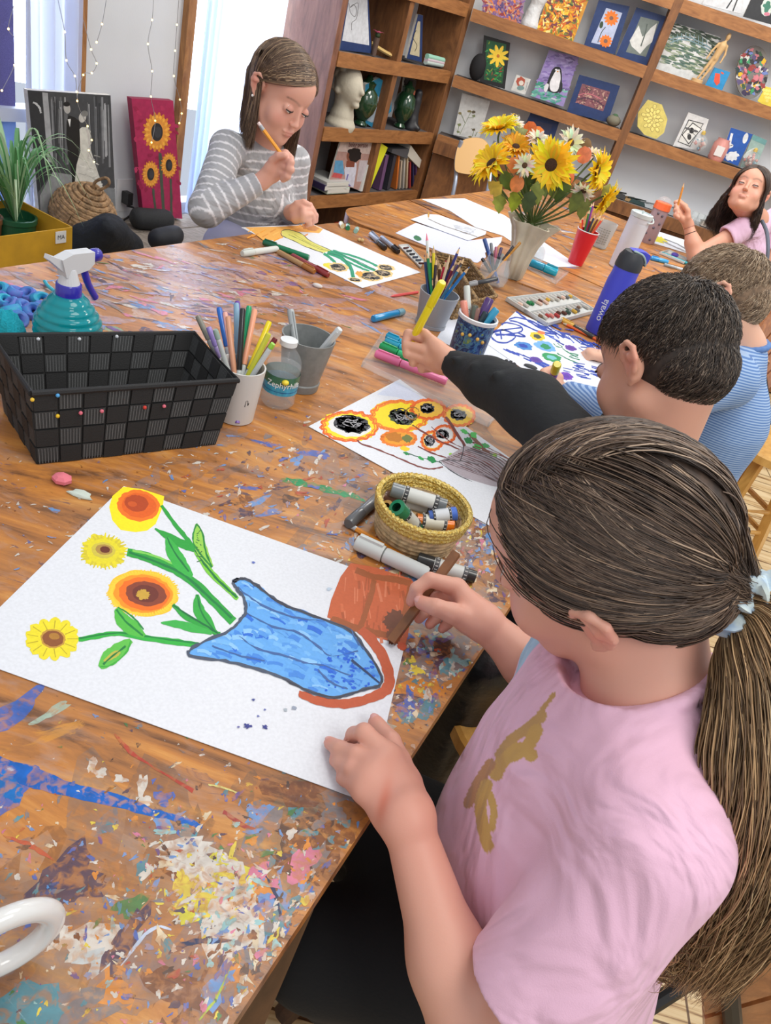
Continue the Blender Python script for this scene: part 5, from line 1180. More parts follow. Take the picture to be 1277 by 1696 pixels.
 for k in range(40):
  x,y=random.uniform(980,1130),random.uniform(560,670)
  if inpoly((x,y),V):el(x,y,random.uniform(3,8),random.uniform(2,5),(30,96,214),.3)
 OL=(74,84,104)
 st(V+[V[0],V[1]],9,OL,.7);st(V[:14],5,(60,62,74),.8)
 for P in[[(720,350),(750,380),(820,420),(900,445),(980,455)],[(745,430),(820,470),(900,490),(960,530),(1000,560),(1080,545)],[(722,500),(780,540),(860,560),(920,580),(980,590),(1060,620)],[(640,530),(730,560),(800,575)],[(1060,575),(1110,610),(1146,642)],[(960,600),(1000,640),(1050,660)],[(1060,480),(1080,520),(1100,540)]]:st(P,[2,6,5,2],(66,100,158),.6)
 st([(1062,572),(1146,642)],6,(40,60,100),.4,sm=0)
 for x,y,r,c in[(765,278,5,(90,110,190)),(765,692,5,(70,80,150)),(748,772,10,(60,66,140)),(800,775,8,(60,66,140)),(780,742,4,(90,100,170)),(888,718,8,(150,160,180)),(862,722,6,(170,180,190)),(720,775,4,(110,110,170)),(994,358,7,(190,206,224)),(800,722,4,(110,120,180))]:el(x,y,r,r*.7,c,.5)
paper('drawing','large white sheet with sunflowers and a blue vase lying before the girl in pink',[(205,805),(691,978.5),(610,1329),(-77,1080.5)],draw1)
# ---- second drawing (dark haired boy)
f_=cm(500,600,3.547)
def draw2(a):
 def st(P,w,c,j=.35,**k):a.stroke(f_(P),w/3.547,c,j,**k)
 a.poly(f_([(555,110),(640,160),(760,250),(700,260),(560,205),(440,190)]),(206,214,232))
 FL=[(280,376,160,84),(575,315,165,88),(742,276,100,56),(925,312,90,62),(570,448,100,44),(765,462,62,56),(838,424,62,52)]
 for i,(x,y,rx,ry)in enumerate(FL):
  c=f_([(x,y)])[0];a.ell(c,rx/3.547,ry/3.547,[(244,220,40),(244,220,40),(240,190,60),(244,200,50),(238,160,40),(240,190,80),(226,200,190)][i],.1,40,.06,petals=14,pa=.06)
  if i in(0,5,6):a.ell(c,rx*.78/3.547,ry*.74/3.547,(226,226,226),.1,30,.05)
  for r_ in(1.0,1.04,.92):st([(x+rx*r_*math.cos(t_)*(1+.05*math.sin(t_*15)),y+ry*r_*math.sin(t_)*(1+.06*math.sin(t_*15)))for t_ in np.linspace(0,2*PI,34)],random.uniform(6,10),random.choice([(236,110,34),(240,130,40),(226,96,36)]),.35)
 for(x,y,rx,ry,k)in[(295,366,112,54,120),(590,322,88,46,70),(738,272,46,30,60),(920,308,50,34,60),(825,422,40,30,40),(750,462,34,36,30)]:
  c=f_([(x,y)])[0];a.ell(c,rx*.9/3.547,ry*.9/3.547,(70,72,78)if x!=590 else(58,84,56),.1,30,.12)
  a.scrib(c,rx/3.547,ry/3.547,1.6,(52,54,60),k,.15);a.scrib(c,rx*.7/3.547,ry*.6/3.547,.9,(190,190,196),16,.1)
 st([(650+40*math.cos(q),300+30*math.sin(q)*1.2)for q in np.linspace(0,6,18)],6,(150,110,50))
 a.ell(f_([(545,440)])[0],14,8,(196,120,30),.2,20,.2);a.ell(f_([(620,450)])[0],8,6,(110,120,60),.2,20,.2);a.ell(f_([(605,508)])[0],8,4,(248,210,40),.2,16,.2)
 BR=(124,58,54)
 for P,w in[([(325,455),(350,480),(440,510),(560,560),(680,610),(760,628),(830,615)],9),([(845,320),(880,370),(910,420),(950,480),(960,530)],16),([(650,370),(780,450),(900,500),(1000,550),(1110,610)],8),([(680,495),(780,540),(880,570),(1000,600),(1140,640)],7),([(1000,470),(1060,490),(1130,520),(1220,570)],6),([(760,380),(860,460),(960,510)],5)]:st(P,w,BR)
 st([(985,420),(1040,480),(1110,550),(1180,600)],22,(120,70,50))
 for P in[[(600,530),(680,555),(760,575),(820,590)],[(940,400),(980,420),(1020,430)]]:st(P,6,(60,100,80))
 for x,y,rx,ry in[(612,535,18,8),(698,563,18,9),(762,572,26,16),(955,408,24,12),(980,460,26,18),(1010,430,20,16),(1030,500,26,18),(1080,490,22,14),(1120,560,26,20),(1160,590,20,16)]:a.ell(f_([(x,y)])[0],rx/3.547,ry/3.547,random.choice([(26,140,74),(60,190,80),(40,160,76)]),.5,16,.3)
 for x,y in[(875,545),(1010,625),(1130,545),(905,572)]:a.ell(f_([(x,y)])[0],4,2.6,(150,214,60),.5,14,.3)
 a.poly(f_([(815,580),(960,490),(1060,520),(1230,600),(1330,760),(1110,725),(960,680),(860,625)]),(176,166,174),.3)
 for k in range(15):st([(820+k*14,578-k*6),(900+k*22,610-k*3),(1010+k*20,650+k*1),(1190+k*12,720+k*6)],random.uniform(3,7),random.choice([(96,62,62),(120,100,104),(130,70,66),(90,84,92)]))
 st([(808,582),(850,620),(930,670),(1000,700)],4,(90,90,96));st([(806,580),(860,575),(950,582),(1040,600)],5,(96,92,98));st([(950,480),(945,530),(930,580)],5,(60,60,66))
paper('drawing','white sheet with orange and black sunflowers under the black sleeved arm',[(511,706),(662,628),(920,812),(812,871)],draw2)
g_=cm(380,320,3.36)
def draw3(a):
 def st(P,w,c,j=.25,**k):a.stroke(g_(P),w/3.36,c,j,**k)
 a.poly(g_([(90,192),(300,186),(465,174),(520,200),(500,222),(420,215),(330,210),(290,225),(300,250),(250,262),(190,262),(120,210)]),(238,176,84),.3)
 for k in range(26):x=random.uniform(110,470);y=random.uniform(186,250)-max(0,(x-300)*.15);st([(x,y),(x-34,y+18)],6,random.choice([(240,160,50),(244,190,100),(226,150,60)]),.2,sm=0)
 a.ell(g_([(445,190)])[0],14,5,(196,130,70),.2,20,.2)
 a.poly(g_([(290,210),(330,203),(400,225),(450,265),(570,320),(520,332),(430,300),(350,262),(295,235)]),(216,212,110),.2)
 st([(290,210),(330,203),(400,225),(450,265),(570,320)],3,(90,90,60));st([(290,212),(292,236),(350,262),(430,300),(522,332)],3,(90,90,60));st([(330,230),(400,262),(500,310),(560,322)],3,(120,130,60));st([(360,228),(440,275),(540,318)],4,(180,180,80))
 G=(34,150,110)
 for P,w in[([(525,335),(560,360),(595,395)],14),([(545,330),(620,360),(665,400),(680,430),(690,475)],20),([(560,322),(660,360),(740,400),(810,430)],13),([(575,320),(690,350),(780,385),(830,410)],11),([(580,325),(640,370),(730,415),(780,435)],10)]:st(P,w,G)
 for P in[[(550,332),(640,366),(690,470)],[(575,322),(700,372),(815,428)]]:st(P,3,(20,110,84))
 a.ell(g_([(560,405)])[0],11,5,(226,214,60),.3,20,.2)
 for(x,y,rx,ry)in[(605,412,48,22),(785,462,62,22),(855,445,48,18),(870,415,44,15),(700,482,34,10)]:
  c=g_([(x,y)])[0];a.ell(c,rx*1.15/3.36,ry*1.2/3.36,(226,196,130),.15,24,.14);a.ell(c,rx*.85/3.36,ry*.8/3.36,(82,80,78),.15,24,.15);a.scrib(c,rx/3.36,ry/3.36,.8,(50,50,52),26,.1);a.scrib(c,rx*.7/3.36,ry*.7/3.36,.6,(200,180,150),10,.1)
 a.ell(g_([(722,448)])[0],6,4,(226,160,60),.2,18,.2)
paper('drawing','white sheet with green stemmed flowers and orange corner before the girl in stripes',g_([(65,190),(465,172),(1065,440),(740,527)]),draw3)
c_=cm(800,380,4.56)
def sheet(label,poly,draw=None,z=.0008,cat='paper',col=(222,226,236),grp=None):return paper('paper_sheet',label,poly,draw,z,grp,cat,col=col)
sheet('blank white sheet under the blue scribble drawing beside the painted pencil cup',[(752,515),(800,540),(872,600),(826,607),(722,562)],z=.0002)
def draw4(a):
 def st(P,w,c,j=.25,**k):a.stroke(c_(P),w/4.56,c,j,**k)
 B=(34,66,168)
 for P in[[(60,800),(90,765),(160,760),(230,790),(240,820),(180,855),(110,850),(70,820),(62,790),(130,765),(300,740)],[(140,720),(180,705),(280,730),(290,770),(200,790),(100,800)],[(250,620),(330,680),(420,740),(520,780)],[(195,680),(260,665),(380,700),(480,760),(560,790),(420,770),(260,700),(200,690)],[(130,760),(140,830)],[(90,790),(230,800),(320,810),(260,780)]]:st(P,11,B)
 for k in range(46):x=random.uniform(380,860);y=700+(x-380)*.40+random.gauss(0,26);st([(x,y),(x+random.uniform(40,110),y+random.uniform(10,60))],random.uniform(5,10),random.choice([B,(44,84,190),(30,58,150)]),.2,sm=0)
 for k in range(20):x=random.uniform(150,460);y=900+(x-150)*.38+random.gauss(0,9);st([(x,y),(x+60,y+28)],9,random.choice([B,(40,74,180)]),.2,sm=0)
 for k in range(26):x=random.uniform(600,850);y=1040+(x-600)*.22+random.gauss(0,24);st([(x,y),(x+random.uniform(30,90),y+14)],7,B,.2,sm=0)
 for(x,y,rx,ry,c1,c2)in[(410,808,62,30,(240,196,40),(60,70,60)),(305,880,72,28,(60,130,200),(30,66,170)),(470,885,84,36,(110,170,230),(30,140,90)),(520,968,74,28,(40,150,90),(120,190,200)),(400,985,50,20,(90,60,160),(80,50,150)),(660,895,46,18,(100,60,160),(90,50,150)),(630,1110,50,28,(110,60,180),(90,50,160)),(440,780,30,12,(226,120,70),(226,120,70))]:
  c=c_([(x,y)])[0];a.ell(c,rx/4.56,ry/4.56,c1,.25,26,.16);a.ell(c,rx*.5/4.56,ry*.5/4.56,c2,.25,20,.2)
 for P in[[(530,860),(560,885),(600,890),(560,860)],[(600,900),(660,940),(720,970)],[(640,930),(720,950),(650,960),(730,985)],[(560,935),(640,980),(720,1010)]]:st(P,6,(30,130,90))
 for P in[[(640,1186),(660,1240),(760,1300)],[(700,1186),(720,1230),(820,1290)],[(600,1200),(640,1290),(800,1380)]]:st(P,9,(60,100,180))
 for x,y in[(665,1178),(715,1176)]:a.ell(c_([(x,y)])[0],7,3,(60,70,110),.2,18,.3)
paper('drawing','white sheet of blue scribbles and coloured flowers before the fair haired boy',[(854,516),(1055,606),(1010,712),(802,566)],draw4,z=.0012)
k_=cm(640,290,3.99)
sheet('long blank white sheet curving behind the flower vase',k_([(235,160),(515,153),(780,265),(1277,603),(1135,607),(980,540),(770,400),(590,345),(420,235)]))
sheet('large pale lilac sheet with one green leaf mark beside the small pastel box',k_([(60,382),(195,315),(300,350),(560,430),(765,408),(758,442),(690,520),(600,580),(390,520)]),lambda a:a.ell(k_([(205,417)])[0],7,4,(40,110,70),.4,18,.1),col=(216,220,242))
def noted(a):
 for i in range(6):a.stroke(k_([(440+i*6,330+i*9),(520+i*3,345+i*9),(590-i*4,362+i*7)]),.5,(120,124,134),.15)
 a.stroke(k_([(275,288),(380,335),(600,408)]),1.2,(120,110,100),.1);a.ell(k_([(278,262)])[0],1.6,5,(196,150,70),0,12,.1)
sheet('small white card with faint handwriting lying on the lilac sheet',k_([(160,292),(262,258),(345,262),(660,372),(655,392),(540,432)]),noted,z=.003)
r_=cm(1000,300,4.61)
sheet('white sheet with a yellow flower drawing by the far girl\'s elbow',r_([(350,385),(400,378),(640,455),(690,560),(650,555),(335,460)]),lambda a:(a.ell(r_([(425,445)])[0],13,5,(214,204,60),.3,22,.3),a.stroke(r_([(460,440),(560,480),(650,530)]),2,(130,134,140),.2),a.stroke(r_([(450,460),(540,500),(640,545)]),2,(150,150,156),.2),a.ell(r_([(632,485)])[0],3,8,(226,150,60),0,14,.2)),cat='drawing')
# ---- markers and bits lying about
def flat_pen(label,p0,p1,w,body,cap,capf=.4,z=0.,**k):
 a0=at(*p0);r=rad(a0,w);a0=at(*p0,TZ+r+z);b0=at(*p1,TZ+r+z);return pen('marker',label,a0,b0,r,body,cap,capf,**k)
flat_pen('capped white marker nearest the girl in stripes, left of the green marker',(401,420),(459,412),11,(214,216,210),(206,210,204),.3,m=MATTE)
flat_pen('dark green marker lying across the striped girl\'s drawing',(436,401),(512,427),10,(0,116,74),(0,96,66),.3,z=.001)
flat_pen('tan and gold marker beside the dark red marker',(521,450),(461,417),9.5,(176,140,96),(170,110,50),.3)
flat_pen('dark red marker beside the tan one',(544,456),(484,423),9.5,(150,70,74),(140,44,46),.35,z=.0)
flat_pen('short bright blue highlighter alone in the middle of the near table',(668,516),(618,528),12,(30,140,200),(120,170,190),.2,clip=False)
flat_pen('left silver and black fine marker by the loose caps',(614,387),(638,411),9,(30,32,36),(150,160,180),.55)
flat_pen('right silver and black fine marker nearest the pastel box',(660,417),(632,393),9,(150,160,180),(30,32,36),.3)
flat_pen('long white paint marker with blue smudges beside the straw basket',(590,897),(708,952),27,(206,210,210),(212,216,214),.38,m=MATTE)
def stick(label,p0,p1,w,body,capc,z=0.,band=(60,62,66),capf=.2,hole=False,grp=None,abs_=None):
 """a paint stick: white labelled tube with coloured ends"""
 a0,b0=abs_ if abs_ else(None,None)
 if abs_ is None:r=rad(at(*p0),w);a0=at(*p0,TZ+r+z);b0=at(*p1,TZ+r+z)
 else:r=w
 d=b0-a0;L=np.linalg.norm(d);t=thing('paint_stick',label,'paint stick',(a0+b0)/2-TOPZ*r,grp)
 mb=MB();mb.lathe([(r*.55,0)if hole else(r*.9,0),(r,.001),(r,L*capf)],a0,d,20,capc,cap=not hole)
 if hole:mb.lathe([(r*.55,0),(r*.5,.012),(.0005,.012)],a0,d,20,[int(v*.5)for v in capc],cap=False)
 mb.build('cap',GLOSS,t,40)
 mb=MB();mb.lathe([(r*.97,L*capf),(r*.97,L*.86)],a0,d,20,body)
 for u in(capf+.01,.78):mb.lathe([(r*.985,L*u),(r*.985,L*(u+.08))],a0,d,20,band,cap=False)
 B=basis(d);up_=B[:,0]if abs(B[:,0][2])>abs(B[:,1][2])else B[:,1];up_=up_*np.sign(up_[2]);sd=np.cross(up_,nrm(d))
 for i in range(12):
  for s_ in(capf+.015,.785):
   mb.box(a0+nrm(d)*L*(s_+.035)+up_*r*.985*math.cos(i*.52)+sd*r*.985*math.sin(i*.52),(.0012,.0012,L*.045),np.stack([sd,up_,nrm(d)],1),(206,206,204))
 mb.build('label_sleeve',PLAIN,t,40)
 mb=MB();mb.lathe([(r*.9,L*.86),(r*.9,L)],a0,d,20,[int(v*.85)for v in capc]);mb.build('base_cap',GLOSS,t,40);return t
stick('black and white paint stick just above the brown crayon',(691,925),(787,956),24,(206,208,206),(52,54,56),band=(80,80,84),capf=.28)
pen('marker','grey tube marker tucked against the left of the straw basket',at(577,868,TZ+.008),at(640,812,TZ+.008),.0085,(120,122,126),(96,98,102),.3,clip=False)
pencil('pencil','orange pencil between the straw basket and the long white marker',at(692,937,TZ+.004),at(586,874,TZ+.004),.0036,(224,140,34),eraser=True)
pencil('pencil','short coral red pencil lying left of the grey pencil pot',at(646,491,TZ+.003),at(692,484,TZ+.003),.0034,(216,84,84),wood=(216,84,84))
# brown square crayon in the hand
a0=at(648,1063,TZ+.006);b0=at(756,916,.806);d0=nrm(b0-a0);mb=MB();mb.box((a0+b0)/2,(.0100,.0100,np.linalg.norm(b0-a0)),basis(d0),(142,92,56));tag(mb.build('crayon',mat('brown_crayon',(142,92,56),rough=.35,nz=(60,.15)),None,loc=a0),'square brown crayon held over the brown patch of the vase drawing','crayon')
# highlighter and marker held by the boys
p0,p1=at(686,557,.812),td(733,467,1.27);pen('highlighter','yellow highlighter held up by the dark haired boy',p1,p0+(p0-p1)*.12,.0078,(250,236,40),(244,226,30),.36,'highlighter')
p0,p1=at(905,655,TZ+.004),td(923,603,1.40);pen('marker','purple marker with round yellow end in the fair haired boy\'s fist',p1,p0,.0085,(120,60,170),(226,214,40),.22,'marker',clip=False)
pencil('pencil','yellow pencil held by the girl in stripes',PENCIL_G2[1],PENCIL_G2[0],.0042,(240,160,34),eraser=True)
pencil('pencil','yellow pencil pointing up in the far girl\'s hand',PENCIL_G3[1]+TOPZ*.03,PENCIL_G3[0]-TOPZ*.02,.0042,(226,150,60))
# loose caps, erasers
for i,(x,y,c,l)in enumerate([(567,375,(216,214,176),'cream marker cap, left of the three loose caps'),(576,378,(20,130,90),'green marker cap, middle of the three loose caps'),(589,383,(150,200,190),'pale mint marker cap, right of the three loose caps')]):
 a0=at(x,y,TZ+.006);d=nrm(dirz(160+i*8)+TOPZ*.02);mb=MB();mb.lathe([(.0065,0),(.0068,.02),(.0068,.030),(.0055,.030),(.0052,.010)],a0,-d,14,c);mb.lathe([(.0067,.010),(.0069,.016)],a0,-d,14,(230,234,240),cap=False);tag(mb.build('loose_cap',GLOSS,None,40,loc=a0-TOPZ*.006),l,'cap')
for x,y,l in[(595,397,'pale wooden bead left of its pair'),(600,398,'pale wooden bead right of its pair')]:mb=MB();q=at(x,y,TZ+.005);mb.sph(q,.0052,None,12,8,(206,176,124));tag(mb.build('wooden_bead',MATTE,None,True,loc=q-TOPZ*.005),l,'bead')
mb=MB();q=at(526,473,TZ+.004);mb.sph(q,(.012,.007,.005),None,14,8,(214,208,206));tag(mb.build('eraser',MATTE,None,True,loc=q-TOPZ*.005),'small worn white eraser in front of the red marker','eraser')
mb=MB();q=at(103,793,TZ+.005);mb.sph(q,(.013,.011,.007),None,7,5,(226,122,136));tag(mb.build('eraser',MATTE,None,30,loc=q-TOPZ*.006),'pink eraser lump in front of the black basket','eraser')
mb=MB();q=at(133,819,TZ+.002);mb.sph(q,(.008,.015,.003),basis(TOPZ),10,6,(200,210,200),fn=lambda d:1+.2*math.sin(d[0]*5));tag(mb.build('dried_paint_chip',MATTE,None,True,loc=q-TOPZ*.003),'pale dried paint chip near the corner of the vase drawing','paint chip')
# ------------------------------------------------------------------ black woven basket
rz=.815
RIM=[at(52,652,rz),at(394,630,rz),at(322,552,rz),at(-14,556,rz)]
BF=[at(62,770),at(357,737)];wv=(RIM[3]-RIM[0])*.86;BASE=[BF[0],BF[1],BF[1]+wv*.98,BF[0]+wv]
tb=thing('storage_basket','black woven strap basket on the near table','basket',np.mean(BASE,axis=0))
def wall4(a0,a1,b1,b0,nc,nr,ins):
 mb=MB();nn=nrm(np.cross(a1-a0,b0-a0))
 for i in range(nc):
  for j in range(nr):
   f=lambda u,v:(1-u)*(1-v)*a0+u*(1-v)*a1+u*v*b1+(1-u)*v*b0
   e=.04;P=[f((i+e)/nc,(j+e)/nr),f((i+1-e)/nc,(j+e)/nr),f((i+1-e)/nc,(j+1-e)/nr),f((i+e)/nc,(j+1-e)/nr)]
   k=(i+j)%2;col=(26,26,27)if k else(52,53,54);o=nn*(.0012 if k else .0)
   mb.add([p+o for p in P]+[p-nn*.003-o for p in P],[(0,1,2,3),(7,6,5,4),(0,4,5,1),(1,5,6,2),(2,6,7,3),(3,7,4,0)],col)
   if not k:
    for q in range(7):
     u=(i+.1+q*.13)/nc;A_,B_=f(u,(j+.08)/nr)+nn*.0006,f(u,(j+.92)/nr)+nn*.0006;w_=(a1-a0)/nc*.018
     for sgn in(1,-1):mb.add([p+nn*(.0005 if sgn>0 else-.0046)for p in(A_-w_,A_+w_,B_+w_,B_-w_)],[(0,1,2,3)],(92,93,94))
 mb.add([p-nn*.0015 for p in(a0,a1,b1,b0)],[(0,1,2,3)],(16,16,17));return mb
BK=mat('woven_black_strap',attr=True,rough=.7,bump=(600,.3))
for a,b,nc in((0,1,9),(1,2,6),(2,3,9),(3,0,6)):wall4(BASE[a],BASE[b],RIM[b],RIM[a],nc,4,1).build('woven_side',BK,tb)
mb=MB();mb.tube(RIM+[RIM[0]],.0042,8,(30,30,32));mb.build('rim',BK,tb)
mb=MB();mb.prism([p+TOPZ*.001 for p in BASE],(0,0,.003),(18,18,19));mb.build('base',BK,tb)
mb=MB()
for i,c in enumerate([(230,190,60),(80,160,220),(230,190,40),(220,110,130),(220,110,130),(210,60,50),(220,110,130),(210,214,220),(210,214,220),(120,190,210),(210,214,220),(210,214,220)]):
 x,y=[(52,660),(94,653),(94,687),(132,682),(167,679),(238,673),(270,671),(62,560),(65,592),(98,588),(130,560),(192,556)][i]
 u=None;A_,B_=(RIM[0],RIM[1])if i<7 else(RIM[3],RIM[2]);n_=nrm(np.cross(B_-A_,BASE[0]-RIM[0]));q=onplane(x,y,A_+n_*(0),n_);n2=n_ if(n_@(C0-q))>0 else-n_;mb.sph(q+n2*.004,.0026,None,8,6,c)
mb.build('painted_dots',PLAIN,tb)
bc=np.mean(BASE,axis=0)
pen('crayon','pink crayon leaning in the far right corner of the black basket',td(291,598,1.17),td(305,645,1.19),.0052,(206,106,128),(206,106,128),.3,'crayon',clip=False)
pen('crayon','purple crayon leaning beside the pink one in the black basket',td(302,600,1.175),td(316,646,1.195),.0046,(84,50,150),(84,50,150),.3,'crayon',clip=False)
pen('marker','magenta marker lying inside the black basket',td(121,636,1.10),td(196,650,1.13),.0055,(150,60,130),(140,50,120),.35,clip=False)
# ------------------------------------------------------------------ spray bottle and blue beads
sb=at(112,588);zc=zfor(sb,487);t=thing('spray_bottle','turquoise ribbed spray bottle with white and blue trigger head behind the black basket','spray bottle',sb)
hC=zc-TZ;R_=.050;prof=[(R_*.9,0),(R_,.006)]
for i in range(48):u=i/47;prof.append(((R_*(1-.02*u)if u<.5 else R_*(1-1.55*(u-.5)**1.5*1.02))*(1+.022*math.sin(u*9*2*PI)),.006+(hC-.006)*u))
mb=MB();mb.lathe(prof,sb,TOPZ,40,(40,190,200));mb.build('ribbed_bottle',mat('turquoise_liquid',(24,176,190),rough=.12,trans=.45,coat=.6,ior=1.2),t,True)
nr_=prof[-1][0];tp=sb+TOPZ*hC
mb=MB();mb.lathe([(.0185,-.004),(.0185,.016),(.017,.018)],tp,TOPZ,30,(52,48,170));mb.build('collar',GLOSS,t,40)
dr=nrm(at(200,470)-at(112,490));dr[2]=0;dr=nrm(dr);B4=np.stack([dr,np.cross(TOPZ,dr),TOPZ],1)
WHP=mat('white_plastic',(214,216,220),rough=.3);L4=lambda x,y,z:tp+B4@np.array([x,y,z])
mb=MB();mb.lathe([(.016,.017),(.013,.028),(.010,.040)],tp,TOPZ,24);mb.prism([L4(x,-.009,z)for x,z in[(-.012,.030),(.030,.036),(.040,.044),(.040,.062),(.0,.064),(-.020,.058)]],B4[:,1]*.018)
mb.prism([L4(x,-.006,z)for x,z in[(-.040,.060),(-.012,.036),(-.010,.044),(-.020,.058),(-.038,.066)]],B4[:,1]*.012);mb.build('trigger_head',WHP,t)
mb=MB();mb.lathe([(.009,0),(.010,.003),(.010,.014),(.008,.017)],L4(.040,0,.053),dr,16,(46,42,160));mb.build('nozzle',GLOSS,t,40)
mb=MB();mb.tube(catmull([L4(.026,0,.040),L4(.032,0,.022),L4(.040,0,.004),L4(.053,0,-.016)],5),[.0065]*8+[.0060]*8,10,(52,48,172),sq=.8);mb.build('trigger',GLOSS,t,True)
BEADM=mat('dyed_blue_clay',(60,130,200),rough=.55,nz=(60,.2),col2=(110,110,200));BEAD2=mat('dyed_teal_clay',(40,170,196),rough=.55,nz=(70,.2),col2=(70,120,210))
E_=cm(0,420,3.19)
for i,(x,y,s)in enumerate([(10,190,1.1),(85,208,1.15),(150,218,1.05),(20,248,1.),(60,268,1.),(125,283,1.),(60,305,1.3),(180,308,1.25),(95,350,1.1),(220,245,1.2),(222,285,1.),(0,225,.8)]):
 px,py=E_([(x,y)])[0];q=at(px,py,TZ+.010);mb=MB();n_=nrm((random.gauss(0,.5),random.gauss(0,.5)-.3,1));B_=basis(n_);V=[];Fc=[];nu,nv=18,10;R1=.0105*s;R2=.0062*s
 for a in range(nu):
  for b in range(nv):
   A1,B1=2*PI*a/nu,2*PI*b/nv;rr=R1*.9+R2*math.cos(B1)*(1+.2*math.sin(A1*2+i));V.append(q+B_[:,0]*rr*math.cos(A1)+B_[:,1]*rr*math.sin(A1)*(.8+.1*(i%3))+n_*R2*1.3*math.sin(B1))
 for a in range(nu):
  for b in range(nv):Fc.append((a*nv+b,((a+1)%nu)*nv+b,((a+1)%nu)*nv+(b+1)%nv,a*nv+(b+1)%nv))
 mb.add(V,Fc);o=mb.build('clay_bead',BEADM if i%3 else BEAD2,None,True,loc=q-TOPZ*.010);tag(o,'lumpy blue dyed ring bead in the heap left of the spray bottle','bead','blue dyed clay beads left of the spray bottle')
mb=MB();q=at(8,552,TZ+.02);mb.sph(q,(.030,.026,.036),None,20,14,(30,180,200),fn=lambda d:1+.10*math.sin(d[0]*9+d[2]*7)+.06*math.sin(d[1]*17));tag(mb.build('yarn_ball',mat('turquoise_yarn',(24,170,190),rough=.9,bump=(300,.8,.004)),None,True,loc=q-TOPZ*.03),'turquoise fuzzy lump behind the black basket at the left edge','yarn')
mb=MB();mb.tube(catmull([at(74,466,TZ+.006),at(80,474,TZ+.008),at(90,482,TZ+.01),at(104,490,TZ+.006)],5),.0032,8,(60,180,200));mb.build;tag(mb.build('yarn_strand',PLAIN,None,True,loc=at(80,474)),'turquoise strand of yarn beside the spray bottle neck','yarn')
# ------------------------------------------------------------------ cups along the near table
def holder(name,label,cat,bpx,tpx,wb,wt,m,th=.0025):
 b=at(*bpx);z=zfor(b,tpx[1]);top=np.array([b[0],b[1],z]);return b,top,cup(name,label,cat,b,top,rad(b,wb),rad(top,wt),m,th),rad(top,wt)
D_=cm(300,480,3.99)
b1,t1,o1,rt1=holder('pen_cup','white ceramic cup full of felt pens right of the black basket','cup',(388,690),(392,604),62,78,mat('white_ceramic',(214,214,212),rough=.35))
mb=MB();cd=nrm(C0-b1);cd[2]=0;cd=nrm(cd);sd_=np.cross(TOPZ,cd)
rr_=rad(b1,66);P0=(b1*.35+t1*.65-TOPZ*.012)
mb.tube(catmull([P0+cd*rr_*1.02*math.cos(a)+sd_*rr_*1.02*math.sin(a)+TOPZ*z for a,z in((.42,-.01),(.44,.006),(.50,.012),(.47,0.),(.53,.0),(.56,-.008),(.60,-.004))],4),.0006,5,(30,30,30));mb.build('painted_initial',PLAIN,o1)
def inpens(base,top,rt,items,name='felt_pen',cat='felt pen',w=9.5,nocap=None):
 for(px,py,t_off,body,capc,capf,label)in items:
  q=td(px,py,tdep(top)+t_off);e=base+TOPZ*.006+(np.array([q[0],q[1],0])-np.array([top[0],top[1],0]))*-.25
  pen(name,label,q,e,rad(q,w),body,capc,capf,cat,clip=False)
G3=(206,212,214)
inpens(b1,t1,rt1,[(*D_([(108,172)])[0],.0,(150,152,150),(124,122,112),.22,'grey-brown felt pen, leftmost in the white cup'),(*D_([(180,245)])[0],-.01,(170,150,206),(150,128,196),.2,'lilac felt pen in the white cup'),(*D_([(225,262)])[0],-.03,(186,190,190),(150,170,160),.1,'grey felt pen with mint end leaning left in the white cup'),(*D_([(250,118)])[0],.03,G3,(24,104,200),.34,'blue capped felt pen in the white cup'),(*D_([(290,150)])[0],.03,G3,(232,170,160),.45,'pink capped felt pen in the white cup'),(*D_([(310,175)])[0],.0,G3,(222,160,128),.55,'peach capped felt pen in the white cup'),(*D_([(365,88)])[0],.02,(190,212,224),(132,170,198),.5,'tall pale blue capped felt pen in the white cup'),(*D_([(407,122)])[0],.0,G3,(30,32,34),.55,'black capped felt pen with orange end in the white cup'),(*D_([(450,108)])[0],.03,G3,(10,160,104),.5,'green capped felt pen in the white cup'),(*D_([(488,128)])[0],.02,G3,(244,170,136),.5,'salmon capped felt pen in the white cup'),(*D_([(585,208)])[0],.02,G3,(244,220,20),.5,'bright yellow capped felt pen leaning right in the white cup'),(*D_([(580,290)])[0],-.02,(206,206,190),(206,206,60),.75,'olive yellow felt pen nearest the water bottle'),(*D_([(625,320)])[0],.01,(120,40,44),(112,26,32),.6,'dark red felt pen leaning right in the white cup'),(*D_([(608,355)])[0],-.02,G3,(150,206,60),.06,'white felt pen with lime end leaning right in the white cup'),(*D_([(372,78)])[0],.06,(140,110,190),(110,70,160),.2,'purple tipped felt pen at the back of the white cup')])
b2,t2,o2,rt2=holder('tumbler','grey speckled tumbler holding two black and white markers','cup',(494,638),(512,556),60,91,mat('grey_ceramic',(134,138,138),rough=.4,nz=(90,.08)))
mb=MB();B5=rad(b2,60);mb.lathe([(B5*.98,.0),(B5*1.09,.001),(B5*1.13,.014),(B5*1.08,.016)],b2,TOPZ,36);mb.build('foot',mat('grey_ceramic'),o2,40)
def scatter_specks():pass
for q,e,l,s in((D_([(722,128)])[0],(D_([(800,330)])[0]),'upright grey and black marker in the grey tumbler',0),(D_([(1050,258)])[0],D_([(920,370)])[0],'white marker leaning out over the right rim of the grey tumbler',1)):
 A_=td(*q,tdep(t2)+(.02 if s==0 else-.02));E2=b2+TOPZ*.01+(A_-t2)*(-.1);pen('marker',l,A_,E2,.0062,(190,196,198)if s==0 else(60,62,64),(170,176,178)if s==0 else(206,210,212),.5)
b_,t_2=None,None
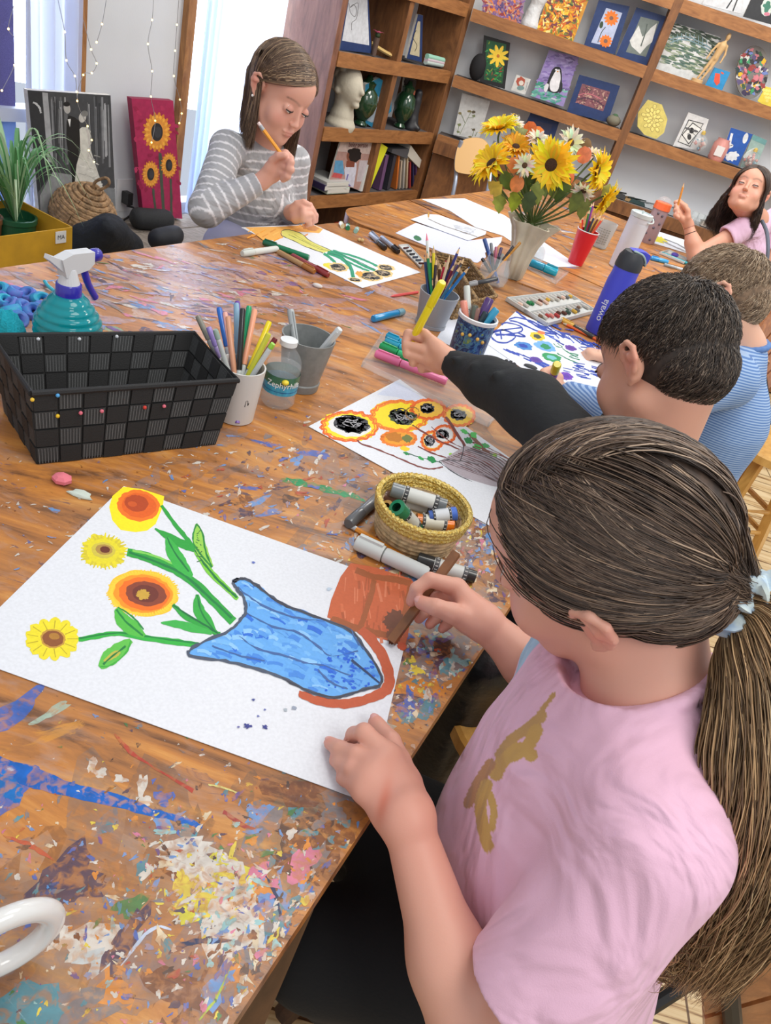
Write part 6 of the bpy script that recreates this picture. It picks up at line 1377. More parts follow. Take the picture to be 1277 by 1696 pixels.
bw=at(458,668);zt=zfor(bw,562);Hh=zt-TZ;t=thing('water_bottle','small clear plastic water bottle with a blue label beside the white cup','bottle',bw);rB=rad(bw,58)
pf=[(rB*.80,0),(rB*.97,.006),(rB,.012),(rB*.94,.018),(rB,.024),(rB*.97,Hh*.30),(rB*.97,Hh*.56),(rB*1.0,Hh*.60),(rB*.93,Hh*.70),(rB*.72,Hh*.80),(rB*.46,Hh*.87),(rB*.42,Hh*.90),(rB*.42,Hh*.93)]
mb=MB();mb.lathe(pf,bw,TOPZ,36);mb.build('clear_body',CLEAR,t,True)
mb=MB();mb.lathe([(rB*.78,.001),(rB*.94,.007),(rB*.95,Hh*.60),(rB*.93,Hh*.62)],bw,TOPZ,32);mb.build('water',mat('water',(226,236,240),rough=.04,alpha=.12),t,True)
mb=MB();mb.lathe([(rB*.99,Hh*.25),(rB*.995,Hh*.40)],bw,TOPZ,40,(60,160,196),cap=False);mb.lathe([(rB*.995,Hh*.40),(rB*.99,Hh*.53)],bw,TOPZ,40,(56,110,84),cap=False);mb.lathe([(rB*1.0,Hh*.30),(rB*1.0,Hh*.31)],bw,TOPZ,40,(24,100,160),cap=False);lb=mb.build('label',mat('label_print',attr=True,rough=.3,nz=(120,.2)),t)
cdw=C0-bw;cdw[2]=0;cdw=nrm(cdw)
def curved_text(s,b,r,z,size,m,parent,ang0=0.,name='lettering',ext=.0003,font_shear=0.):
 cu=bpy.data.curves.new(name,'FONT');cu.body=s;cu.size=size;cu.align_x='CENTER';cu.align_y='CENTER';cu.extrude=ext;cu.shear=font_shear;cu.resolution_u=3
 tmp=bpy.data.objects.new('tmp',cu);COL.objects.link(tmp);dg=bpy.context.evaluated_depsgraph_get();me=bpy.data.meshes.new_from_object(tmp.evaluated_get(dg));bpy.data.objects.remove(tmp)
 return me
def text_on(s,fn,size,m,parent=None,name='lettering',ext=.0003,shear=0.):
 me=curved_text(s,None,0,0,size,m,parent,name=name,ext=ext,font_shear=shear);V=np.zeros(len(me.vertices)*3);me.vertices.foreach_get('co',V);V=V.reshape(-1,3)
 N_=np.array([fn(*v)for v in V]);L=WLOC[parent.name]if parent is not None else np.zeros(3);me.vertices.foreach_set('co',(N_-L).ravel());me.update();me.materials.clear();me.materials.append(m)
 o=bpy.data.objects.new(name,me);COL.objects.link(o);o.parent=parent;WLOC[o.name]=L;return o
def cyl_fn(b,r,z0,c,ang0=0.):
 s_=np.cross(TOPZ,c)
 def fn(x,y,z):a=x/r+ang0;return b+(c*math.cos(a)+s_*math.sin(a))*(r+z)+TOPZ*(z0+y)
 return fn
text_on('Zephyrhills',cyl_fn(bw,rB*1.005,Hh*.41,cdw,.25),.0135,mat('white_print',(236,238,240),rough=.5),lb)
mb=MB();a_=.25;s_=np.cross(TOPZ,cdw);q=bw+(cdw*math.cos(a_)+s_*math.sin(a_))*rB*1.0+TOPZ*Hh*.475;mb.sph(q,(.006,.006,.0045),None,12,8,(236,214,60));mb.build('sun_emblem',PLAIN,lb,True)
mb=MB();mb.lathe([(rB*.46,Hh*.92),(rB*.48,Hh*.925),(rB*.48,Hh*.995),(rB*.42,Hh)],bw,TOPZ,30,(226,228,230));mb.build('screw_cap',mat('frosted_cap',(226,230,232),rough=.35),t,40)
# grey pot of coloured pencils
b3,t3,o3,rt3=holder('pencil_pot','light grey pot crammed with coloured pencils on the near table','cup',(712,538),(724,484),48,68,mat('light_grey_pot',(150,154,162),rough=.45))
mb=MB();mb.lathe([(rad(b3,48)*1.02,0),(rad(b3,48)*1.08,.001),(rad(b3,48)*1.08,.008)],b3,TOPZ,32);mb.build('foot',mat('light_grey_pot'),o3,40)
B_=cm(580,380,3.99)
PC=[((505,25),(216,220,218),(236,110,130),'pink tipped tall'),((490,165),(30,60,110),None,'navy'),((508,140),(10,120,70),None,'green'),((548,120),(60,120,50),None,'olive green'),((552,105),(226,206,40),None,'yellow'),((525,170),(20,110,60),None,'dark green'),((570,185),(60,50,60),None,'dark plum'),((598,215),(90,60,40),None,'brown'),((635,200),(200,30,70),None,'crimson'),((660,165),(214,190,160),None,'pale wooden'),((725,115),(40,40,110),None,'dark blue'),((650,215),(70,90,60),None,'moss green'),((690,225),(110,30,50),None,'maroon'),((705,185),(200,196,190),None,'white'),((738,190),(80,60,110),None,'violet'),((760,180),(90,70,60),None,'umber'),((715,250),(150,140,150),None,'grey'),((735,235),(60,110,140),None,'slate blue'),((790,245),(30,110,180),None,'bright blue leaning right'),((745,300),(90,170,210),None,'sky blue leaning right'),((665,305),(226,150,60),None,'orange'),((680,295),(220,160,140),None,'pale pink'),((545,320),(110,96,84),None,'taupe'),((575,290),(190,160,120),None,'tan')]
for k,(p,c,ld,l)in enumerate(PC):
 px,py=B_([p])[0];q=td(px,py,tdep(t3)-.01+random.uniform(-.015,.02));lean=(q-t3);lean[2]=0;e=b3+TOPZ*.008-lean*.15+np.array([random.uniform(-.006,.006),random.uniform(-.006,.006),0])
 pencil('coloured_pencil',l+' coloured pencil in the light grey pot',q,e,.0034,c,'coloured pencils in the light grey pot',lead=ld,wood=(236,130,150)if ld else(214,178,134))
# starry painted cup with brush pens
VG=mat('painted_night_cup',(20,40,80),rough=.45)
def vgmat():
 m,nt,p,out=newmat('night_blue_swirls');L=nt.links.new;tc=nd(nt,'ShaderNodeTexCoord');n=nd(nt,'ShaderNodeTexNoise',Scale=42.,Detail=5.,Distortion=3.5);L(tc.outputs['Object'],n.inputs[0])
 cr=nd(nt,'ShaderNodeValToRGB');e=cr.color_ramp.elements;e[0].position=.34;e[0].color=rgba((14,26,46));e[1].position=.72;e[1].color=rgba((190,190,90));a=e.new(.47);a.color=rgba((36,70,130));a=e.new(.58);a.color=rgba((84,136,176));a=e.new(.64);a.color=rgba((80,130,90))
 L(n.outputs[0],cr.inputs[0]);L(cr.outputs[0],p.inputs['Base Color']);p.inputs['Roughness'].default_value=.4;return m
b4=at(770,588);z4=zfor(b4,522);t4=np.array([b4[0],b4[1],z4]);r4=rad(b4,58);r4t=rad(t4,66);L4_=z4-TZ
o4=thing('painted_pot','plastic pot covered in dark blue painted swirls holding brush pens','pot',b4)
mb=MB();mb.lathe([(r4*.96,0),(r4,.003),(r4t*.97,L4_-.008),(r4t*.9,L4_-.008),(r4*.9,.006),(.001,.006)],b4,TOPZ,36);mb.build('pot_wall',vgmat(),o4,40)
mb=MB();mb.lathe([(r4t*.97,L4_-.010),(r4t*1.04,L4_-.008),(r4t*1.04,L4_-.001),(r4t*.95,L4_),(r4t*.90,L4_-.006)],b4,TOPZ,36,cap=False);mb.lathe([(r4*1.02,0),(r4*1.03,.004),(r4*1.0,.005)],b4,TOPZ,36);mb.build('white_rim',WHP,o4,40)
mb=MB();cdv=C0-b4;cdv[2]=0;cdv=nrm(cdv);sv=np.cross(TOPZ,cdv)
for a,z,c in[(-.5,.055,(226,180,80)),(-.1,.060,(226,190,90)),(.35,.056,(226,180,90)),(.7,.05,(214,170,80))]:mb.sph(b4+(cdv*math.cos(a)+sv*math.sin(a))*(r4+(r4t-r4)*z/L4_)+TOPZ*z,(.004,.004,.004),None,10,6,c)
mb.build('painted_stars',PLAIN,o4,True)
for p,body,c,l,w,ty in[((748,470),(226,110,50),(236,150,130),'orange pointed crayon in the painted pot',12,0),((770,370),(190,198,196),(206,212,206),'white marker standing in the painted pot',11,0),((825,500),(74,78,70),(90,96,84),'dark grey-green crayon in the painted pot',12,0),((845,520),(120,90,84),(150,110,100),'brown crayon in the painted pot',10,0),((925,455),(80,50,110),(84,56,120),'purple marker leaning right in the painted pot',15,0),((970,525),(50,140,180),(60,160,200),'light blue marker leaning furthest right in the painted pot',13,0),((900,545),(60,90,100),(40,60,70),'dark teal marker in the painted pot',11,0)]:
 px,py=B_([p])[0];q=td(px,py,tdep(t4));e=b4+TOPZ*.012-(q-t4)*np.array([.2,.2,0]);pen('marker',l,q,e,rad(q,w),body,c,.35,'marker',clip=False)
# wicker tray behind
WK=mat('wicker',(176,140,92),rough=.8,nz=(160,.45),bump=(180,.9,.004))
q4=[at(*p,TZ+.045)for p in B_([(545,150),(790,205),(965,440),(700,500)])];bq=[p*np.array([1,1,0])+np.array([0,0,TZ+.001])for p in q4];cq=np.mean(bq,axis=0);bq=[cq+(p-cq)*.9 for p in bq]
t=thing('wicker_tray','small divided wicker basket behind the grey pencil pot','basket',cq)
mb=MB();mb.prism(bq,(0,0,.004));mb.build('base',WK,t)
for i in range(4):
 mb=MB()
 for k in range(8):
  u=k/7;P=[bq[i]*(1-u)+q4[i]*u,bq[(i+1)%4]*(1-u)+q4[(i+1)%4]*u];d_=P[1]-P[0];n_=np.cross(nrm(d_),TOPZ);mb.tube([P[0]+d_*v+n_*.0014*math.sin(v*40+k*PI)for v in np.linspace(0,1,40)],.0034,6)
 mb.build('woven_side',WK,t,True)
mb=MB();mb.tube([q4[0],q4[1],q4[2],q4[3],q4[0]],.005,8);mb.build('rim',WK,t,True)
mb=MB();mb.tube([(q4[0]+q4[1])/2,(q4[2]+q4[3])/2],.005,8);m1_=(q4[0]+q4[1])/2;m2_=(q4[2]+q4[3])/2;mb.prism([m1_-TOPZ*.038,m2_-TOPZ*.038,m2_,m1_],nrm(np.cross(m2_-m1_,TOPZ))*.004);mb.build('divider',WK,t,True)
# glass jar with odds and ends
bj=at(812,470);zj=zfor(bj,425);rj=rad(bj,52);hj=zj-TZ;t=thing('glass_jar','round glass jar stuffed with pens and brushes left of the flower vase','jar',bj)
mb=MB();mb.lathe([(rj*.6,0),(rj*.9,.006),(rj,.025),(rj*.96,.045),(rj*.74,hj*.82),(rj*.72,hj),(rj*.69,hj),(rj*.7,hj*.82),(rj*.92,.045),(rj*.95,.025),(rj*.85,.008),(.001,.004)],bj,TOPZ,32);mb.build('glass_wall',GLASS,t,True)
tj=bj+TOPZ*hj
for k,(p,c,l)in enumerate([((885,60),(40,90,180),'blue scissors-handled tool'),((930,90),(150,154,160),'steel tool'),((965,115),(226,110,140),'pink ended pen'),((1000,120),(90,60,110),'plum pen'),((1080,110),(60,50,50),'black brush'),((1125,85),(232,160,50),'orange pencil'),((900,150),(200,140,70),'tan brush'),((935,160),(60,60,64),'dark grey pen'),((870,190),(60,60,66),'black pen'),((1010,160),(200,200,190),'white pen'),((985,180),(50,56,60),'charcoal pen')]):
 px,py=B_([p])[0];q=td(px,py,tdep(tj)+random.uniform(-.01,.02));e=bj+TOPZ*.01-(q-tj)*np.array([.35,.35,0]);pen('pen',l+' standing in the round glass jar',q,e,.0044 if k else .0055,c,[int(v*.8)for v in c],.3,'pen','pens in the round glass jar',clip=False)
p_=B_([(785,365),(975,325)]);pen('pen','silver and black pen lying across the wicker basket rim',td(*p_[0],tdep(q4[2])-.02),td(*p_[1],tdep(q4[2])-.02),.006,(60,60,62),(170,170,172),.3)
# ------------------------------------------------------------------ straw basket with paint sticks
bs=at(684,886);zs=zfor(bs,834);rs=rad(bs+TOPZ*(zs-TZ),158);hs=zs-TZ;t=thing('straw_basket','round straw basket with a glittering gold rim holding paint sticks','basket',bs)
STR=mat('coiled_straw',(222,190,144),rough=.75,nz=(120,.25),bump=(220,.7,.003));GLD=mat('gold_thread',(206,166,64),rough=.3,metal=.75,nz=(350,.5),bump=(400,1.,.003),col2=(250,230,150))
mb=MB();nC=8
for k in range(6):u=k/nC;r_q=rs*(.82+.18*u);mb.tube([bs+np.array([r_q*math.cos(a),r_q*math.sin(a),.004+hs*u*1.0])for a in np.linspace(0,2*PI,48)],hs/nC*.62,8)
mb.prism([bs+np.array([rs*.82*math.cos(a),rs*.82*math.sin(a),.0005])for a in np.linspace(0,2*PI,37)[:-1]],(0,0,.004));mb.build('straw_wall',STR,t,True)
mb=MB()
for k in range(6,9):u=k/nC;r_q=rs*(.82+.18*u);mb.tube([bs+np.array([r_q*math.cos(a)*(1+.004*math.sin(a*50)),r_q*math.sin(a)*(1+.004*math.sin(a*50)),hs*u+.001*math.sin(a*60)])for a in np.linspace(0,2*PI,120)],hs/nC*.66,8)
mb.build('gold_rim',GLD,t,True)
Gp=cm(540,760,3.756);zz=lambda p,z:at(*Gp([p])[0],z)
stick('grey ended white paint stick at the back of the straw basket',None,None,.0105,(206,208,204),(120,128,132),capf=.22,abs_=(zz((405,188),.770),zz((745,292),.770)))
stick('brown ended paint stick under the grey one in the straw basket',None,None,.0095,(206,206,200),(122,82,66),capf=.3,abs_=(zz((355,225),.754),zz((700,330),.748)))
stick('open tan topped paint stick at the left of the straw basket',None,None,.0100,(200,190,160),(176,136,72),capf=.4,hole=True,abs_=(zz((372,295),.770),zz((470,400),.735)))
stick('green topped paint stick leaning toward the left rim of the straw basket',None,None,.0115,(206,206,196),(20,122,80),capf=.28,hole=True,abs_=(zz((438,300),.786),zz((560,430),.742)))
stick('orange ended paint stick at the front of the straw basket',None,None,.0105,(216,214,200),(244,128,20),capf=.2,abs_=(zz((790,412),.752),zz((560,380),.750)))
stick('blue ended paint stick at the right of the straw basket',None,None,.0100,(210,214,220),(70,110,200),capf=.2,abs_=(zz((812,340),.768),zz((640,362),.756)))
# ------------------------------------------------------------------ bottles, cups further back
bo=at(990,551);zo=zfor(bo,412);Ho=zo-TZ;ro=rad(bo,44);t=thing('sports_bottle','tall violet blue insulated bottle with a black flip lid','bottle',bo);BLUEB=mat('violet_blue_coating',(70,76,200),rough=.45)
mb=MB();mb.lathe([(ro*.9,0),(ro,.004),(ro,Ho*.62),(ro*.93,Ho*.70),(ro*.93,Ho*.78),(ro*.85,Ho*.785)],bo,TOPZ,40);mb.build('steel_body',BLUEB,t,40)
mb=MB();mb.lathe([(ro*.95,Ho*.78),(ro*.97,Ho*.80),(ro*.92,Ho*.90),(ro*.70,Ho*.965),(ro*.3,Ho*.985)],bo,TOPZ,36,(62,66,72));mb.build('lid',mat('black_plastic',(50,53,58),rough=.5),t,True)
dl=nrm(np.array([1.,.25,0]));mb=MB();sdl=np.cross(TOPZ,dl);B6=lambda x,z:bo+dl*x+TOPZ*z
mb.prism([B6(x,z)-sdl*.015 for x,z in[(-.012,Ho*.985),(.02,Ho*1.0),(ro*1.02,Ho*.985),(ro*1.12,Ho*.955),(ro*1.05,Ho*.87),(ro*.86,Ho*.93),(.01,Ho*.975)]],sdl*.030,(84,84,210));mb.build('spout_cover',BLUEB,t)
mb=MB();mb.tube(catmull([B6(-.01,Ho*.985)-sdl*.017,B6(.014,Ho*.97)-sdl*.019,B6(ro*.8,Ho*.92)-sdl*.017,B6(ro*1.05,Ho*.86)-sdl*.010,B6(ro*1.05,Ho*.86)+sdl*.010],6),.0026,8,(170,190,186));mb.build('carry_loop',mat('mint_grey_plastic',(160,182,178),rough=.5),t,True)
co_=C0-bo;co_[2]=0;co_=nrm(co_);so_=np.cross(TOPZ,co_)
def vfn(b,r,z0,c,a0):
 s_=np.cross(TOPZ,c)
 def fn(x,y,z):a=a0-y/r;return b+(c*math.cos(a)+s_*math.sin(a))*(r+z)+TOPZ*(z0+x)
 return fn
text_on('owala',vfn(bo,ro*1.035,Ho*.30,co_,-.42),.025,mat('white_print'),t)
bo2=at(1024,443);z2_=zfor(bo2,350);H2=z2_-TZ;r2_=rad(bo2,34);t=thing('insulated_flask','tall matte white flask with a screw lid behind the violet bottle','flask',bo2);WF=mat('matte_white_coating',(206,210,218),rough=.5)
mb=MB();mb.lathe([(r2_*.9,0),(r2_,.004),(r2_,H2*.80),(r2_*.98,H2*.80),(r2_*.98,H2*.83),(r2_,H2*.83),(r2_,H2*.90)],bo2,TOPZ,36);mb.build('flask_body',WF,t,40)
mb=MB();mb.lathe([(r2_*.96,H2*.90),(r2_*1.06,H2*.905),(r2_*1.06,H2*.97),(r2_*.9,H2*.98),(r2_*.85,H2*.955)],bo2,TOPZ,36);mb.lathe([(.004,H2*.96),(.004,H2*1.01)],bo2,TOPZ,12);mb.tube(catmull([bo2+TOPZ*H2*.93+np.array([r2_*1.1,0,0]),bo2+TOPZ*H2*.88+np.array([r2_*1.2,-.015,0]),bo2+TOPZ*H2*.86+np.array([r2_*.7,-.03,0])],5),.0028,8);mb.build('lid',mat('pale_grey_lid',(196,206,206),rough=.4),t,40)
bp=at(1070,401);z3_=zfor(bp,325);H3=z3_-TZ;r3_=rad(bp,26);t=thing('sippy_bottle','clear patterned bottle with a bright orange lid, furthest back','bottle',bp)
mb=MB();mb.lathe([(r3_*.9,0),(r3_,.004),(r3_,H3*.72),(r3_*.8,H3*.74)],bp,TOPZ,30);bd=mb.build('bottle_body',mat('frosted_pink',(196,176,186),rough=.25,trans=.3),t,40)
mb=MB();cb_=C0-bp;cb_[2]=0;cb_=nrm(cb_);sb_=np.cross(TOPZ,cb_)
for a,z in[(-.5,.2),(.3,.1),(.1,.35),(-.3,.5),(.6,.45),(.5,.62),(-.1,.65)]:mb.sph(bp+(cb_*math.cos(a)+sb_*math.sin(a))*r3_+TOPZ*H3*z,.0055,None,8,6,(90,84,100))
mb.build('printed_spots',PLAIN,bd)
mb=MB();mb.lathe([(r3_*.98,H3*.72),(r3_*1.08,H3*.725),(r3_*1.04,H3*.86),(r3_*.85,H3*.87)],bp,TOPZ,30,(250,120,70));mb.build('orange_collar',GLOSS,t,40)
mb=MB();mb.sph(bp+TOPZ*H3*.88,(r3_*.86,r3_*.86,H3*.11),None,20,10);mb.build('domed_cap',CLEAR,t,True)
b5=at(952,437);z5=zfor(b5,382);t5=np.array([b5[0],b5[1],z5]);cupr=cup('plastic_cup','red plastic party cup full of coloured pencils right of the vase','cup',b5,t5,rad(b5,25),rad(t5,37),mat('red_plastic',(206,24,40),rough=.3))
mb=MB();a5=rad(t5,37);mb.tube([t5+np.array([a5*math.cos(a),a5*math.sin(a),0])for a in np.linspace(0,2*PI,33)],.0016,6);mb.build('white_lip',WHP,cupr,True)
C6=cm(740,160,3.99)
for k,(p,c)in enumerate([((945,740),(60,120,60)),((960,700),(40,150,90)),((975,690),(140,60,150)),((885,800),(232,130,40)),((900,780),(220,60,50)),((1000,790),(226,200,60)),((1015,780),(120,60,50)),((1040,790),(232,90,60)),((985,770),(50,60,70)),((1025,775),(226,190,50)),((960,790),(150,40,50)),((1048,785),(180,60,40))]):
 px,py=C6([p])[0];q=td(px,py,tdep(t5)+random.uniform(-.02,.02));e=b5+TOPZ*.008-(q-t5)*np.array([.3,.3,0]);pencil('coloured_pencil','coloured pencil standing in the red plastic cup',q,e,.0035,c,'coloured pencils in the red plastic cup')
b6=at(991,409);z6=zfor(b6,368);t6=np.array([b6[0],b6[1],z6]);oc=cup('measuring_cup','clear plastic measuring cup with printed scale behind the red cup','cup',b6,t6,rad(b6,25),rad(t6,33),mat('cloudy_plastic',(222,226,226),rough=.2,trans=.55,ior=1.1),.0015)
mb=MB();cc6=C0-b6;cc6[2]=0;cc6=nrm(cc6);s6=np.cross(TOPZ,cc6);r6=rad(b6,29)
for i in range(7):
 z=.02+i*.0085
 for a in np.linspace(-.7+.05*(i%2),.5,5):q=b6+(cc6*math.cos(a)+s6*math.sin(a))*(r6*(1+.012*i))+TOPZ*z;mb.box(q,(.006,.0012,.002),np.stack([s6*math.cos(a)-cc6*math.sin(a),cc6*math.cos(a)+s6*math.sin(a),TOPZ],1),(110,116,110))
mb.build('printed_scale',PLAIN,oc)
mb=MB();q=at(880,437);mb.lathe([(.022,0),(.030,.012),(.033,.03),(.028,.05),(.020,.062),(.0185,.062),(.026,.05),(.031,.03),(.028,.014),(.001,.004)],q,TOPZ,28);tag(mb.build('glass_jar',GLASS,None,True,loc=q),'small empty glass jar close behind the flower vase','jar')
# mug at the very edge
bm=at(-118,1680);t=thing('mug','white china mug whose handle shows at the lower left edge','mug',bm);CH=mat('white_china',(226,226,224),rough=.12,coat=.5)
mb=MB();mb.lathe([(.034,0),(.040,.004),(.042,.09),(.039,.09),(.037,.006),(.001,.006)],bm,TOPZ,40);mb.build('mug_wall',CH,t,40)
hd_=nrm(at(60,1590)-at(-118,1680));c1_=bm+hd_*.040+TOPZ*.050
mb=MB();mb.tube([c1_+hd_*(.006+.030*math.cos(a))+TOPZ*.030*math.sin(a)for a in np.linspace(-PI*.62,PI*.62,30)],.0072,14,sq=1.15);mb.build('handle',CH,t,True)
# ------------------------------------------------------------------ flower vase and its flowers
bv=at(848,460);zv=zfor(bv,366);Hv=zv-TZ;t=thing('flower_vase','fluted off-white cloth-like vase on the middle table','vase',bv)
mb=MB();pr=[(.022,0),(.026,.004),(.030,Hv*.35),(.036,Hv*.6),(.048,Hv*.82),(.064,Hv*.97),(.066,Hv),(.062,Hv),(.045,Hv*.8),(.02,Hv*.3),(.001,.01)]
mb.lathe(pr,bv,TOPZ,72,fn=lambda a,u:1+(.24 if u<.7 else .2)*np.sin(a*5+.6)*min(1,.25+u*1.4)+.07*np.sin(a*11));mb.build('vase_wall',mat('cream_plaster_cloth',(214,206,184),rough=.75,nz=(14,.12)),t,50)
vt=bv+TOPZ*Hv
def petal_ring(mb,c,n,f,R,L_,W_,rise,col,n_=None,jit=.12,droop=.3):
 B=basis(n_)
 for i in range(n):
  a=2*PI*i/n+random.uniform(-jit,jit)+f;r_=nrm(B[:,0]*math.cos(a)+B[:,1]*math.sin(a));s_=np.cross(n_,r_);Lp=L_*random.uniform(.82,1.12);V=[];K=5
  for k in range(K+1):
   u=k/K;w_=W_*math.sin(PI*min(1,.12+.88*u)**.8)*.5 if k<K else 0;h_=rise*math.sin(u*1.6)-droop*L_*u*u*random.uniform(.3,1.1);p=c+r_*(R+Lp*u)+n_*h_;V+=[p-s_*w_+n_*w_*.25,p-n_*w_*.15,p+s_*w_+n_*w_*.25]
  mb.add(V,[q for k in range(K)for q in((3*k,3*k+1,3*k+4,3*k+3),(3*k+1,3*k+2,3*k+5,3*k+4))],tuple(int(min(255,v*random.uniform(.88,1.06)))for v in col))
PET=mat('silk_petal',attr=True,rough=.6,thin=.25)
C6=cm(740,160,3.99)
def flower(name,label,p,rpx,tt,n_,col,disc,cat,np_=20,rings=2,grp=None):
 px,py=C6([p])[0];c=td(px,py,tt);n_=nrm(n_);R=rpx*1.28/3.99*tt/F_PX;t=thing(name,label,cat,c,grp);dr_=R*.24
 mb=MB()
 for k in range(rings):petal_ring(mb,c+n_*R*.04*k,np_-4*k,k*.2,dr_*.7,R*(.80-.12*k),R*.25,R*(.20+.2*k),col,n_)
 mb.build('petals',PET,t,True)
 mb=MB();mb.sph(c+n_*R*.03,(dr_,dr_,dr_*.45),basis(n_),20,10,disc,fn=lambda d:1+.05*math.sin(d[0]*40)*math.sin(d[1]*40));mb.build('disc',mat('seed_disc',attr=True,rough=.9,nz=(300,.4),bump=(300,.8)),t,True)
 mb=MB();e=vt-TOPZ*.02+np.array([random.uniform(-.02,.02),random.uniform(-.02,.02),0]);mb.tube(catmull([c-n_*.004,c-n_*R*.35-TOPZ*R*.3,(c+e)/2-TOPZ*.01,e],6),.0028,7,(70,90,40));mb.build('stem',PLAIN,t,True)
YL=(255,222,36);toC=nrm(C0-vt)
X_=np.array([1.,0,0])
for a in[((350,215),118,2.08,toC*.2+TOPZ*.9-X_*.5,'yellow sunflower at the upper left of the bouquet, tilted up'),((300,445),132,2.00,toC*.55+TOPZ*.5-X_*.75,'yellow sunflower at the lower left of the bouquet'),((455,335),95,2.06,toC*.6+TOPZ*.8,'deeper yellow sunflower behind the two left ones'),((690,452),150,1.97,toC*.8-TOPZ*.05-X_*.1,'largest sunflower, facing forward in the middle of the bouquet'),((990,490),118,2.02,toC*.45+X_*.8+TOPZ*.1,'sunflower at the right of the bouquet facing right'),((1045,665),105,2.02,toC*.3+X_*.85-TOPZ*.3,'drooping sunflower at the lower right of the bouquet')]:
 flower('sunflower',a[4],a[0],a[1],a[2],a[3],YL if a[2]!=2.06 else(240,172,20),(62,38,22),'flower',26)
for a in[((515,455),66,1.96,toC,'cream daisy left of the largest sunflower'),((600,285),70,2.05,toC*.6+TOPZ,'cream daisy at the top middle of the bouquet'),((815,305),92,2.06,toC*.8+TOPZ*.3+X_*.4,'biggest cream daisy above the largest sunflower'),((905,620),74,1.97,toC*.5-TOPZ*.6,'cream daisy hanging at the lower right of the bouquet'),((965,385),62,2.08,TOPZ+toC*.4,'cream daisy above the right sunflower'),((455,180),62,2.12,TOPZ+X_*.4+toC*.3,'pale daisy behind the upper left sunflower')]:
 flower('daisy',a[4],a[0],a[1],a[2],a[3],(236,230,204),(84,60,36),'flower',15)
GL=mat('silk_leaf',attr=True,rough=.55,thin=.2,nz=(60,.25))
def leaf(p,tt,L_,W_,az,tilt,col,label,name='leaf',rnd=False):
 px,py=C6([p])[0];c=td(px,py,tt);n_=nrm(toC*.8+np.array([math.cos(az)*.4,0,math.sin(tilt)*.5]));B=basis(n_);d=B[:,0]*math.cos(az)+B[:,1]*math.sin(az);s_=np.cross(n_,d);V=[];K=8
 for k in range(K+1):
  u=k/K;w_=W_*.5*(math.sin(PI*u**.75)if not rnd else math.sqrt(max(0,1-(2*u-1)**2)))*(1+(.14*(-1)**k if not rnd else 0));p_=c+d*L_*(u-.5)-n_*.15*L_*u*u;V+=[p_-s_*w_-n_*w_*.2,p_+n_*.001,p_+s_*w_-n_*w_*.2]
 mb=MB();mb.add(V,[q for k in range(K)for q in((3*k,3*k+1,3*k+4,3*k+3),(3*k+1,3*k+2,3*k+5,3*k+4))],col);t=thing(name,label,'leaf',c)
 mb.build('blade',GL,t,True);mb=MB();mb.tube(catmull([c-d*L_*.5,(c+vt)/2-toC*.01,vt-TOPZ*.01],6),.0015,6,(86,100,50));mb.build('stalk',PLAIN,t)
for p,c,l in[((545,215),(222,110,50),'orange round leaf at the top of the bouquet'),((445,455),(214,124,60),'orange round leaf left of the small daisy'),((460,575),(216,128,70),'orange round leaf lowest at the left of the bouquet'),((800,540),(218,112,56),'orange round leaf below the largest sunflower'),((905,385),(220,120,76),'orange round leaf right of the biggest daisy'),((600,250),(228,120,30),'small orange leaf behind the top daisy'),((920,325),(120,90,50),'brown curled leaf at the top right of the bouquet')]:
 leaf(p,1.98 if p[1]>350 else 2.07,.045,.040,random.uniform(0,3),0,c,l,rnd=True)
for k,(p,az,c)in enumerate([((600,640),-1.2,(130,140,60)),((450,690),-1.5,(150,166,40)),((350,700),-1.3,(160,170,70)),((640,590),-1.,(110,126,60)),((400,560),-.8,(90,112,40)),((750,640),-1.6,(76,96,40)),((850,700),-1.7,(100,110,44)),((900,740),-1.4,(110,116,50)),((520,600),-1.2,(70,92,36)),((580,520),-1.8,(60,84,34)),((700,600),-1.1,(120,136,60)),((480,250),.6,(140,146,90)),((790,580),-.6,(80,100,40)),((310,600),2.9,(196,170,70)),((1080,640),-.4,(150,150,70)),((540,700),-1.5,(60,76,34))]):
 leaf(p,1.98+.04*(k%3),.062,.038,az,0,c,'green veined leaf hanging below the flower heads of the bouquet');COL.objects
for o in COL.objects:
 if o.get('category')=='leaf' and 'green' in o['label']:o['group']='green leaves of the bouquet'
# ------------------------------------------------------------------ trays, cases and bits between the boys
def tray(name,label,quad,hgt,m,cat='tray',wall=.003,base_col=None,dz=0.):
 q=[at(*p,TZ+hgt+dz)for p in quad];c=np.mean(q,axis=0);b=[np.array([p[0],p[1],TZ+.0012+dz])for p in q];t=thing(name,label,cat,(c[0],c[1],TZ+.001+dz))
 mb=MB();mb.prism(b,(0,0,.0022));mb.build('floor_panel',m,t);mb=MB()
 for i in range(4):
  a_,b_=q[i],q[(i+1)%4];inn=nrm(c-(a_+b_)/2);inn[2]=0;mb.prism([b[i],b[(i+1)%4],b_,a_],inn*wall)
 mb.build('rim',m,t);return t,q,b
tp_,qp,bp_=tray('pastel_tray','white divided tray of short oil pastels right of the blue scribble drawing',[(839,492),(937,481),(988,513),(907,535)],.012,mat('white_tray',(206,208,206),rough=.5))
m0,m1=(bp_[0]+bp_[3])/2,(bp_[1]+bp_[2])/2;mb=MB();w_=nrm(bp_[3]-bp_[0])*.007;mb.prism([m0-w_,m1-w_,m1+w_,m0+w_],(0,0,.009));mb.build('divider',mat('white_tray'),tp_)
pc=[(200,80,70),(60,62,66),(214,130,120),(40,120,70),(120,90,70),(196,190,180),(150,90,60),(90,50,40),(60,80,70),(176,60,60),(214,170,70),(110,110,110),(226,190,170),(80,70,90)]
